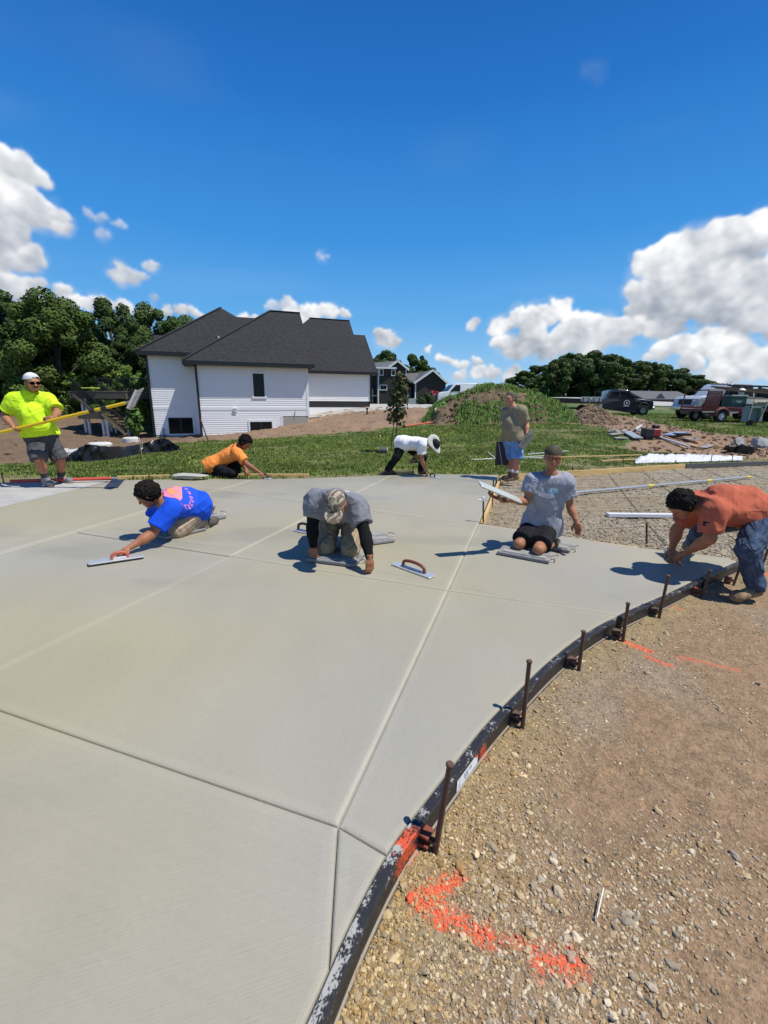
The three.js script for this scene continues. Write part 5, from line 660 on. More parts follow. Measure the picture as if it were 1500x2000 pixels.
// ---------- things lying about ----------
{
  // crumpled white plastic
  const P = [], N = 60, M2 = 16, f = (i, j) => { const u = i / N, v = j / M2, px = mix(1240, 1450, u), lo = mix(908, 902, u), c = at(px, lo - 2, 1), g = tpt(px, mix(lo - 1, lo - 9 - 3 * Math.sin(u * 3), v)), h = Math.sin(Math.PI * v) ** .6 * (.03 + .20 * fbm(u * 6, 2, 0, 3) * sst(1, .6, u) * sst(0, .06, u)) + (vnoise(u * 40, v * 8) - .5) * .09 * Math.sin(Math.PI * v); return V(g.x, g.y + .03 + Math.max(0, h), g.z); };
  const grid = []; for (let i = 0; i <= N; i++) { grid.push([]); for (let j = 0; j <= M2; j++) grid[i].push(f(i, j)); }
  for (let i = 0; i < N; i++) for (let j = 0; j < M2; j++) for (const q of [grid[i][j], grid[i + 1][j], grid[i + 1][j + 1], grid[i][j], grid[i + 1][j + 1], grid[i][j + 1]]) P.push(q.x, q.y, q.z);
  let g = new THREE.BufferGeometry(); g.setAttribute('position', new THREE.Float32BufferAttribute(P, 3)); g = mergeVertices(g, .0005); g.computeVertexNormals(); solo('plastic_sheet', g, std(lin(.66, .67, .71), .35), 'crumpled white plastic sheet behind the dark grey form board', 'plastic sheet');
  const lay = (name, a, b, w, h, m, label, cat, lift = .03, dz = 0) => { const A = tpt(...a), B = tpt(...b); A.y += lift; B.y += lift; return solo(name, beam(A, B, w, h), m, label, cat); };
  lay('screed_bar', [1243, 846], [1345, 879], .09, .06, std(lin(.6, .6, .6), .45, { metalness: .3 }), 'long pale metal straightedge lying on the soil by the tool pile', 'straightedge', .12);
  lay('screed_end', [1240, 846], [1252, 838], .09, .06, std(lin(.6, .6, .58), .5), 'short pale bar crossing the end of the straightedge', 'bar', .16);
  lay('metal_sheet', [1222, 848], [1246, 862], .34, .03, std(lin(.42, .44, .47), .4, { metalness: .4 }), 'grey metal sheet tilted in the weeds beside the tool pile', 'metal sheet', .12);
  lay('grey_plank', [1190, 853], [1214, 850], .2, .05, std(lin(.35, .33, .30), .9), 'weathered grey plank at the end of the tool pile', 'plank', .08);
  lay('grey_plank', [1200, 859], [1224, 859], .2, .05, std(lin(.40, .38, .34), .9), 'weathered grey plank lying in the long grass', 'plank', .06);
  lay('wood_plank', [1298, 856], [1338, 872], .14, .05, std(lin(.22, .12, .08), .85), 'reddish brown plank on the tool pile', 'plank', .06); lay('wood_plank', [1318, 857], [1362, 868], .12, .05, std(lin(.20, .10, .075), .85), 'dark red plank with its end towards the shovel', 'plank', .05);
  lay('wood_plank', [1342, 870], [1362, 876], .14, .05, std(lin(.42, .28, .16), .85), 'short tan plank at the end of the tool pile', 'plank', .05); lay('metal_tray', [1302, 856], [1332, 850], .4, .04, std(lin(.32, .40, .52), .35, { metalness: .4 }), 'bluish metal tray on the tool pile', 'tray', .12); lay('dark_case', [1316, 856], [1346, 857], .26, .08, darkM, 'black flat case on the tool pile', 'case', .16); lay('metal_tray', [1336, 862], [1362, 864], .3, .03, std(lin(.45, .45, .46), .4), 'pale flat tray beside the black case', 'tray', .1);
  const sv = tpt(1375, 874), sh = thing('shovel', 'shovel with a yellow handle lying on the soil', 'shovel', V(0, 0, 0)); { const A = tpt(1372, 877), B = tpt(1388, 872), C = tpt(1436, 880); for (const q of [A, B, C]) q.y += .05; part('blade', beam(A, B, .22, .02), std(lin(.45, .44, .42), .5, { metalness: .5 }), sh); part('shaft', rod(B, C, .018), std(lin(.55, .36, .06), .6), sh); }
  const heapOf = (name, px, py, n, s, m, label, cat, seed) => { const c = tpt(px, py), R = rng(seed), L = []; for (let k = 0; k < n; k++) { const q = clodG.clone(); q.applyMatrix4(new THREE.Matrix4().compose(V((R() - .5) * s * 2.6, s * .28 + R() * s * .3, (R() - .5) * s), new THREE.Quaternion().setFromEuler(new THREE.Euler(R() * 3, R() * 6, R() * 3)), V(s * .6, s * .42, s * .5))); L.push(q); } const me = solo(name, join(L), m, label, cat); me.position.copy(c); return me; };
  heapOf('black_bag', 1434, 884, 5, .34, std(lin(.02, .02, .022), .6), 'crumpled black bag beside the shovel handle', 'bag', 3); heapOf('grey_sack', 1464, 876, 4, .4, std(lin(.34, .34, .33), .8), 'crumpled pale grey sack behind the black bag', 'sack', 4); heapOf('rubble', 1205, 848, 5, .22, std(lin(.36, .34, .31), .95), 'broken grey concrete rubble in the weeds', 'rubble', 6);
  { const c = tpt(1272, 858), t = thing('power_trowel', 'small black and red engine machine on the tool pile', 'machine', c); part('engine', rbox(.34, .3, .3, .06, .1, .25, 0), std(lin(.30, .02, .02), .45), t); part('guard', join([rbox(.36, .34, .34, .05, -.18, .24, 0), rod(V(-.3, .05, .1), V(.3, .05, .1), .03)]), darkM, t); part('tank', rbox(.22, .14, .2, .04, .1, .46, 0), darkM, t); part('bar', rod(V(-.25, .3, .1), V(-.34, .62, .12), .015), darkM, t); part('foot', box(-.3, .25, 0, .1, -.14, .14), darkM, t); }
  const whiteBar = std(lin(.62, .64, .62), .6); [[[905, 897], [1000, 892]], [[945, 901], [1090, 893]], [[920, 903], [1060, 899]], [[1030, 893], [1110, 886]], [[953, 890], [968, 903]], [[1036, 889], [1046, 894]]].forEach(([a, b], i) => { const A = tpt(...a), B = tpt(...b); A.y += .05 + i * .012; B.y += .05 + i * .012; solo('white_bar', rod(A, B, .012, .012, 8), whiteBar, 'thin pale bar lying on the lawn behind the standing man', 'bar', 'pale bars left on the lawn'); });
  { const A = tpt(786, 838), B = tpt(870, 828); A.y += .12; B.y += .18; solo('orange_pipe', rod(A, B, .035), std(lin(.62, .12, .07), .6), 'pale red pipe on the soil at the foot of the mound', 'pipe'); }
  { const A = slab(20, 940, .05), B = slab(229, 934, .05), t = thing('red_pole', 'red pole lying behind the feet of the man in the lime shirt', 'pole', A), d = B.clone().sub(A); part('shaft', rod(V(0, 0, 0), d.clone().multiplyScalar(.94), .026), std(lin(.52, .07, .045), .5), t); part('tip', rod(d.clone().multiplyScalar(.94), d, .02), steelM, t); }
  { const c = slab(366, 929, .06), cl = solo('concrete_chunk', clodG.clone().applyMatrix4(new THREE.Matrix4().makeScale(.36, .06, .16)), std(lin(.40, .39, .35), .95), 'flat broken piece of concrete at the back edge of the slab', 'concrete'); cl.position.copy(c); }
  { const a = slab(216, 953, .006), b = slab(231, 937, .006); solo('dark_strip', beam(a, b, .19, .012), std(lin(.022, .028, .042), .4), 'dark flat strip lying where the old and new concrete meet', 'strip'); }
  { const p = tpt(748, 887), t = thing('tree_bag', 'small dark bucket with a pale end lying on the lawn', 'bucket', p); part('side', new THREE.CylinderGeometry(.12, .10, .24, 16).rotateZ(Math.PI / 2).translate(0, .1, 0), std(lin(.06, .062, .065), .7), t); part('end', new THREE.CylinderGeometry(.1, .1, .02, 16).rotateZ(Math.PI / 2).translate(.125, .1, 0), std(lin(.6, .58, .5), .7), t); }
  { const p = tpt(409, 866), t = thing('survey_post', 'black post with a red tip in front of the white house', 'post', p); part('post', rod(V(0, -.1, 0), V(-.3, 1.05, 0), .025), darkM, t); part('tip', rod(V(-.3, 1.05, 0), V(-.32, 1.12, 0), .03), std(lin(.6, .05, .04), .5), t); part('foot', rbox(.5, .1, .3, .03, .02, .03, 0), darkM, t); }
  { const p = at(717, 800, 29.5), y = ground(p.x, p.z); solo('black_post', join([rod(V(0, -.2, 0), V(0, .45, 0), .05), rod(V(0, .40, 0), V(0, .50, 0), .09)]).translate(p.x, y, p.z), darkM, 'short black post in the soil before the driveway', 'post'); }
  { const p = at(813, 778, 40), y = ground(p.x, p.z); const t = thing('flower_bed', 'dark shrub with red flowers by the brown house', 'shrub', V(p.x + 1.0, y, -46)); part('foliage', crownGeo(5, [[0, .45, 0, .7], [1.0, .5, 0, .6], [.6, .9, 0, .5]], 500, .22, (R, b) => [.035 * b, .06 * b, .02 * b]), leafVM, t); part('blossom', crownGeo(6, [[1.3, 1.2, 0, .35], [.9, 1.3, 0, .25]], 60, .16, (R, b) => [.45 * b, .05 * b, .05 * b]), leafVM, t); }
  // a scrap with white shaft pressed into the gravel, a stray stone with writing left out
  { const a = slab(1166, 1792, -.088), b = slab(1179, 1734, -.078); solo('white_straw', beam(a, b, .0045, .0035), std(lin(.66, .64, .58), .5), 'thin white sliver lying on the soil', 'litter'); }
}
// ---------- people: distance fields meshed to one body each, clothes as children ----------
const smin = (a, b, k) => { const h = Math.max(k - Math.abs(a - b), 0) / k; return Math.min(a, b) - h * h * k * .25; };
const cone = (a, b, ra, rb) => { const bx = b.x - a.x, by = b.y - a.y, bz = b.z - a.z, l = 1 / (bx * bx + by * by + bz * bz + 1e-9); return (x, y, z) => { const px = x - a.x, py = y - a.y, pz = z - a.z, h = clamp((px * bx + py * by + pz * bz) * l), dx = px - bx * h, dy = py - by * h, dz = pz - bz * h; return Math.sqrt(dx * dx + dy * dy + dz * dz) - mix(ra, rb, h); }; };
const half = (p, n) => (x, y, z) => (x - p.x) * n.x + (y - p.y) * n.y + (z - p.z) * n.z; // inside where negative
const uni = (fs, k = .04) => (x, y, z) => { let d = 1e9; for (const f of fs) d = smin(d, f(x, y, z), k); return d; };
const cut = (f, ...hs) => (x, y, z) => { let d = f(x, y, z); for (const h of hs) d = Math.max(d, h(x, y, z)); return d; };
const frame = (o, r, u, f) => ({ o, r, u, f, ell(c, s) { return (x, y, z) => { const px = x - o.x, py = y - o.y, pz = z - o.z, a = (px * r.x + py * r.y + pz * r.z - c[0]) / s[0], b = (px * u.x + py * u.y + pz * u.z - c[1]) / s[1], e = (px * f.x + py * f.y + pz * f.z - c[2]) / s[2], q = Math.sqrt(a * a + b * b + e * e); return (q - 1) * Math.min(s[0], s[1], s[2]); }; }, pt(c) { return o.clone().addScaledVector(r, c[0]).addScaledVector(u, c[1]).addScaledVector(f, c[2]); }, dir(c) { return V(0, 0, 0).addScaledVector(r, c[0]).addScaledVector(u, c[1]).addScaledVector(f, c[2]).normalize(); } });
function netMesh(f, pts, pad, cell) { // naive surface nets, skipping blocks that lie far from the surface
  const lo = V(1e9, 1e9, 1e9), hi = V(-1e9, -1e9, -1e9); for (const p of pts) { lo.min(p); hi.max(p); } lo.subScalar(pad); hi.addScalar(pad);
  const B = 6, nx = Math.ceil((hi.x - lo.x) / cell / B) * B + 1, ny = Math.ceil((hi.y - lo.y) / cell / B) * B + 1, nz = Math.ceil((hi.z - lo.z) / cell / B) * B + 1, G = new Float32Array(nx * ny * nz).fill(NaN), I = (i, j, k) => (k * ny + j) * nx + i, rad = cell * B * .9;
  const live = []; for (let k = 0; k < nz - 1; k += B) for (let j = 0; j < ny - 1; j += B) for (let i = 0; i < nx - 1; i += B) { if (Math.abs(f(lo.x + (i + B / 2) * cell, lo.y + (j + B / 2) * cell, lo.z + (k + B / 2) * cell)) < rad * 1.35) live.push([i, j, k]); }
  const val = (i, j, k) => { const q = I(i, j, k); let v = G[q]; if (v !== v) v = G[q] = f(lo.x + i * cell, lo.y + j * cell, lo.z + k * cell); return v; };
  const vid = new Map(), pos = [], idx = [], c8 = [];
  for (const [bi, bj, bk] of live) for (let k = bk; k < bk + B; k++) for (let j = bj; j < bj + B; j++) for (let i = bi; i < bi + B; i++) {
    let m = 0; for (let c = 0; c < 8; c++) { const v = val(i + (c & 1), j + (c >> 1 & 1), k + (c >> 2)); c8[c] = v; if (v < 0) m |= 1 << c; } if (m === 0 || m === 255) continue;
    let sx = 0, sy = 0, sz = 0, n = 0; for (let a = 0; a < 8; a++) for (let b = 0; b < 3; b++) { const e = a | 1 << b; if (e === a || (c8[a] < 0) === (c8[e] < 0)) continue; const t = c8[a] / (c8[a] - c8[e]); sx += (a & 1) + (b === 0 ? t : 0); sy += (a >> 1 & 1) + (b === 1 ? t : 0); sz += (a >> 2) + (b === 2 ? t : 0); n++; }
    vid.set(I(i, j, k), pos.length / 3); pos.push(lo.x + (i + sx / n) * cell, lo.y + (j + sy / n) * cell, lo.z + (k + sz / n) * cell);
  }
  for (const key of vid.keys()) { const i = key % nx, j = Math.floor(key / nx) % ny, k = Math.floor(key / nx / ny); const v0 = G[key]; const quad = (e, a, b, c, d) => { if (e !== e || (v0 < 0) === (e < 0)) return; const A = vid.get(a), Bq = vid.get(b), C = vid.get(c), D = vid.get(d); if (A === undefined || Bq === undefined || C === undefined || D === undefined) return; v0 < 0 ? idx.push(A, Bq, C, A, C, D) : idx.push(A, C, Bq, A, D, C); };
    if (j > 0 && k > 0) quad(G[I(i + 1, j, k)], I(i, j - 1, k - 1), I(i, j, k - 1), key, I(i, j - 1, k)); if (i > 0 && k > 0) quad(G[I(i, j + 1, k)], I(i - 1, j, k - 1), I(i - 1, j, k), key, I(i, j, k - 1)); if (i > 0 && j > 0) quad(G[I(i, j, k + 1)], I(i - 1, j - 1, k), I(i, j - 1, k), key, I(i - 1, j, k)); }
  const g = new THREE.BufferGeometry(); g.setAttribute('position', new THREE.Float32BufferAttribute(pos, 3)); g.setIndex(idx); g.computeVertexNormals(); return g;
}
const skinTone = { tan: lin(.34, .145, .075), brown: lin(.27, .11, .058), pale: lin(.48, .225, .15), mid: lin(.37, .165, .088) };
const clothBase = [.14, .3, .55].map((k) => rep(tex(256, 256, (u, v) => { const q = .72 * (1 + (vnoise(u * 120, v * 120) - .5) * k + (fbm(u * 6, v * 6, 0, 3) - .5) * k * 2); return [q, q, q]; }), 1.5, 1.5));
const creaseT = rep(tex(512, 512, (u, v) => { const w = fbm(u * 7, v * 7, 0, 2), a = 1 - Math.abs(vnoise(u * 9 + w * 3.5, v * 22 + w * 6) * 2 - 1), b = 1 - Math.abs(vnoise(u * 26 - w * 5, v * 15 + w * 4, 3.5) * 2 - 1), q = .62 * a * a * a + .38 * b * b * b; return [q, q, q]; }, false), .3, .22);
const clothMat = (c, fleck = .14, rough = .92, crease = 0) => new THREE.MeshPhysicalMaterial({ color: lin(...c.map((v) => v / .72)), roughness: rough, specularIntensity: Math.max(...c) < .03 ? .3 : .6, side: THREE.DoubleSide, map: clothBase[fleck < .2 ? 0 : fleck < .4 ? 1 : 2], ...(crease ? { bumpMap: creaseT, bumpScale: crease } : {}) });
const withUV = (g, s = 3) => { const p = g.attributes.position, uv = new Float32Array(p.count * 2); for (let i = 0; i < p.count; i++) { uv[2 * i] = (p.getX(i) + p.getZ(i) * .7) * s; uv[2 * i + 1] = (p.getY(i) + p.getZ(i) * .5) * s; } g.setAttribute('uv', new THREE.BufferAttribute(uv, 2)); return g; };
function splitPrint(g, o, r, u, w, h, n) { // faces of a garment under a printed area, with their own uv
  const p = g.attributes.position, nn = g.attributes.normal, ix = g.index.array, keep = [], pos = [], nor = [], uv = [];
  const c = (i) => { const x = p.getX(i) - o.x, y = p.getY(i) - o.y, z = p.getZ(i) - o.z; return [(x * r.x + y * r.y + z * r.z) / w + .5, (x * u.x + y * u.y + z * u.z) / h + .5, nn.getX(i) * n.x + nn.getY(i) * n.y + nn.getZ(i) * n.z]; };
  for (let t = 0; t < ix.length; t += 3) { const q = [ix[t], ix[t + 1], ix[t + 2]], k = q.map(c); if (k.every(([a, b, d]) => a > 0 && a < 1 && b > 0 && b < 1 && d > .15)) q.forEach((i, j) => { pos.push(p.getX(i), p.getY(i), p.getZ(i)); nor.push(nn.getX(i), nn.getY(i), nn.getZ(i)); uv.push(k[j][0], k[j][1]); }); else keep.push(...q); }
  g.setIndex(keep); const f = new THREE.BufferGeometry(); f.setAttribute('position', new THREE.Float32BufferAttribute(pos, 3)); f.setAttribute('normal', new THREE.Float32BufferAttribute(nor, 3)); f.setAttribute('uv', new THREE.Float32BufferAttribute(uv, 2)); return f;
}
// hand: palm, four bent fingers, a thumb from the side of the palm
function handSdf(w, d, n, side, curl = .5, spread = .0, size = 1) {
  d = d.clone().normalize(); n = n.clone().addScaledVector(d, -n.dot(d)).normalize(); const s = V(0, 0, 0).crossVectors(n, d).multiplyScalar(side), P = (a, b, c) => w.clone().addScaledVector(d, a * size).addScaledVector(s, b * size).addScaledVector(n, c * size), fs = [], pts = [w];
  fs.push(uni([cone(P(-.03, 0, 0), P(.03, 0, 0), .027 * size, .024 * size), cone(P(.03, -.026, 0), P(.085, -.030, .004), .017 * size, .013 * size), cone(P(.03, 0, 0), P(.092, 0, 0), .018 * size, .014 * size), cone(P(.03, .022, 0), P(.085, .028, .004), .018 * size, .013 * size)], .02));
  [[-.032, .060, .0085], [-.011, .076, .0092], [.011, .080, .0094], [.031, .072, .0092]].forEach(([b, L, r], k) => { let a = P(.086 + (k === 1 || k === 2 ? .006 : 0), b, .002), ang = curl * .7, dirv = d.clone(); for (let q = 0; q < 3; q++) { const l = L * [.48, .3, .22][q] * size, v = d.clone().multiplyScalar(Math.cos(ang)).addScaledVector(n, Math.sin(ang)).addScaledVector(s, b * spread * 6), e = a.clone().addScaledVector(v.normalize(), l); fs.push(cone(a, e, r * size * (1 - q * .08), r * size * (.92 - q * .1))); pts.push(e); a = e; ang += curl * [.95, .7, 0][q]; } });
  const t0 = P(.02, .030, .008), t1 = P(.052, .050, .020 + curl * .012), t2 = P(.080, .050 - curl * .012, .030 + curl * .016); fs.push(cone(t0, t1, .0145 * size, .011 * size), cone(t1, t2, .011 * size, .0085 * size)); pts.push(t1, t2);
  return { f: uni(fs, .007), pts };
}
// o: joints (world) hL hR kL kR aL aR tL tR sL sR eL eR wL wR neck head; face, up; build; skin; garments
function person(label, o) {
  const J = o.J, b = o.build || 1, t = thing('person', label, 'person', V((J.aL.x + J.aR.x) / 2, 0, (J.aL.z + J.aR.z) / 2)), O = t.position.clone();
  const add = (name, g, m, par = t) => { g.translate(-O.x, -O.y, -O.z); return part(name, g, m, par); };
  const mid = (p, q, f = .5) => p.clone().lerp(q, f), hipC = mid(J.hL, J.hR), shC = mid(J.sL, J.sR), spine = shC.clone().sub(hipC).normalize(), chest = mid(hipC, shC, .72);
  const across = J.sR.clone().sub(J.sL).normalize(), front = (o.front || V(0, 0, 0).crossVectors(spine, across)).clone().normalize();
  const in1 = (p, q, k) => p.clone().lerp(q, k);
  const torso = (g, belly = o.belly || 0) => { const fs = [...(o.arch ? [cone(mid(hipC, shC, .35).add(o.arch), mid(hipC, shC, .75).add(o.arch), .125 * b + g, .12 * b + g)] : []), cone(hipC, chest, .115 * b + g, .125 * b + g), cone(in1(J.hL, J.hR, .12), in1(J.sL, J.sR, .16), .10 * b + g, .085 * b + g), cone(in1(J.hR, J.hL, .12), in1(J.sR, J.sL, .16), .10 * b + g, .085 * b + g), cone(in1(J.sL, J.sR, .05), in1(J.sR, J.sL, .05), .066 * b + g, .066 * b + g), cone(J.hL, J.hR, .105 * b + g, .105 * b + g), cone(mid(chest, shC, .8), in1(J.neck, J.head, .12), .07 * b + g, .058 + g * .7), cone(J.neck, in1(J.sL, J.sR, .06), .052 * b + g, .058 * b + g), cone(J.neck, in1(J.sR, J.sL, .06), .052 * b + g, .058 * b + g)]; if (belly) { const c = mid(hipC, shC, .36).addScaledVector(front, .06 + belly * .35); fs.push(cone(c, c.clone().addScaledVector(spine, .12), .13 + belly + g, .12 + belly * .8 + g)); } return fs; };
  const arm = (s, e, w, g) => [cone(s, mid(s, e, .5), .058 * b + g, .052 * b + g), cone(mid(s, e, .4), e, .052 * b + g, .042 * b + g), cone(e, mid(e, w, .35), .042 * b + g, .043 * b + g), cone(mid(e, w, .3), w, .043 * b + g, .027 + g)];
  const leg = (h, k, a, g) => [cone(h, k, .092 * b + g, .060 * b + g), cone(k, mid(k, a, .35), .058 * b + g, .060 * b + g), cone(mid(k, a, .3), a, .060 * b + g, .038 + g)];
  // head
  const F = o.face.clone().normalize(), U0 = o.up.clone().addScaledVector(F, -o.up.dot(F)).normalize(), Rr = V(0, 0, 0).crossVectors(F, U0), hd = frame(J.head, Rr, U0, F), hs = o.headSize || 1, E = (c, s) => hd.ell(c.map((v) => v * hs), s.map((v) => v * hs)), C = (c, d, ra, rb) => cone(hd.pt(c.map((v) => v * hs)), hd.pt(d.map((v) => v * hs)), ra * hs, rb * hs);
  const sockets = [E([.032, .006, .098], [.017, .011, .016]), E([-.032, .006, .098], [.017, .011, .016])];
  const headF = (() => { const s = uni([E([0, .025, -.012], [.076, .092, .098]), E([0, -.045, .030], [.056, .066, .062]), E([0, -.085, .055], [.026, .022, .024]), E([.046, -.018, .052], [.026, .026, .026]), E([-.046, -.018, .052], [.026, .026, .026]), E([0, .030, .062], [.054, .018, .032])], .03), nose = C([0, .008, .090], [0, -.022, .108], .009, .013), ears = [E([.077, -.004, -.006], [.010, .030, .019]), E([-.077, -.004, -.006], [.010, .030, .019])], lips = C([-.018, -.052, .088], [.018, -.052, .088], .007, .007); return (x, y, z) => { let d = smin(s(x, y, z), nose(x, y, z), .012); for (const k of sockets) d = Math.max(d, -k(x, y, z) - .004); d = smin(d, lips(x, y, z), .006); d = Math.min(d, ears[0](x, y, z), ears[1](x, y, z)); return d; }; })();
  const neckF = cone(J.neck, hd.pt([0, -.05, -.02]), .058 * Math.min(1.1, b), .054);
  const headG = netMesh(uni([headF, neckF], .02), [hd.pt([0, .02, 0]), J.neck], .15, .0062);
  const bodyF = uni([...torso(0), ...arm(J.sL, J.eL, J.wL, 0), ...arm(J.sR, J.eR, J.wR, 0), ...leg(J.hL, J.kL, J.aL, 0), ...leg(J.hR, J.kR, J.aR, 0)], .035);
  const all = Object.values(J), bodyG = netMesh(bodyF, all, .16, .0135), geos = [bodyG, headG];
  for (const s of ['L', 'R']) { const q = o['hand' + s]; const wd = q.d || J['w' + s].clone().sub(J['e' + s]), h = handSdf(J['w' + s], wd, q.n, s === 'R' ? 1 : -1, q.curl ?? .5, q.spread ?? .1, q.size || 1); geos.push(netMesh(h.f, h.pts, .045, .0045)); }
  const bare = mergeGeometries(geos.map((g) => { const q = g.clone(); return q; })); add('body', withUV(bare, 4), clothMat(o.skin.toArray(), .12, .55));
  // clothes
  const wr = (amp, sc = 9) => (x, y, z) => { const n = fbm(x * sc, y * sc * 1.3 + 3, z * sc + .5, 2) - .5, r = Math.abs(vnoise(x * sc * 1.9 + y * sc * 1.1, z * sc * 1.5 - y * sc * .7, .5 + x * 3) - .5); return (n * 1.1 + (.25 - r) * .9) * amp; };
  const fold = (f, amp, sc) => { const q = wr(amp, sc); return (x, y, z) => { const d = f(x, y, z); return Math.abs(d) < .05 ? d - q(x, y, z) : d; }; };
  const S = o.shirt, slv = S.sleeve ?? .62, g0 = S.g ?? .018;
  const hg = (o.pants.g ?? .016) + .014 + (S.loose || 0) * .5, hem = hipC.clone().addScaledVector(spine, S.hem ?? -.06);
  const tor = cut(uni([...torso(g0), cone(J.hL.clone().addScaledVector(spine, .05), J.hR.clone().addScaledVector(spine, .05), .115 * b + hg, .115 * b + hg), cone(J.hL.clone().addScaledVector(spine, -.05), J.hR.clone().addScaledVector(spine, -.05), .117 * b + hg + .004, .117 * b + hg + .004), cone(J.hL.clone().addScaledVector(spine, -.16), J.hR.clone().addScaledVector(spine, -.16), .118 * b + hg + .008, .118 * b + hg + .008), ...(o.belly ? [] : [])], .05), half(hem, spine.clone().negate()), half(in1(J.neck, J.head, S.collar ?? .10), J.head.clone().sub(J.neck).normalize().addScaledVector(front, S.scoop ?? .12).normalize()));
  const sleeve = (s, e) => { const d = e.clone().sub(s), n = d.clone().normalize(), end = s.clone().addScaledVector(d, slv); return cut(cone(s, end.clone().addScaledVector(n, .05), .062 * b + g0 + .004, .060 * b + g0 + .012 + (S.flare || 0)), half(end, n)); };
  const shirtF = fold(uni([tor, sleeve(J.sL, J.eL), sleeve(J.sR, J.eR)], .075), (S.wrinkle ?? .016) * 1.1, S.wsc || 9);
  let shG = netMesh(cut(shirtF, ...(S.cuts || [])), [hipC, shC, J.sL, J.sR, J.eL, J.eR, J.neck, hem], .24 + (o.belly || 0), .0095); shG = withUV(shG);
  if (S.print) { const pr = splitPrint(shG, S.print.o, S.print.r, S.print.u, S.print.w, S.print.h, S.print.n); const m = add('shirt_print', pr, std('#ffffff', .9, { map: S.print.map })); m.userData.label = S.print.label; }
  add('shirt', shG, clothMat(S.c, S.fleck ?? .14, .92, .009));
  if (S.under) { const uf = fold(uni([...arm(J.sL, J.eL, in1(J.wL, J.eL, .08), .007), ...arm(J.sR, J.eR, in1(J.wR, J.eR, .08), .007)], .02), .006, 14); add('undersleeves', withUV(netMesh(uf, [J.sL, J.sR, J.eL, J.eR, J.wL, J.wR], .1, .011)), clothMat(S.under)); }
  const Pn = o.pants, pg = Pn.g ?? .016, waist = hipC.clone().addScaledVector(spine, Pn.waist ?? .09);
  const pleg = (h, k, a) => { if (Pn.short) { const d = k.clone().sub(h), n = d.clone().normalize(), end = h.clone().addScaledVector(d, Pn.short); return cut(cone(h, end.clone().addScaledVector(n, .06), .098 * b + pg, .074 * b + pg + (Pn.flare ?? .016)), half(end, n)); } const n = a.clone().sub(k).normalize(), end = in1(k, a, .97); return cut(uni([cone(h, k, .10 * b + pg, .068 * b + pg), cone(k, end.clone().addScaledVector(n, .04), .066 * b + pg, .050 + pg)], .03), half(end.clone().addScaledVector(n, .02), n)); };
  const pantF = fold(uni([cut(uni([cone(J.hL, J.hR, .115 * b + pg, .115 * b + pg), cone(hipC, waist, .12 * b + pg, .118 * b + pg)], .04), half(waist, spine)), pleg(J.hL, J.kL, J.aL), pleg(J.hR, J.kR, J.aR)], Pn.short ? .022 : .035), (Pn.wrinkle ?? .016) * 1.2, Pn.wsc || 10);
  add(Pn.short ? 'shorts' : 'trousers', withUV(netMesh(pantF, [J.hL, J.hR, J.kL, J.kR, waist, ...(Pn.short ? [] : [J.aL, J.aR])], .18, .0115)), clothMat(Pn.c, Pn.fleck ?? .3, .92, .015));
  for (const s of ['L', 'R']) {
    const a = J['a' + s], toe = J['t' + s], k = J['k' + s], sh = a.clone().sub(k).normalize(), fd = toe.clone().sub(a), sole = o['sole' + s] || V(0, -1, 0), heel = a.clone().addScaledVector(sole, .045).addScaledVector(fd.clone().normalize(), -.035), ball = toe.clone().addScaledVector(fd.clone().normalize(), -.06);
    const lowPt = (o.floor && !o['sole' + s]) ? V(toe.x, o.floor(toe.x, toe.z), toe.z) : toe.clone().addScaledVector(sole, .035);
    const up = uni([cone(heel, a, .043, .044), cone(heel.clone().lerp(ball, .25), ball, .046, .043), cone(ball, toe.clone().addScaledVector(fd.clone().normalize(), -.035), .045, .036), cone(a, a.clone().addScaledVector(sh, -(o.shoe.shaft || .03)), .050, .056)], .03);
    const m = add('shoe', withUV(netMesh(cut(fold(up, .006, 22), half(lowPt, sole)), [heel, toe, a, a.clone().addScaledVector(sh, -.12)], .1, .009)), clothMat(o.shoe.c, .5));
    const so = cut(uni([cone(heel, ball, .049, .050), cone(ball, toe.clone().addScaledVector(fd.clone().normalize(), -.03), .050, .041)], .02), half(lowPt, sole), half(lowPt.clone().addScaledVector(sole, -.024), sole.clone().negate())); const sg = netMesh(so, [heel, toe], .09, .009); sg.translate(-O.x, -O.y, -O.z); part('sole', withUV(sg), clothMat(o.shoe.sole || [.09, .075, .06]), m);
    if (o.sock) { const e = a.clone().addScaledVector(sh, -o.sock.h); add('sock', withUV(netMesh(cut(cone(a.clone().addScaledVector(sh, .02), e.clone().addScaledVector(sh, -.04), .047, .054), half(e, sh.clone().negate())), [a, e], .09, .009)), clothMat(o.sock.c)); }
  }
  const hp = (c) => hd.pt(c.map((v) => v * hs)), hdm = (n, f, pts, m, cell = .0065, pad = .05) => add(n, withUV(netMesh(f, pts, pad, cell)), m);
  const ball = [hp([0, .13, 0]), hp([.09, 0, .1]), hp([-.09, 0, -.12])];
  if (o.hair) { const H = o.hair, g = H.g ?? .012, shell = E([0, .028 + (H.lift || 0), -.016], [.078 + g, .094 + g * 1.2, .100 + g]), n = hd.dir(H.n || [0, -.62, .78]), pl = half(hp(H.at || [0, .045, .060]), n), nz = wr(H.noise ?? .024, 40), side = [E([.077, -.006, .0], [.016, .036, .024]), E([-.077, -.006, 0], [.016, .036, .024])]; hdm('hair', (x, y, z) => { let d = Math.max(shell(x, y, z) - nz(x, y, z), pl(x, y, z)); for (const q of side) d = Math.max(d, -q(x, y, z)); return d; }, ball, clothMat(H.c, .5, .85)); }
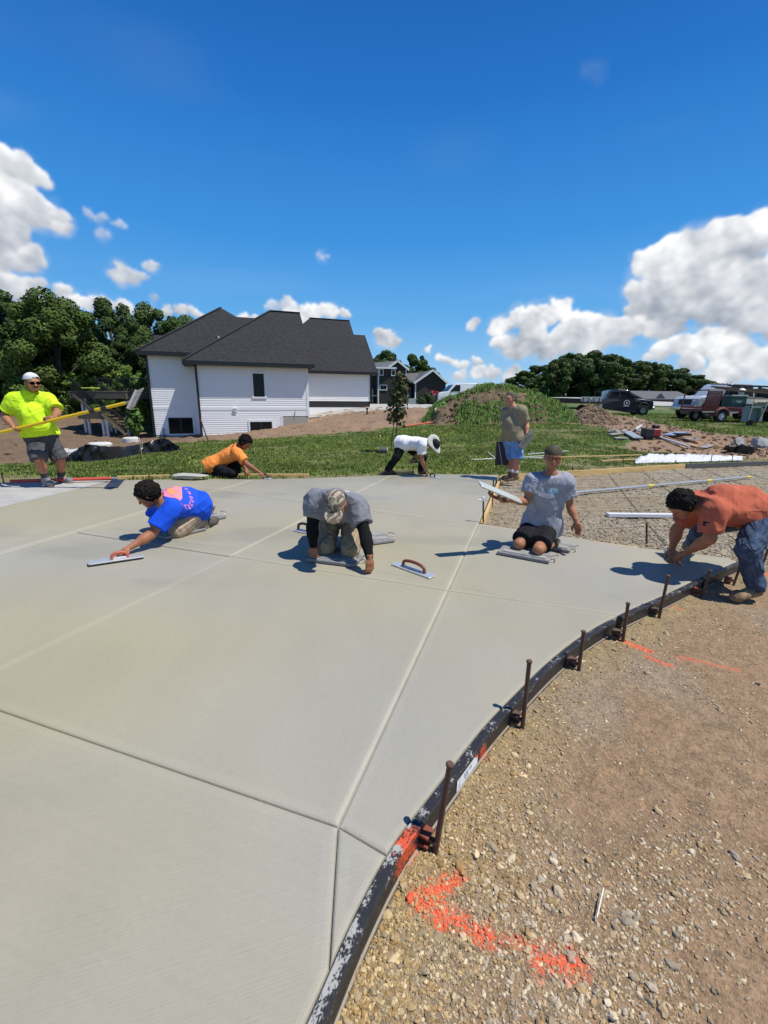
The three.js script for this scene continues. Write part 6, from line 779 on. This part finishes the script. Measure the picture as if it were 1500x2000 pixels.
  if (o.cap) {
    const c = o.cap, dome = E([0, .034, -.012], [.090, .098, .112]), pl = half(hp(c.at || [0, .044, .0]), hd.dir(c.n || [0, -1, .1])), gap = c.gap ? E([0, .062, c.back ? .105 : -.115], [.034, .022, .03]) : null;
    hdm('cap', (x, y, z) => { let d = Math.max(dome(x, y, z), pl(x, y, z)); if (gap) d = Math.max(d, -gap(x, y, z)); return d; }, ball, c.mat || clothMat(c.c, c.fleck || .2));
    if (c.brim) { const s = c.back ? -1 : 1, br = E([0, .040, s * .13], [.078, .058, .075]), l1 = half(hp([0, .047 - .01, s * .12]), hd.dir([0, -1, s * -.15])), l2 = half(hp([0, .047, s * .12]), hd.dir([0, 1, s * .15])); hdm('cap_brim', cut(br, l1, l2), [...ball, hp([0, .04, s * .21])], c.brimMat || c.mat || clothMat(c.brimC || c.c, .2), .005); }
  }
  if (o.hat) { const dome = E([0, .045, -.008], [.094, .098, .108]), pl = half(hp([0, .035, 0]), hd.dir([0, -1, 0])), rim = E([0, .034, 0], [.160, .034, .172]), r1 = half(hp([0, .032, 0]), hd.dir([0, -1, 0])), wv = (x, y, z) => .008 * Math.sin(x * 30 + z * 24); hdm('hat_crown', cut(dome, pl), [...ball, hp([0, .16, 0])], clothMat(o.hat.crown)); hdm('hat_brim', (x, y, z) => Math.max(Math.abs(rim(x, y, z) + wv(x, y, z)) - .005, r1(x, y, z)), [hp([.2, .03, .2]), hp([-.2, .06, -.2]), hp([.2, .06, -.2]), hp([-.2, .02, .2])], clothMat(o.hat.c), .0075); }
  const dark = std(lin(.012, .011, .011), .2);
  if (o.glasses) { const gl = [], L = o.glasses === 'shades'; for (const s of [1, -1]) { const e = new THREE.SphereGeometry(1, 14, 10).applyMatrix4(new THREE.Matrix4().makeBasis(Rr, U0, F).scale(V(.027, .019, .008).multiplyScalar(hs)).setPosition(hp([s * .034, .006, .104]))); if (L) gl.push(e); else { gl.push(new THREE.TorusGeometry(.023, .0022, 6, 18).scale(1.05, .72, 1).applyMatrix4(new THREE.Matrix4().makeBasis(Rr, U0, F).setPosition(hp([s * .034, .004, .106])))); } gl.push(rod(hp([s * .058, .012, .098]), hp([s * .08, .012, .0]), .0035, .0035, 6)); } gl.push(rod(hp([-.012, .010, .108]), hp([.012, .010, .108]), .0035, .0035, 6)); add('glasses', join(gl), dark); }
  for (const s of [1, -1]) { add('eye', new THREE.SphereGeometry(.0105 * hs, 10, 8).translate(...hp([s * .032, .005, .081]).toArray()), std(lin(.10, .08, .07), .25)); add('eyebrow', rod(hp([s * .016, .024, .094]), hp([s * .050, .025, .080]), .0048 * hs, .0036 * hs, 6), std(lin(...(o.brow || [.02, .014, .01])), .9)); }
  add('mouth', rod(hp([-.021, -.053, .0925]), hp([.021, -.053, .0925]), .0032, .0032, 6), std(lin(.12, .04, .035), .6));
  if (o.beard) { const bf = uni([E([0, -.085, .058], [.030, .026, .028]), C([-.022, -.040, .094], [.022, -.040, .094], .006, .006)], .01); hdm('beard', bf, [hp([0, -.08, .06]), hp([.03, -.04, .1]), hp([-.03, -.04, .1])], clothMat([.02, .014, .011], .3), .004, .03); }
  return t;
}
const PJ = (spec) => { const J = {}; for (const k in spec) J[k] = at(...spec[k]); return J; };
const slabY = (x, z) => SX * x + SZ * z;
const CAST = [];
{ // 1 the man in the lime shirt with the long yellow pole
  const J = PJ({ hL: [93, 853, 6.78], hR: [68, 853, 6.68], kL: [118, 897, 6.78], kR: [77, 899, 6.52], aL: [120, 932, 6.98], aR: [90, 938, 6.62], tL: [142, 941.5, 6.93], tR: [104, 948, 6.56], sL: [95, 782, 6.78], sR: [26, 784, 6.66], eL: [113, 806, 6.66], eR: [8, 812, 6.62], wL: [104, 816, 6.46], wR: [27, 835, 6.42], neck: [60, 768, 6.72], head: [63.5, 748, 6.68] });
  const O = at(86, 786, 6.5); 
  CAST.push(['lime', J, 'person in lime shirt, grey shorts and backwards white cap gripping a yellow pole', { J, build: 1.03, belly: .05, headSize: 1.12, front: V(.45, 0, .9), face: V(.80, -.12, .58), up: V(-.1, 1, 0), skin: skinTone.mid, floor: (x, z) => slabY(x, z),
    handL: { d: V(-.5, -.25, .5), n: V(-.2, .3, -.9), curl: 1.3 }, handR: { d: V(.6, -.35, .45), n: V(.3, .7, -.4), curl: 1.3 },
    shirt: { c: [.58, .86, .025], sleeve: .74, hem: .015, g: .026, loose: .02, flare: .004, collar: .34, scoop: 0, wrinkle: .022, wsc: 7, print: { o: O, r: V(.95, 0, -.3), u: V(0, 1, 0), w: .11, h: .11, n: V(.2, .1, 1), label: 'dark round outline emblem on the chest', map: canvasTex(128, 128, (c) => { c.fillStyle = '#d0ef1c'; c.fillRect(0, 0, 128, 128); c.strokeStyle = '#3a4a20'; c.lineWidth = 7; c.beginPath(); c.arc(64, 64, 44, 0, 7); c.stroke(); c.beginPath(); c.moveTo(42, 70); c.lineTo(60, 52); c.lineTo(72, 66); c.lineTo(88, 56); c.stroke(); }) } },
    pants: { c: [.075, .073, .082], short: 1.0, g: .02, waist: .06, wrinkle: .022, wsc: 9 }, sock: { c: [.06, .055, .055], h: .17 }, shoe: { c: [.20, .20, .21], sole: [.36, .30, .22], shaft: .03 },
    cap: { c: [.62, .62, .64], back: true, brim: true, brimC: [.05, .05, .055], gap: true }, hair: { c: [.012, .009, .008], g: .002, noise: .002 }, glasses: 'shades', beard: true }]);
}
{ // 2 orange shirt, kneeling at the back edge
  const J = PJ({ hL: [416, 907, 8.40], hR: [413, 909, 8.14], kL: [463, 905, 8.40], kR: [455, 925, 8.02], aL: [462, 928, 8.42], aR: [411, 927, 8.10], tL: [478, 931, 8.42], tR: [399, 930, 8.12], sL: [457, 879, 8.42], sR: [464, 884, 8.06], eL: [472, 902, 8.40], eR: [483, 907, 7.98], wL: [480, 916, 8.30], wR: [507, 923, 7.96], neck: [466, 873, 8.24], head: [479, 865, 8.20] });
  const o = at(447, 871, 8.18);
  CAST.push(['orange', J, 'person in orange shirt and black trousers kneeling at the edge of the lawn', { J, build: .98, face: V(.78, -.58, .30), up: V(.55, .8, 0), skin: skinTone.brown, handL: { n: V(0, -1, 0), curl: .4 }, handR: { n: V(-.2, -1, 0), curl: .9 }, soleR: V(-1, .25, 0), floor: (x, z) => slabY(x, z),
    shirt: { c: [.82, .27, .055], sleeve: .72, hem: -.03, wrinkle: .018, print: { o, r: V(.8, .5, -.15), u: V(-.25, .35, -.9), w: .30, h: .26, n: V(-.35, .8, .2), label: 'black print across the back of the shirt', map: canvasTex(256, 220, (c) => { c.fillStyle = '#ea8d40'; c.fillRect(0, 0, 256, 220); c.fillStyle = '#2a1a10'; c.beginPath(); c.moveTo(150, 60); c.lineTo(200, 40); c.lineTo(235, 90); c.lineTo(205, 130); c.lineTo(160, 150); c.lineTo(170, 100); c.fill(); c.lineWidth = 8; c.strokeStyle = '#3a2414'; c.beginPath(); c.arc(110, 105, 38, .5, 5.4); c.stroke(); for (let k = 0; k < 6; k++) c.fillRect(26 + k * 4, 50 + k * 20, 16, 11); }) } },
    pants: { c: [.014, .014, .016] }, shoe: { c: [.03, .03, .03], shaft: .04 }, hair: { c: [.010, .008, .007], g: .026, noise: .04, n: [0, -.5, .86], at: [0, .045, .075] } }]);
}
{ // 3 blue shirt, kneeling and reaching to the left
  const J = PJ({ hL: [393, 989, 4.70], hR: [384, 981, 4.94], kL: [346, 1034, 4.42], kR: [316, 1026, 4.72], aL: [404, 1023, 4.80], aR: [392, 1016, 5.02], tL: [424, 1014, 4.98], tR: [410, 1007, 5.18], sL: [333, 995, 4.22], sR: [314, 978, 4.58], eL: [295, 1044, 4.06], eR: [300, 1016, 4.60], wL: [251, 1071, 3.88], wR: [309, 1042, 4.62], neck: [315, 977, 4.38], head: [289, 967, 4.30] });
  const c = at(345, 966, 4.45);
  CAST.push(['blue', J, 'person in blue shirt and tan trousers kneeling on boards and reaching out', { J, build: 1.0, arch: V(0, .05, 0), face: V(-.80, -.56, .28), up: V(-.5, .84, .1), skin: skinTone.tan, handL: { n: V(.1, -1, 0), curl: .95 }, handR: { n: V(0, -1, 0), curl: .4 }, soleL: V(.86, .42, -.2), soleR: V(.86, .42, -.2),
    shirt: { c: [.006, .075, .62], sleeve: .74, hem: .075, wrinkle: .018, flare: .012, print: { o: c, r: V(-.86, .18, .45), u: V(.1, .55, -.84), w: .42, h: .42, n: V(.05, .85, .45), label: 'pink and orange emblem and arched lettering on the back', map: canvasTex(360, 360, (k) => { k.fillStyle = '#164dcd'; k.fillRect(0, 0, 360, 360); k.translate(190, 175); k.fillStyle = '#f58a92'; k.beginPath(); k.moveTo(-50, -118); k.lineTo(60, -110); k.lineTo(130, -10); k.lineTo(90, 100); k.lineTo(-30, 118); k.lineTo(-52, 40); k.fill(); k.strokeStyle = '#2446a8'; k.lineWidth = 7; for (const r of [90, 66, 46]) { k.beginPath(); k.arc(30, 0, r, -1.9, 1.9); k.stroke(); } k.fillStyle = '#ff9a5a'; k.beginPath(); k.arc(38, 6, 30, 0, 7); k.fill(); k.fillStyle = '#f0808e'; for (let q = 0; q < 9; q++) { const a = 2.05 + q * .27; k.save(); k.translate(20 + Math.cos(a) * 152, Math.sin(a) * 152); k.rotate(a + Math.PI / 2); k.fillRect(-11, -14, 22, 8); k.fillRect(-11, -14, 7, 28); if (q % 2) k.fillRect(-11, 6, 22, 8); else k.fillRect(4, -6, 7, 20); k.restore(); } }) } },
    pants: { c: [.36, .28, .20] }, shoe: { c: [.12, .11, .10], shaft: .05 }, hair: { c: [.010, .008, .007], g: .020, noise: .028, n: [0, -.55, .83], at: [0, .04, .078] } }]);
}
{ // 4 grey shirt, cap, black undersleeves, on all fours towards the camera
  const J = PJ({ hL: [690, 1000, 4.42], hR: [646, 998, 4.42], kL: [684, 1076, 3.92], kR: [636, 1071, 3.96], aL: [694, 1061, 4.36], aR: [634, 1057, 4.38], tL: [700, 1052, 4.58], tR: [632, 1050, 4.58], sL: [697, 990, 3.86], sR: [616, 979, 3.92], eL: [714, 1046, 3.72], eR: [610, 1030, 3.88], wL: [722, 1092, 3.58], wR: [612, 1068, 3.86], neck: [658, 974, 3.80], head: [655, 986, 3.66] });
  const c = at(665, 951, 4.1);
  CAST.push(['grey', J, 'person in grey shirt, black sleeves and camouflage cap on hands and knees', { J, build: 1.06, front: V(0, -.8, .6), face: V(-.03, -.72, .69), up: V(0, .69, .72), skin: skinTone.tan, handL: { d: V(.05, -1, .1), n: V(-.6, 0, -.8), curl: 1.0 }, handR: { d: V(.1, -.9, .4), n: V(0, -.4, -.9), curl: .5 }, soleL: V(.1, .55, -.8), soleR: V(-.1, .55, -.8),
    shirt: { c: [.195, .205, .23], sleeve: .62, hem: -.10, g: .024, wrinkle: .022, under: [.010, .010, .011], print: { o: c, r: V(1, 0, 0), u: V(0, .5, -.86), w: .34, h: .22, n: V(0, 1, .1), label: 'white lettering on the back of the shirt', map: canvasTex(340, 220, (k) => { k.fillStyle = '#7c7f86'; k.fillRect(0, 0, 340, 220); k.strokeStyle = '#e4e8f0'; k.lineWidth = 16; k.beginPath(); k.ellipse(150, 100, 50, 36, 0, 0, 7); k.stroke(); k.beginPath(); k.ellipse(250, 110, 34, 30, 0, .6, 5.6); k.stroke(); k.fillStyle = '#e4e8f0'; k.fillRect(60, 60, 18, 80); k.fillRect(90, 168, 170, 16); }) } },
    pants: { c: [.34, .265, .165], fleck: .3, wrinkle: .02 }, shoe: { c: [.14, .12, .10] }, hair: { c: [.014, .011, .009], g: .002, noise: .002 },
    cap: { brim: true, at: [0, .03, 0], mat: std('#ffffff', .92, { map: tex(256, 256, (u, v) => { const a = fbm(u * 14, v * 14, 0, 2), q = fbm(u * 17 + 9, v * 17, 0, 2), k = 1 + (vnoise(u * 150, v * 150) - .5) * .25; return (a > .6 ? [.16, .09, .07] : q > .54 ? [.11, .10, .07] : a < .42 ? [.40, .35, .28] : [.27, .235, .17]).map((w) => w * k); }) }) } }]);
}
{ // 5 white shirt and brimmed hat, bending at the back edge
  const J = PJ({ hL: [789, 866, 9.30], hR: [786, 866, 9.06], kL: [826, 893, 9.26], kR: [774, 893, 8.96], aL: [823, 919, 9.26], aR: [757, 919, 9.02], tL: [836, 925, 9.22], tR: [769, 925, 9.0], sL: [829, 866, 9.10], sR: [825, 868, 8.74], eL: [815, 889, 9.22], eR: [823, 896, 8.76], wL: [806, 898, 9.10], wR: [832, 920, 8.86], neck: [837, 865, 8.90], head: [847, 869, 8.86] });
  CAST.push(['white', J, 'person in white shirt, black trousers and brimmed hat bending to the slab', { J, build: .98, face: V(.55, -.82, -.1), up: V(.66, .42, .62), skin: skinTone.mid, handL: { n: V(0, -.4, .9), curl: 1 }, handR: { n: V(-.4, -.8, 0), curl: .8 }, floor: (x, z) => slabY(x, z) - .02,
    shirt: { c: [.74, .75, .78], sleeve: .66, hem: -.05, wrinkle: .016, loose: .02 }, pants: { c: [.014, .014, .016], fleck: .5, wrinkle: .022 }, shoe: { c: [.08, .07, .06] }, hair: { c: [.012, .01, .008], g: .002, noise: .002 }, hat: { crown: [.02, .02, .02], c: [.46, .48, .44] } }]);
}
{ // 6 tan shirt and denim shorts, standing on the gravel
  const J = PJ({ hL: [1011, 862, 8.78], hR: [995, 861, 8.94], kL: [1009, 899, 8.72], kR: [998, 898, 8.98], aL: [1007, 930, 8.74], aR: [998, 927, 9.0], tL: [985, 938.5, 8.72], tR: [979, 936, 8.98], sL: [1020, 803, 8.72], sR: [988, 803, 8.98], eL: [1028, 829, 8.76], eR: [985, 829, 8.98], wL: [1029, 849, 8.64], wR: [985, 851, 8.92], neck: [1002, 795, 8.84], head: [997, 779, 8.84] });
  CAST.push(['tan', J, 'person in tan shirt and denim shorts standing on the gravel bed', { J, build: 1.06, belly: .03, front: V(-.85, 0, .5), face: V(-.88, -.14, .42), up: V(0, 1, 0), skin: skinTone.pale, handL: { n: V(-.4, 0, -.9), curl: 1.1 }, handR: { n: V(.6, 0, .6), curl: 1.2 }, floor: (x, z) => bedH(x, z) + .004,
    shirt: { c: [.265, .225, .145], sleeve: .68, hem: .02, g: .02, loose: .02, wrinkle: .018, wsc: 7 }, pants: { c: [.16, .30, .58], short: .92, g: .026, waist: .05 }, sock: { c: [.70, .71, .74], h: .13 }, shoe: { c: [.24, .15, .09], sole: [.40, .33, .24], shaft: .05 }, hair: { c: [.09, .075, .065], g: .006, noise: .006, n: [0, -.35, .94], at: [0, .06, .035] }, brow: [.1, .08, .06] }]);
}
{ // 7 the boy kneeling on boards
  const J = PJ({ hL: [1071, 1030, 4.50], hR: [1044, 1026, 4.52], kL: [1051, 1073, 4.12], kR: [1013, 1063, 4.26], aL: [1081, 1062, 4.46], aR: [1048, 1055, 4.58], tL: [1087, 1056, 4.62], tR: [1052, 1049, 4.74], sL: [1106, 944, 4.42], sR: [1042, 938, 4.42], eL: [1114, 990, 4.42], eR: [1027, 980, 4.36], wL: [1126, 1020, 4.32], wR: [994, 976, 4.18], neck: [1077, 928, 4.42], head: [1079.5, 895, 4.38] });
  const c = at(1083, 960, 4.3);
  CAST.push(['boy', J, 'person in pale grey shirt, black shorts and backwards cap kneeling upright', { J, build: .79, front: V(-.1, .05, 1), face: V(-.22, -.02, .97), up: V(.06, 1, .0), headSize: .98, skin: skinTone.mid, handL: { n: V(-.8, .1, .5), curl: .75, d: V(.2, -.85, .4) }, handR: { n: V(.1, .9, .2), curl: .9, d: V(-.9, -.05, .35) }, soleL: V(.1, .6, -.8), soleR: V(.1, .6, -.8),
    shirt: { c: [.30, .315, .37], sleeve: .60, hem: -.06, g: .022, loose: .012, flare: .012, wrinkle: .02, wsc: 7, print: { o: c, r: V(1, 0, -.05), u: V(0, 1, 0), w: .12, h: .10, n: V(0, 0, 1), label: 'pale blue emblem on the chest', map: canvasTex(128, 108, (k) => { k.fillStyle = '#9498a2'; k.fillRect(0, 0, 128, 108); k.fillStyle = '#9cc6d8'; k.beginPath(); k.ellipse(64, 54, 54, 36, 0, 0, 7); k.fill(); k.fillStyle = '#e6f0f4'; k.fillRect(36, 28, 12, 40); k.fillRect(36, 28, 34, 10); k.fillRect(76, 36, 24, 10); k.fillStyle = '#6fa0b8'; k.fillRect(26, 76, 76, 8); }) } },
    pants: { c: [.016, .016, .019], short: .80, g: .026, waist: .05, wrinkle: .016 }, shoe: { c: [.10, .08, .06] }, hair: { c: [.012, .009, .008], g: .002, noise: .002 }, cap: { c: [.075, .065, .042], at: [0, .046, .0], n: [0, -1, -.12], back: true, brim: true }, glasses: 'thin' }]);
}
{ // 8 salmon shirt, bending over the form on the right
  const J = PJ({ hL: [1490, 1008, 3.72], hR: [1484, 996, 3.98], kL: [1462, 1074, 3.50], kR: [1372, 1034, 4.16], aL: [1476, 1148, 3.52], aR: [1352, 1064, 4.44], tL: [1428, 1169, 3.46], tR: [1334, 1070, 4.42], sL: [1392, 1000, 3.62], sR: [1366, 982, 3.96], eL: [1386, 1052, 3.58], eR: [1322, 1034, 4.02], wL: [1338, 1080, 3.80], wR: [1313, 1072, 4.04], neck: [1360, 985, 3.80], head: [1331, 986, 3.78] });
  const c = at(1386, 1026, 3.5);
  CAST.push(['salmon', J, 'person in salmon shirt and blue jeans bending over the black form', { J, build: 1.06, arch: V(0, .075, 0), face: V(-.66, -.74, .12), up: V(-.72, .66, .1), skin: skinTone.tan, handL: { n: V(0, -1, 0), curl: .8 }, handR: { n: V(0, -1, 0), curl: .8, d: V(0, -.9, .4) },
    shirt: { c: [.47, .118, .064], sleeve: .78, hem: -.05, wrinkle: .02, wsc: 8, print: { o: c, r: V(1, 0, .1), u: V(0, 1, 0), w: .07, h: .07, n: V(0, 0, 1), label: 'small black emblem on the sleeve', map: canvasTex(64, 64, (k) => { k.fillStyle = '#b4614a'; k.fillRect(0, 0, 64, 64); k.fillStyle = '#1a1012'; k.fillRect(12, 18, 40, 9); k.fillRect(26, 18, 10, 34); k.fillRect(16, 44, 24, 7); }) } },
    pants: { c: [.055, .085, .145], fleck: .5, wrinkle: .024, wsc: 12 }, shoe: { c: [.27, .185, .11], sole: [.10, .075, .05], shaft: .09 }, floor: (x, z) => inPoly(x, z, SLABP) ? slabY(x, z) : plane(x, z) - .10, hair: { c: [.009, .008, .007], g: .018, noise: .026, n: [0, -.55, .83], at: [0, .04, .078] } }]);
}
for (const [n, J, label, o] of CAST) { person(label, o); }
// ---------- hand tools ----------
const grip = { red: std(lin(.20, .045, .035), .5), black: std(lin(.015, .015, .016), .5), orange: std(lin(.45, .10, .05), .55), wood: std(lin(.35, .2, .09), .6) };
const magM = std(lin(.62, .64, .66), .38, { metalness: .55 }), bladeM = std(lin(.55, .56, .58), .25, { metalness: .85 });
function trowel(name, label, A, B, w, g, gripAt = [.25, .75], up = V(0, 1, 0), mat = magM, thick = .006, high = .07) {
  const t = thing(name, label, name.includes('float') ? 'float' : 'trowel', A.clone().lerp(B, .5)), d = B.clone().sub(A), len = d.length(); d.normalize(); const s = V(0, 0, 0).crossVectors(up, d).normalize(), u = V(0, 0, 0).crossVectors(d, s);
  const sh = new THREE.Shape(), r = w * .22; sh.moveTo(-len / 2 + r, -w / 2); sh.lineTo(len / 2 - r, -w / 2); sh.quadraticCurveTo(len / 2, -w / 2, len / 2, -w / 2 + r); sh.lineTo(len / 2, w / 2 - r); sh.quadraticCurveTo(len / 2, w / 2, len / 2 - r, w / 2); sh.lineTo(-len / 2 + r, w / 2); sh.quadraticCurveTo(-len / 2, w / 2, -len / 2, w / 2 - r); sh.lineTo(-len / 2, -w / 2 + r); sh.quadraticCurveTo(-len / 2, -w / 2, -len / 2 + r, -w / 2);
  part('blade', new THREE.ExtrudeGeometry(sh, { depth: thick, bevelEnabled: true, bevelSize: .002, bevelThickness: .0015, bevelSegments: 1 }).translate(0, 0, .002), mat, t);
  const a = (gripAt[0] - .5) * len, b = (gripAt[1] - .5) * len;
  part('spine', rbox((b - a) * 1.05, .022, .014, .004, (a + b) / 2, 0, thick + .009), mat, t);
  const cv = new THREE.CatmullRomCurve3([V(a, 0, thick + .004), V(mix(a, b, .04), 0, high * .75), V(mix(a, b, .25), 0, high), V(mix(a, b, .75), 0, high), V(mix(a, b, .96), 0, high * .72), V(b, 0, thick + .004)]);
  part('handle', new THREE.TubeGeometry(cv, 28, .0145, 10), g, t); t.quaternion.setFromRotationMatrix(new THREE.Matrix4().makeBasis(d, s, u)); return t;
}
const onSlab = (px, py, up = .004) => { const p = slab(px, py); p.y += up; return p; };
trowel('hand_trowel', 'long pale trowel in the outstretched hand of the person in blue', onSlab(172, 1102), onSlab(281, 1086), .10, grip.orange, [.42, .70], V(0, 1, 0), magM, .006, .058);
trowel('hand_float', 'pale float with a wine red handle lying on the slab', onSlab(770, 1102), onSlab(845, 1129), .09, grip.red, [.24, .80], V(0, 1, 0), magM, .008, .075);
trowel('hand_float', 'pale float with a black handle behind the person in the camouflage cap', onSlab(577, 1036), onSlab(626, 1046), .09, grip.black, [.12, .6], V(0, 1, 0), magM, .008, .09);
trowel('hand_trowel', 'small pale trowel under the hand of the person in orange', onSlab(513, 934), onSlab(529, 936), .10, grip.black, [.1, .6]);
trowel('hand_trowel', 'small pale trowel under the hand of the person in the brimmed hat', onSlab(838, 932), onSlab(860, 934.5), .10, grip.black, [.1, .5]);
trowel('hand_float', 'dark float hanging from the back hand of the person in the brimmed hat', at(798, 902, 9.1), at(817, 903, 9.05), .10, grip.black, [.3, .8], V(0, 1, .2), std(lin(.12, .13, .15), .5));
trowel('hand_trowel', 'steel trowel tilted under the hands of the person in salmon', onSlab(1292, 1080, .035), onSlab(1331, 1107, .012), .11, grip.wood, [.25, .75], V(.75, .6, .1), bladeM);
trowel('hand_float', 'wet pale float held up in the hand of the kneeling person in the backwards cap', at(938, 944, 4.02), at(1017, 977, 4.22), .10, grip.red, [.28, .72], V(.05, -.90, -.42), std(lin(.55, .57, .52), .35, { metalness: .3 }), .01);
function kneeBoard(label, a, b, deep, flip = 1, lift = 0, hnd = 1) {
  const A = slab(...a), B = slab(...b), d = B.clone().sub(A), len = d.length(); d.normalize(); let s = V(-d.z, 0, d.x).normalize(); if (s.z > 0) s.negate(); const u = V(0, 0, 0).crossVectors(s.clone().negate(), d).normalize(); if (u.y < 0) u.negate();
  const t = thing('kneeling_board', label, 'kneeling board', A.clone().lerp(B, .5).addScaledVector(s, deep / 2).add(V(0, .004 + lift, 0)), 0, 'kneeling boards on the slab'), z = V(0, 0, 0).crossVectors(d, u);
  t.quaternion.setFromRotationMatrix(new THREE.Matrix4().makeBasis(d, u, z));
  const gr = clothMat([.235, .235, .23], .5, .9); part('board', new RoundedBoxGeometry(len, .034, deep, 3, .012).translate(0, .018, 0), gr, t); part('pad', new RoundedBoxGeometry(len * .84, .012, deep * .78, 2, .005).translate(0, .038, 0), clothMat([.27, .27, .26], .6, .95), t);
  const x = len / 2 * hnd, h = new THREE.CatmullRomCurve3([V(x, .02, -.055), V(x + .05 * hnd, .045, -.05), V(x + .062 * hnd, .05, 0), V(x + .05 * hnd, .045, .05), V(x, .02, .055)]); part('handle', new THREE.TubeGeometry(h, 20, .0045, 6), steelM, t); return t;
}
kneeBoard('grey kneeling board under the knees of the person in blue', [322, 1056], [404, 1037], .24, 1);
kneeBoard('grey kneeling board under the shoes of the person in blue', [398, 1022], [443, 1013], .30);
kneeBoard('grey kneeling board under the knees of the person in the camouflage cap', [596, 1098], [694, 1110], .36);
kneeBoard('grey kneeling board with a wire handle behind the person in the camouflage cap', [690, 1071], [772, 1060], .32);
kneeBoard('grey kneeling board under the bare knees of the person in the backwards cap', [970, 1084], [1072, 1103], .26);
kneeBoard('grey kneeling board under the feet of the person in the backwards cap', [1044, 1069], [1112, 1082], .26);
{ // boards and plate carried by the standing man
  const a = at(985, 856, 8.95), t = thing('carried_boards', 'pair of black kneeling boards carried by the standing person', 'kneeling board', a); const H = .52;
  part('board', rbox(.24, .46, .04, .015, -.04, -.30, .03), darkM, t); part('board', rbox(.24, .46, .04, .015, .0, -.31, -.04), std(lin(.028, .028, .03), .6), t); part('strip', rod(V(-.12, -.10, .056), V(-.02, -.52, .056), .008), std(lin(.3, .32, .34), .5), t); for (const y of [-.03, -.56]) part('handle', new THREE.TubeGeometry(new THREE.CatmullRomCurve3([V(-.07, y + (y < -.3 ? .03 : -.05), .0), V(-.06, y, 0), V(.03, y, 0), V(.05, y + (y < -.3 ? .03 : -.05), 0)]), 16, .008, 6), darkM, t);
  const p = at(1029, 852, 8.6), q = thing('steel_tool', 'grey steel plate tool in the other hand of the standing person', 'tool', p); part('plate', rbox(.15, .30, .02, .01).rotateZ(-.6).translate(-.02, -.10, .02), std(lin(.27, .26, .23), .5, { metalness: .3 }), q); part('handle', rod(V(-.02, -.02, .04), V(.08, .08, .04), .014), steelM, q); part('wire', new THREE.TorusGeometry(.05, .006, 6, 16).translate(.06, .07, .03), steelM, q);
}
{ // long yellow pole with its broom
  const A = at(-90, 866, 6.30), B = at(246, 787, 6.50), d = B.clone().sub(A), t = thing('concrete_broom', 'long yellow pole with a worn pale broom head', 'broom', A), yel = std(lin(.72, .48, .008), .4);
  part('pole', rod(V(0, 0, 0), d, .0225, .0225, 14), yel, t); for (const f of [.79, .858]) part('clamp', rod(d.clone().multiplyScalar(f), d.clone().multiplyScalar(f + .03), .034, .034, 14), darkM, t);
  const e = at(254, 784, 6.5).sub(A); part('socket', rod(d.clone().multiplyScalar(.985), e, .02, .014, 10), steelM, t);
  const h0 = at(251, 799, 6.45).sub(A), h1 = at(268, 763, 6.5).sub(A), ax = h1.clone().sub(h0).normalize(), out = V(1, .32, .35).normalize(); part('head_block', beam(h0, h1, .05, .045, V(0, 0, 1)), std(lin(.5, .47, .44), .8), t);
  const br = []; for (let k = 0; k < 26; k++) for (let j = 0; j < 3; j++) { const b = h0.clone().lerp(h1, (k + .5) / 26).addScaledVector(V(0, 0, 1), (j - 1) * .016), R = hash(k, j, 4) - .5; br.push(rod(b, b.clone().addScaledVector(out, .12).addScaledVector(ax, R * .02), .0065, .005, 5)); } const bm = part('bristles', join(br), clothMat([.46, .41, .39], .6), t); bm.userData.kind = 'stuff';
}
shade(scene);
renderer.render(scene, camera);
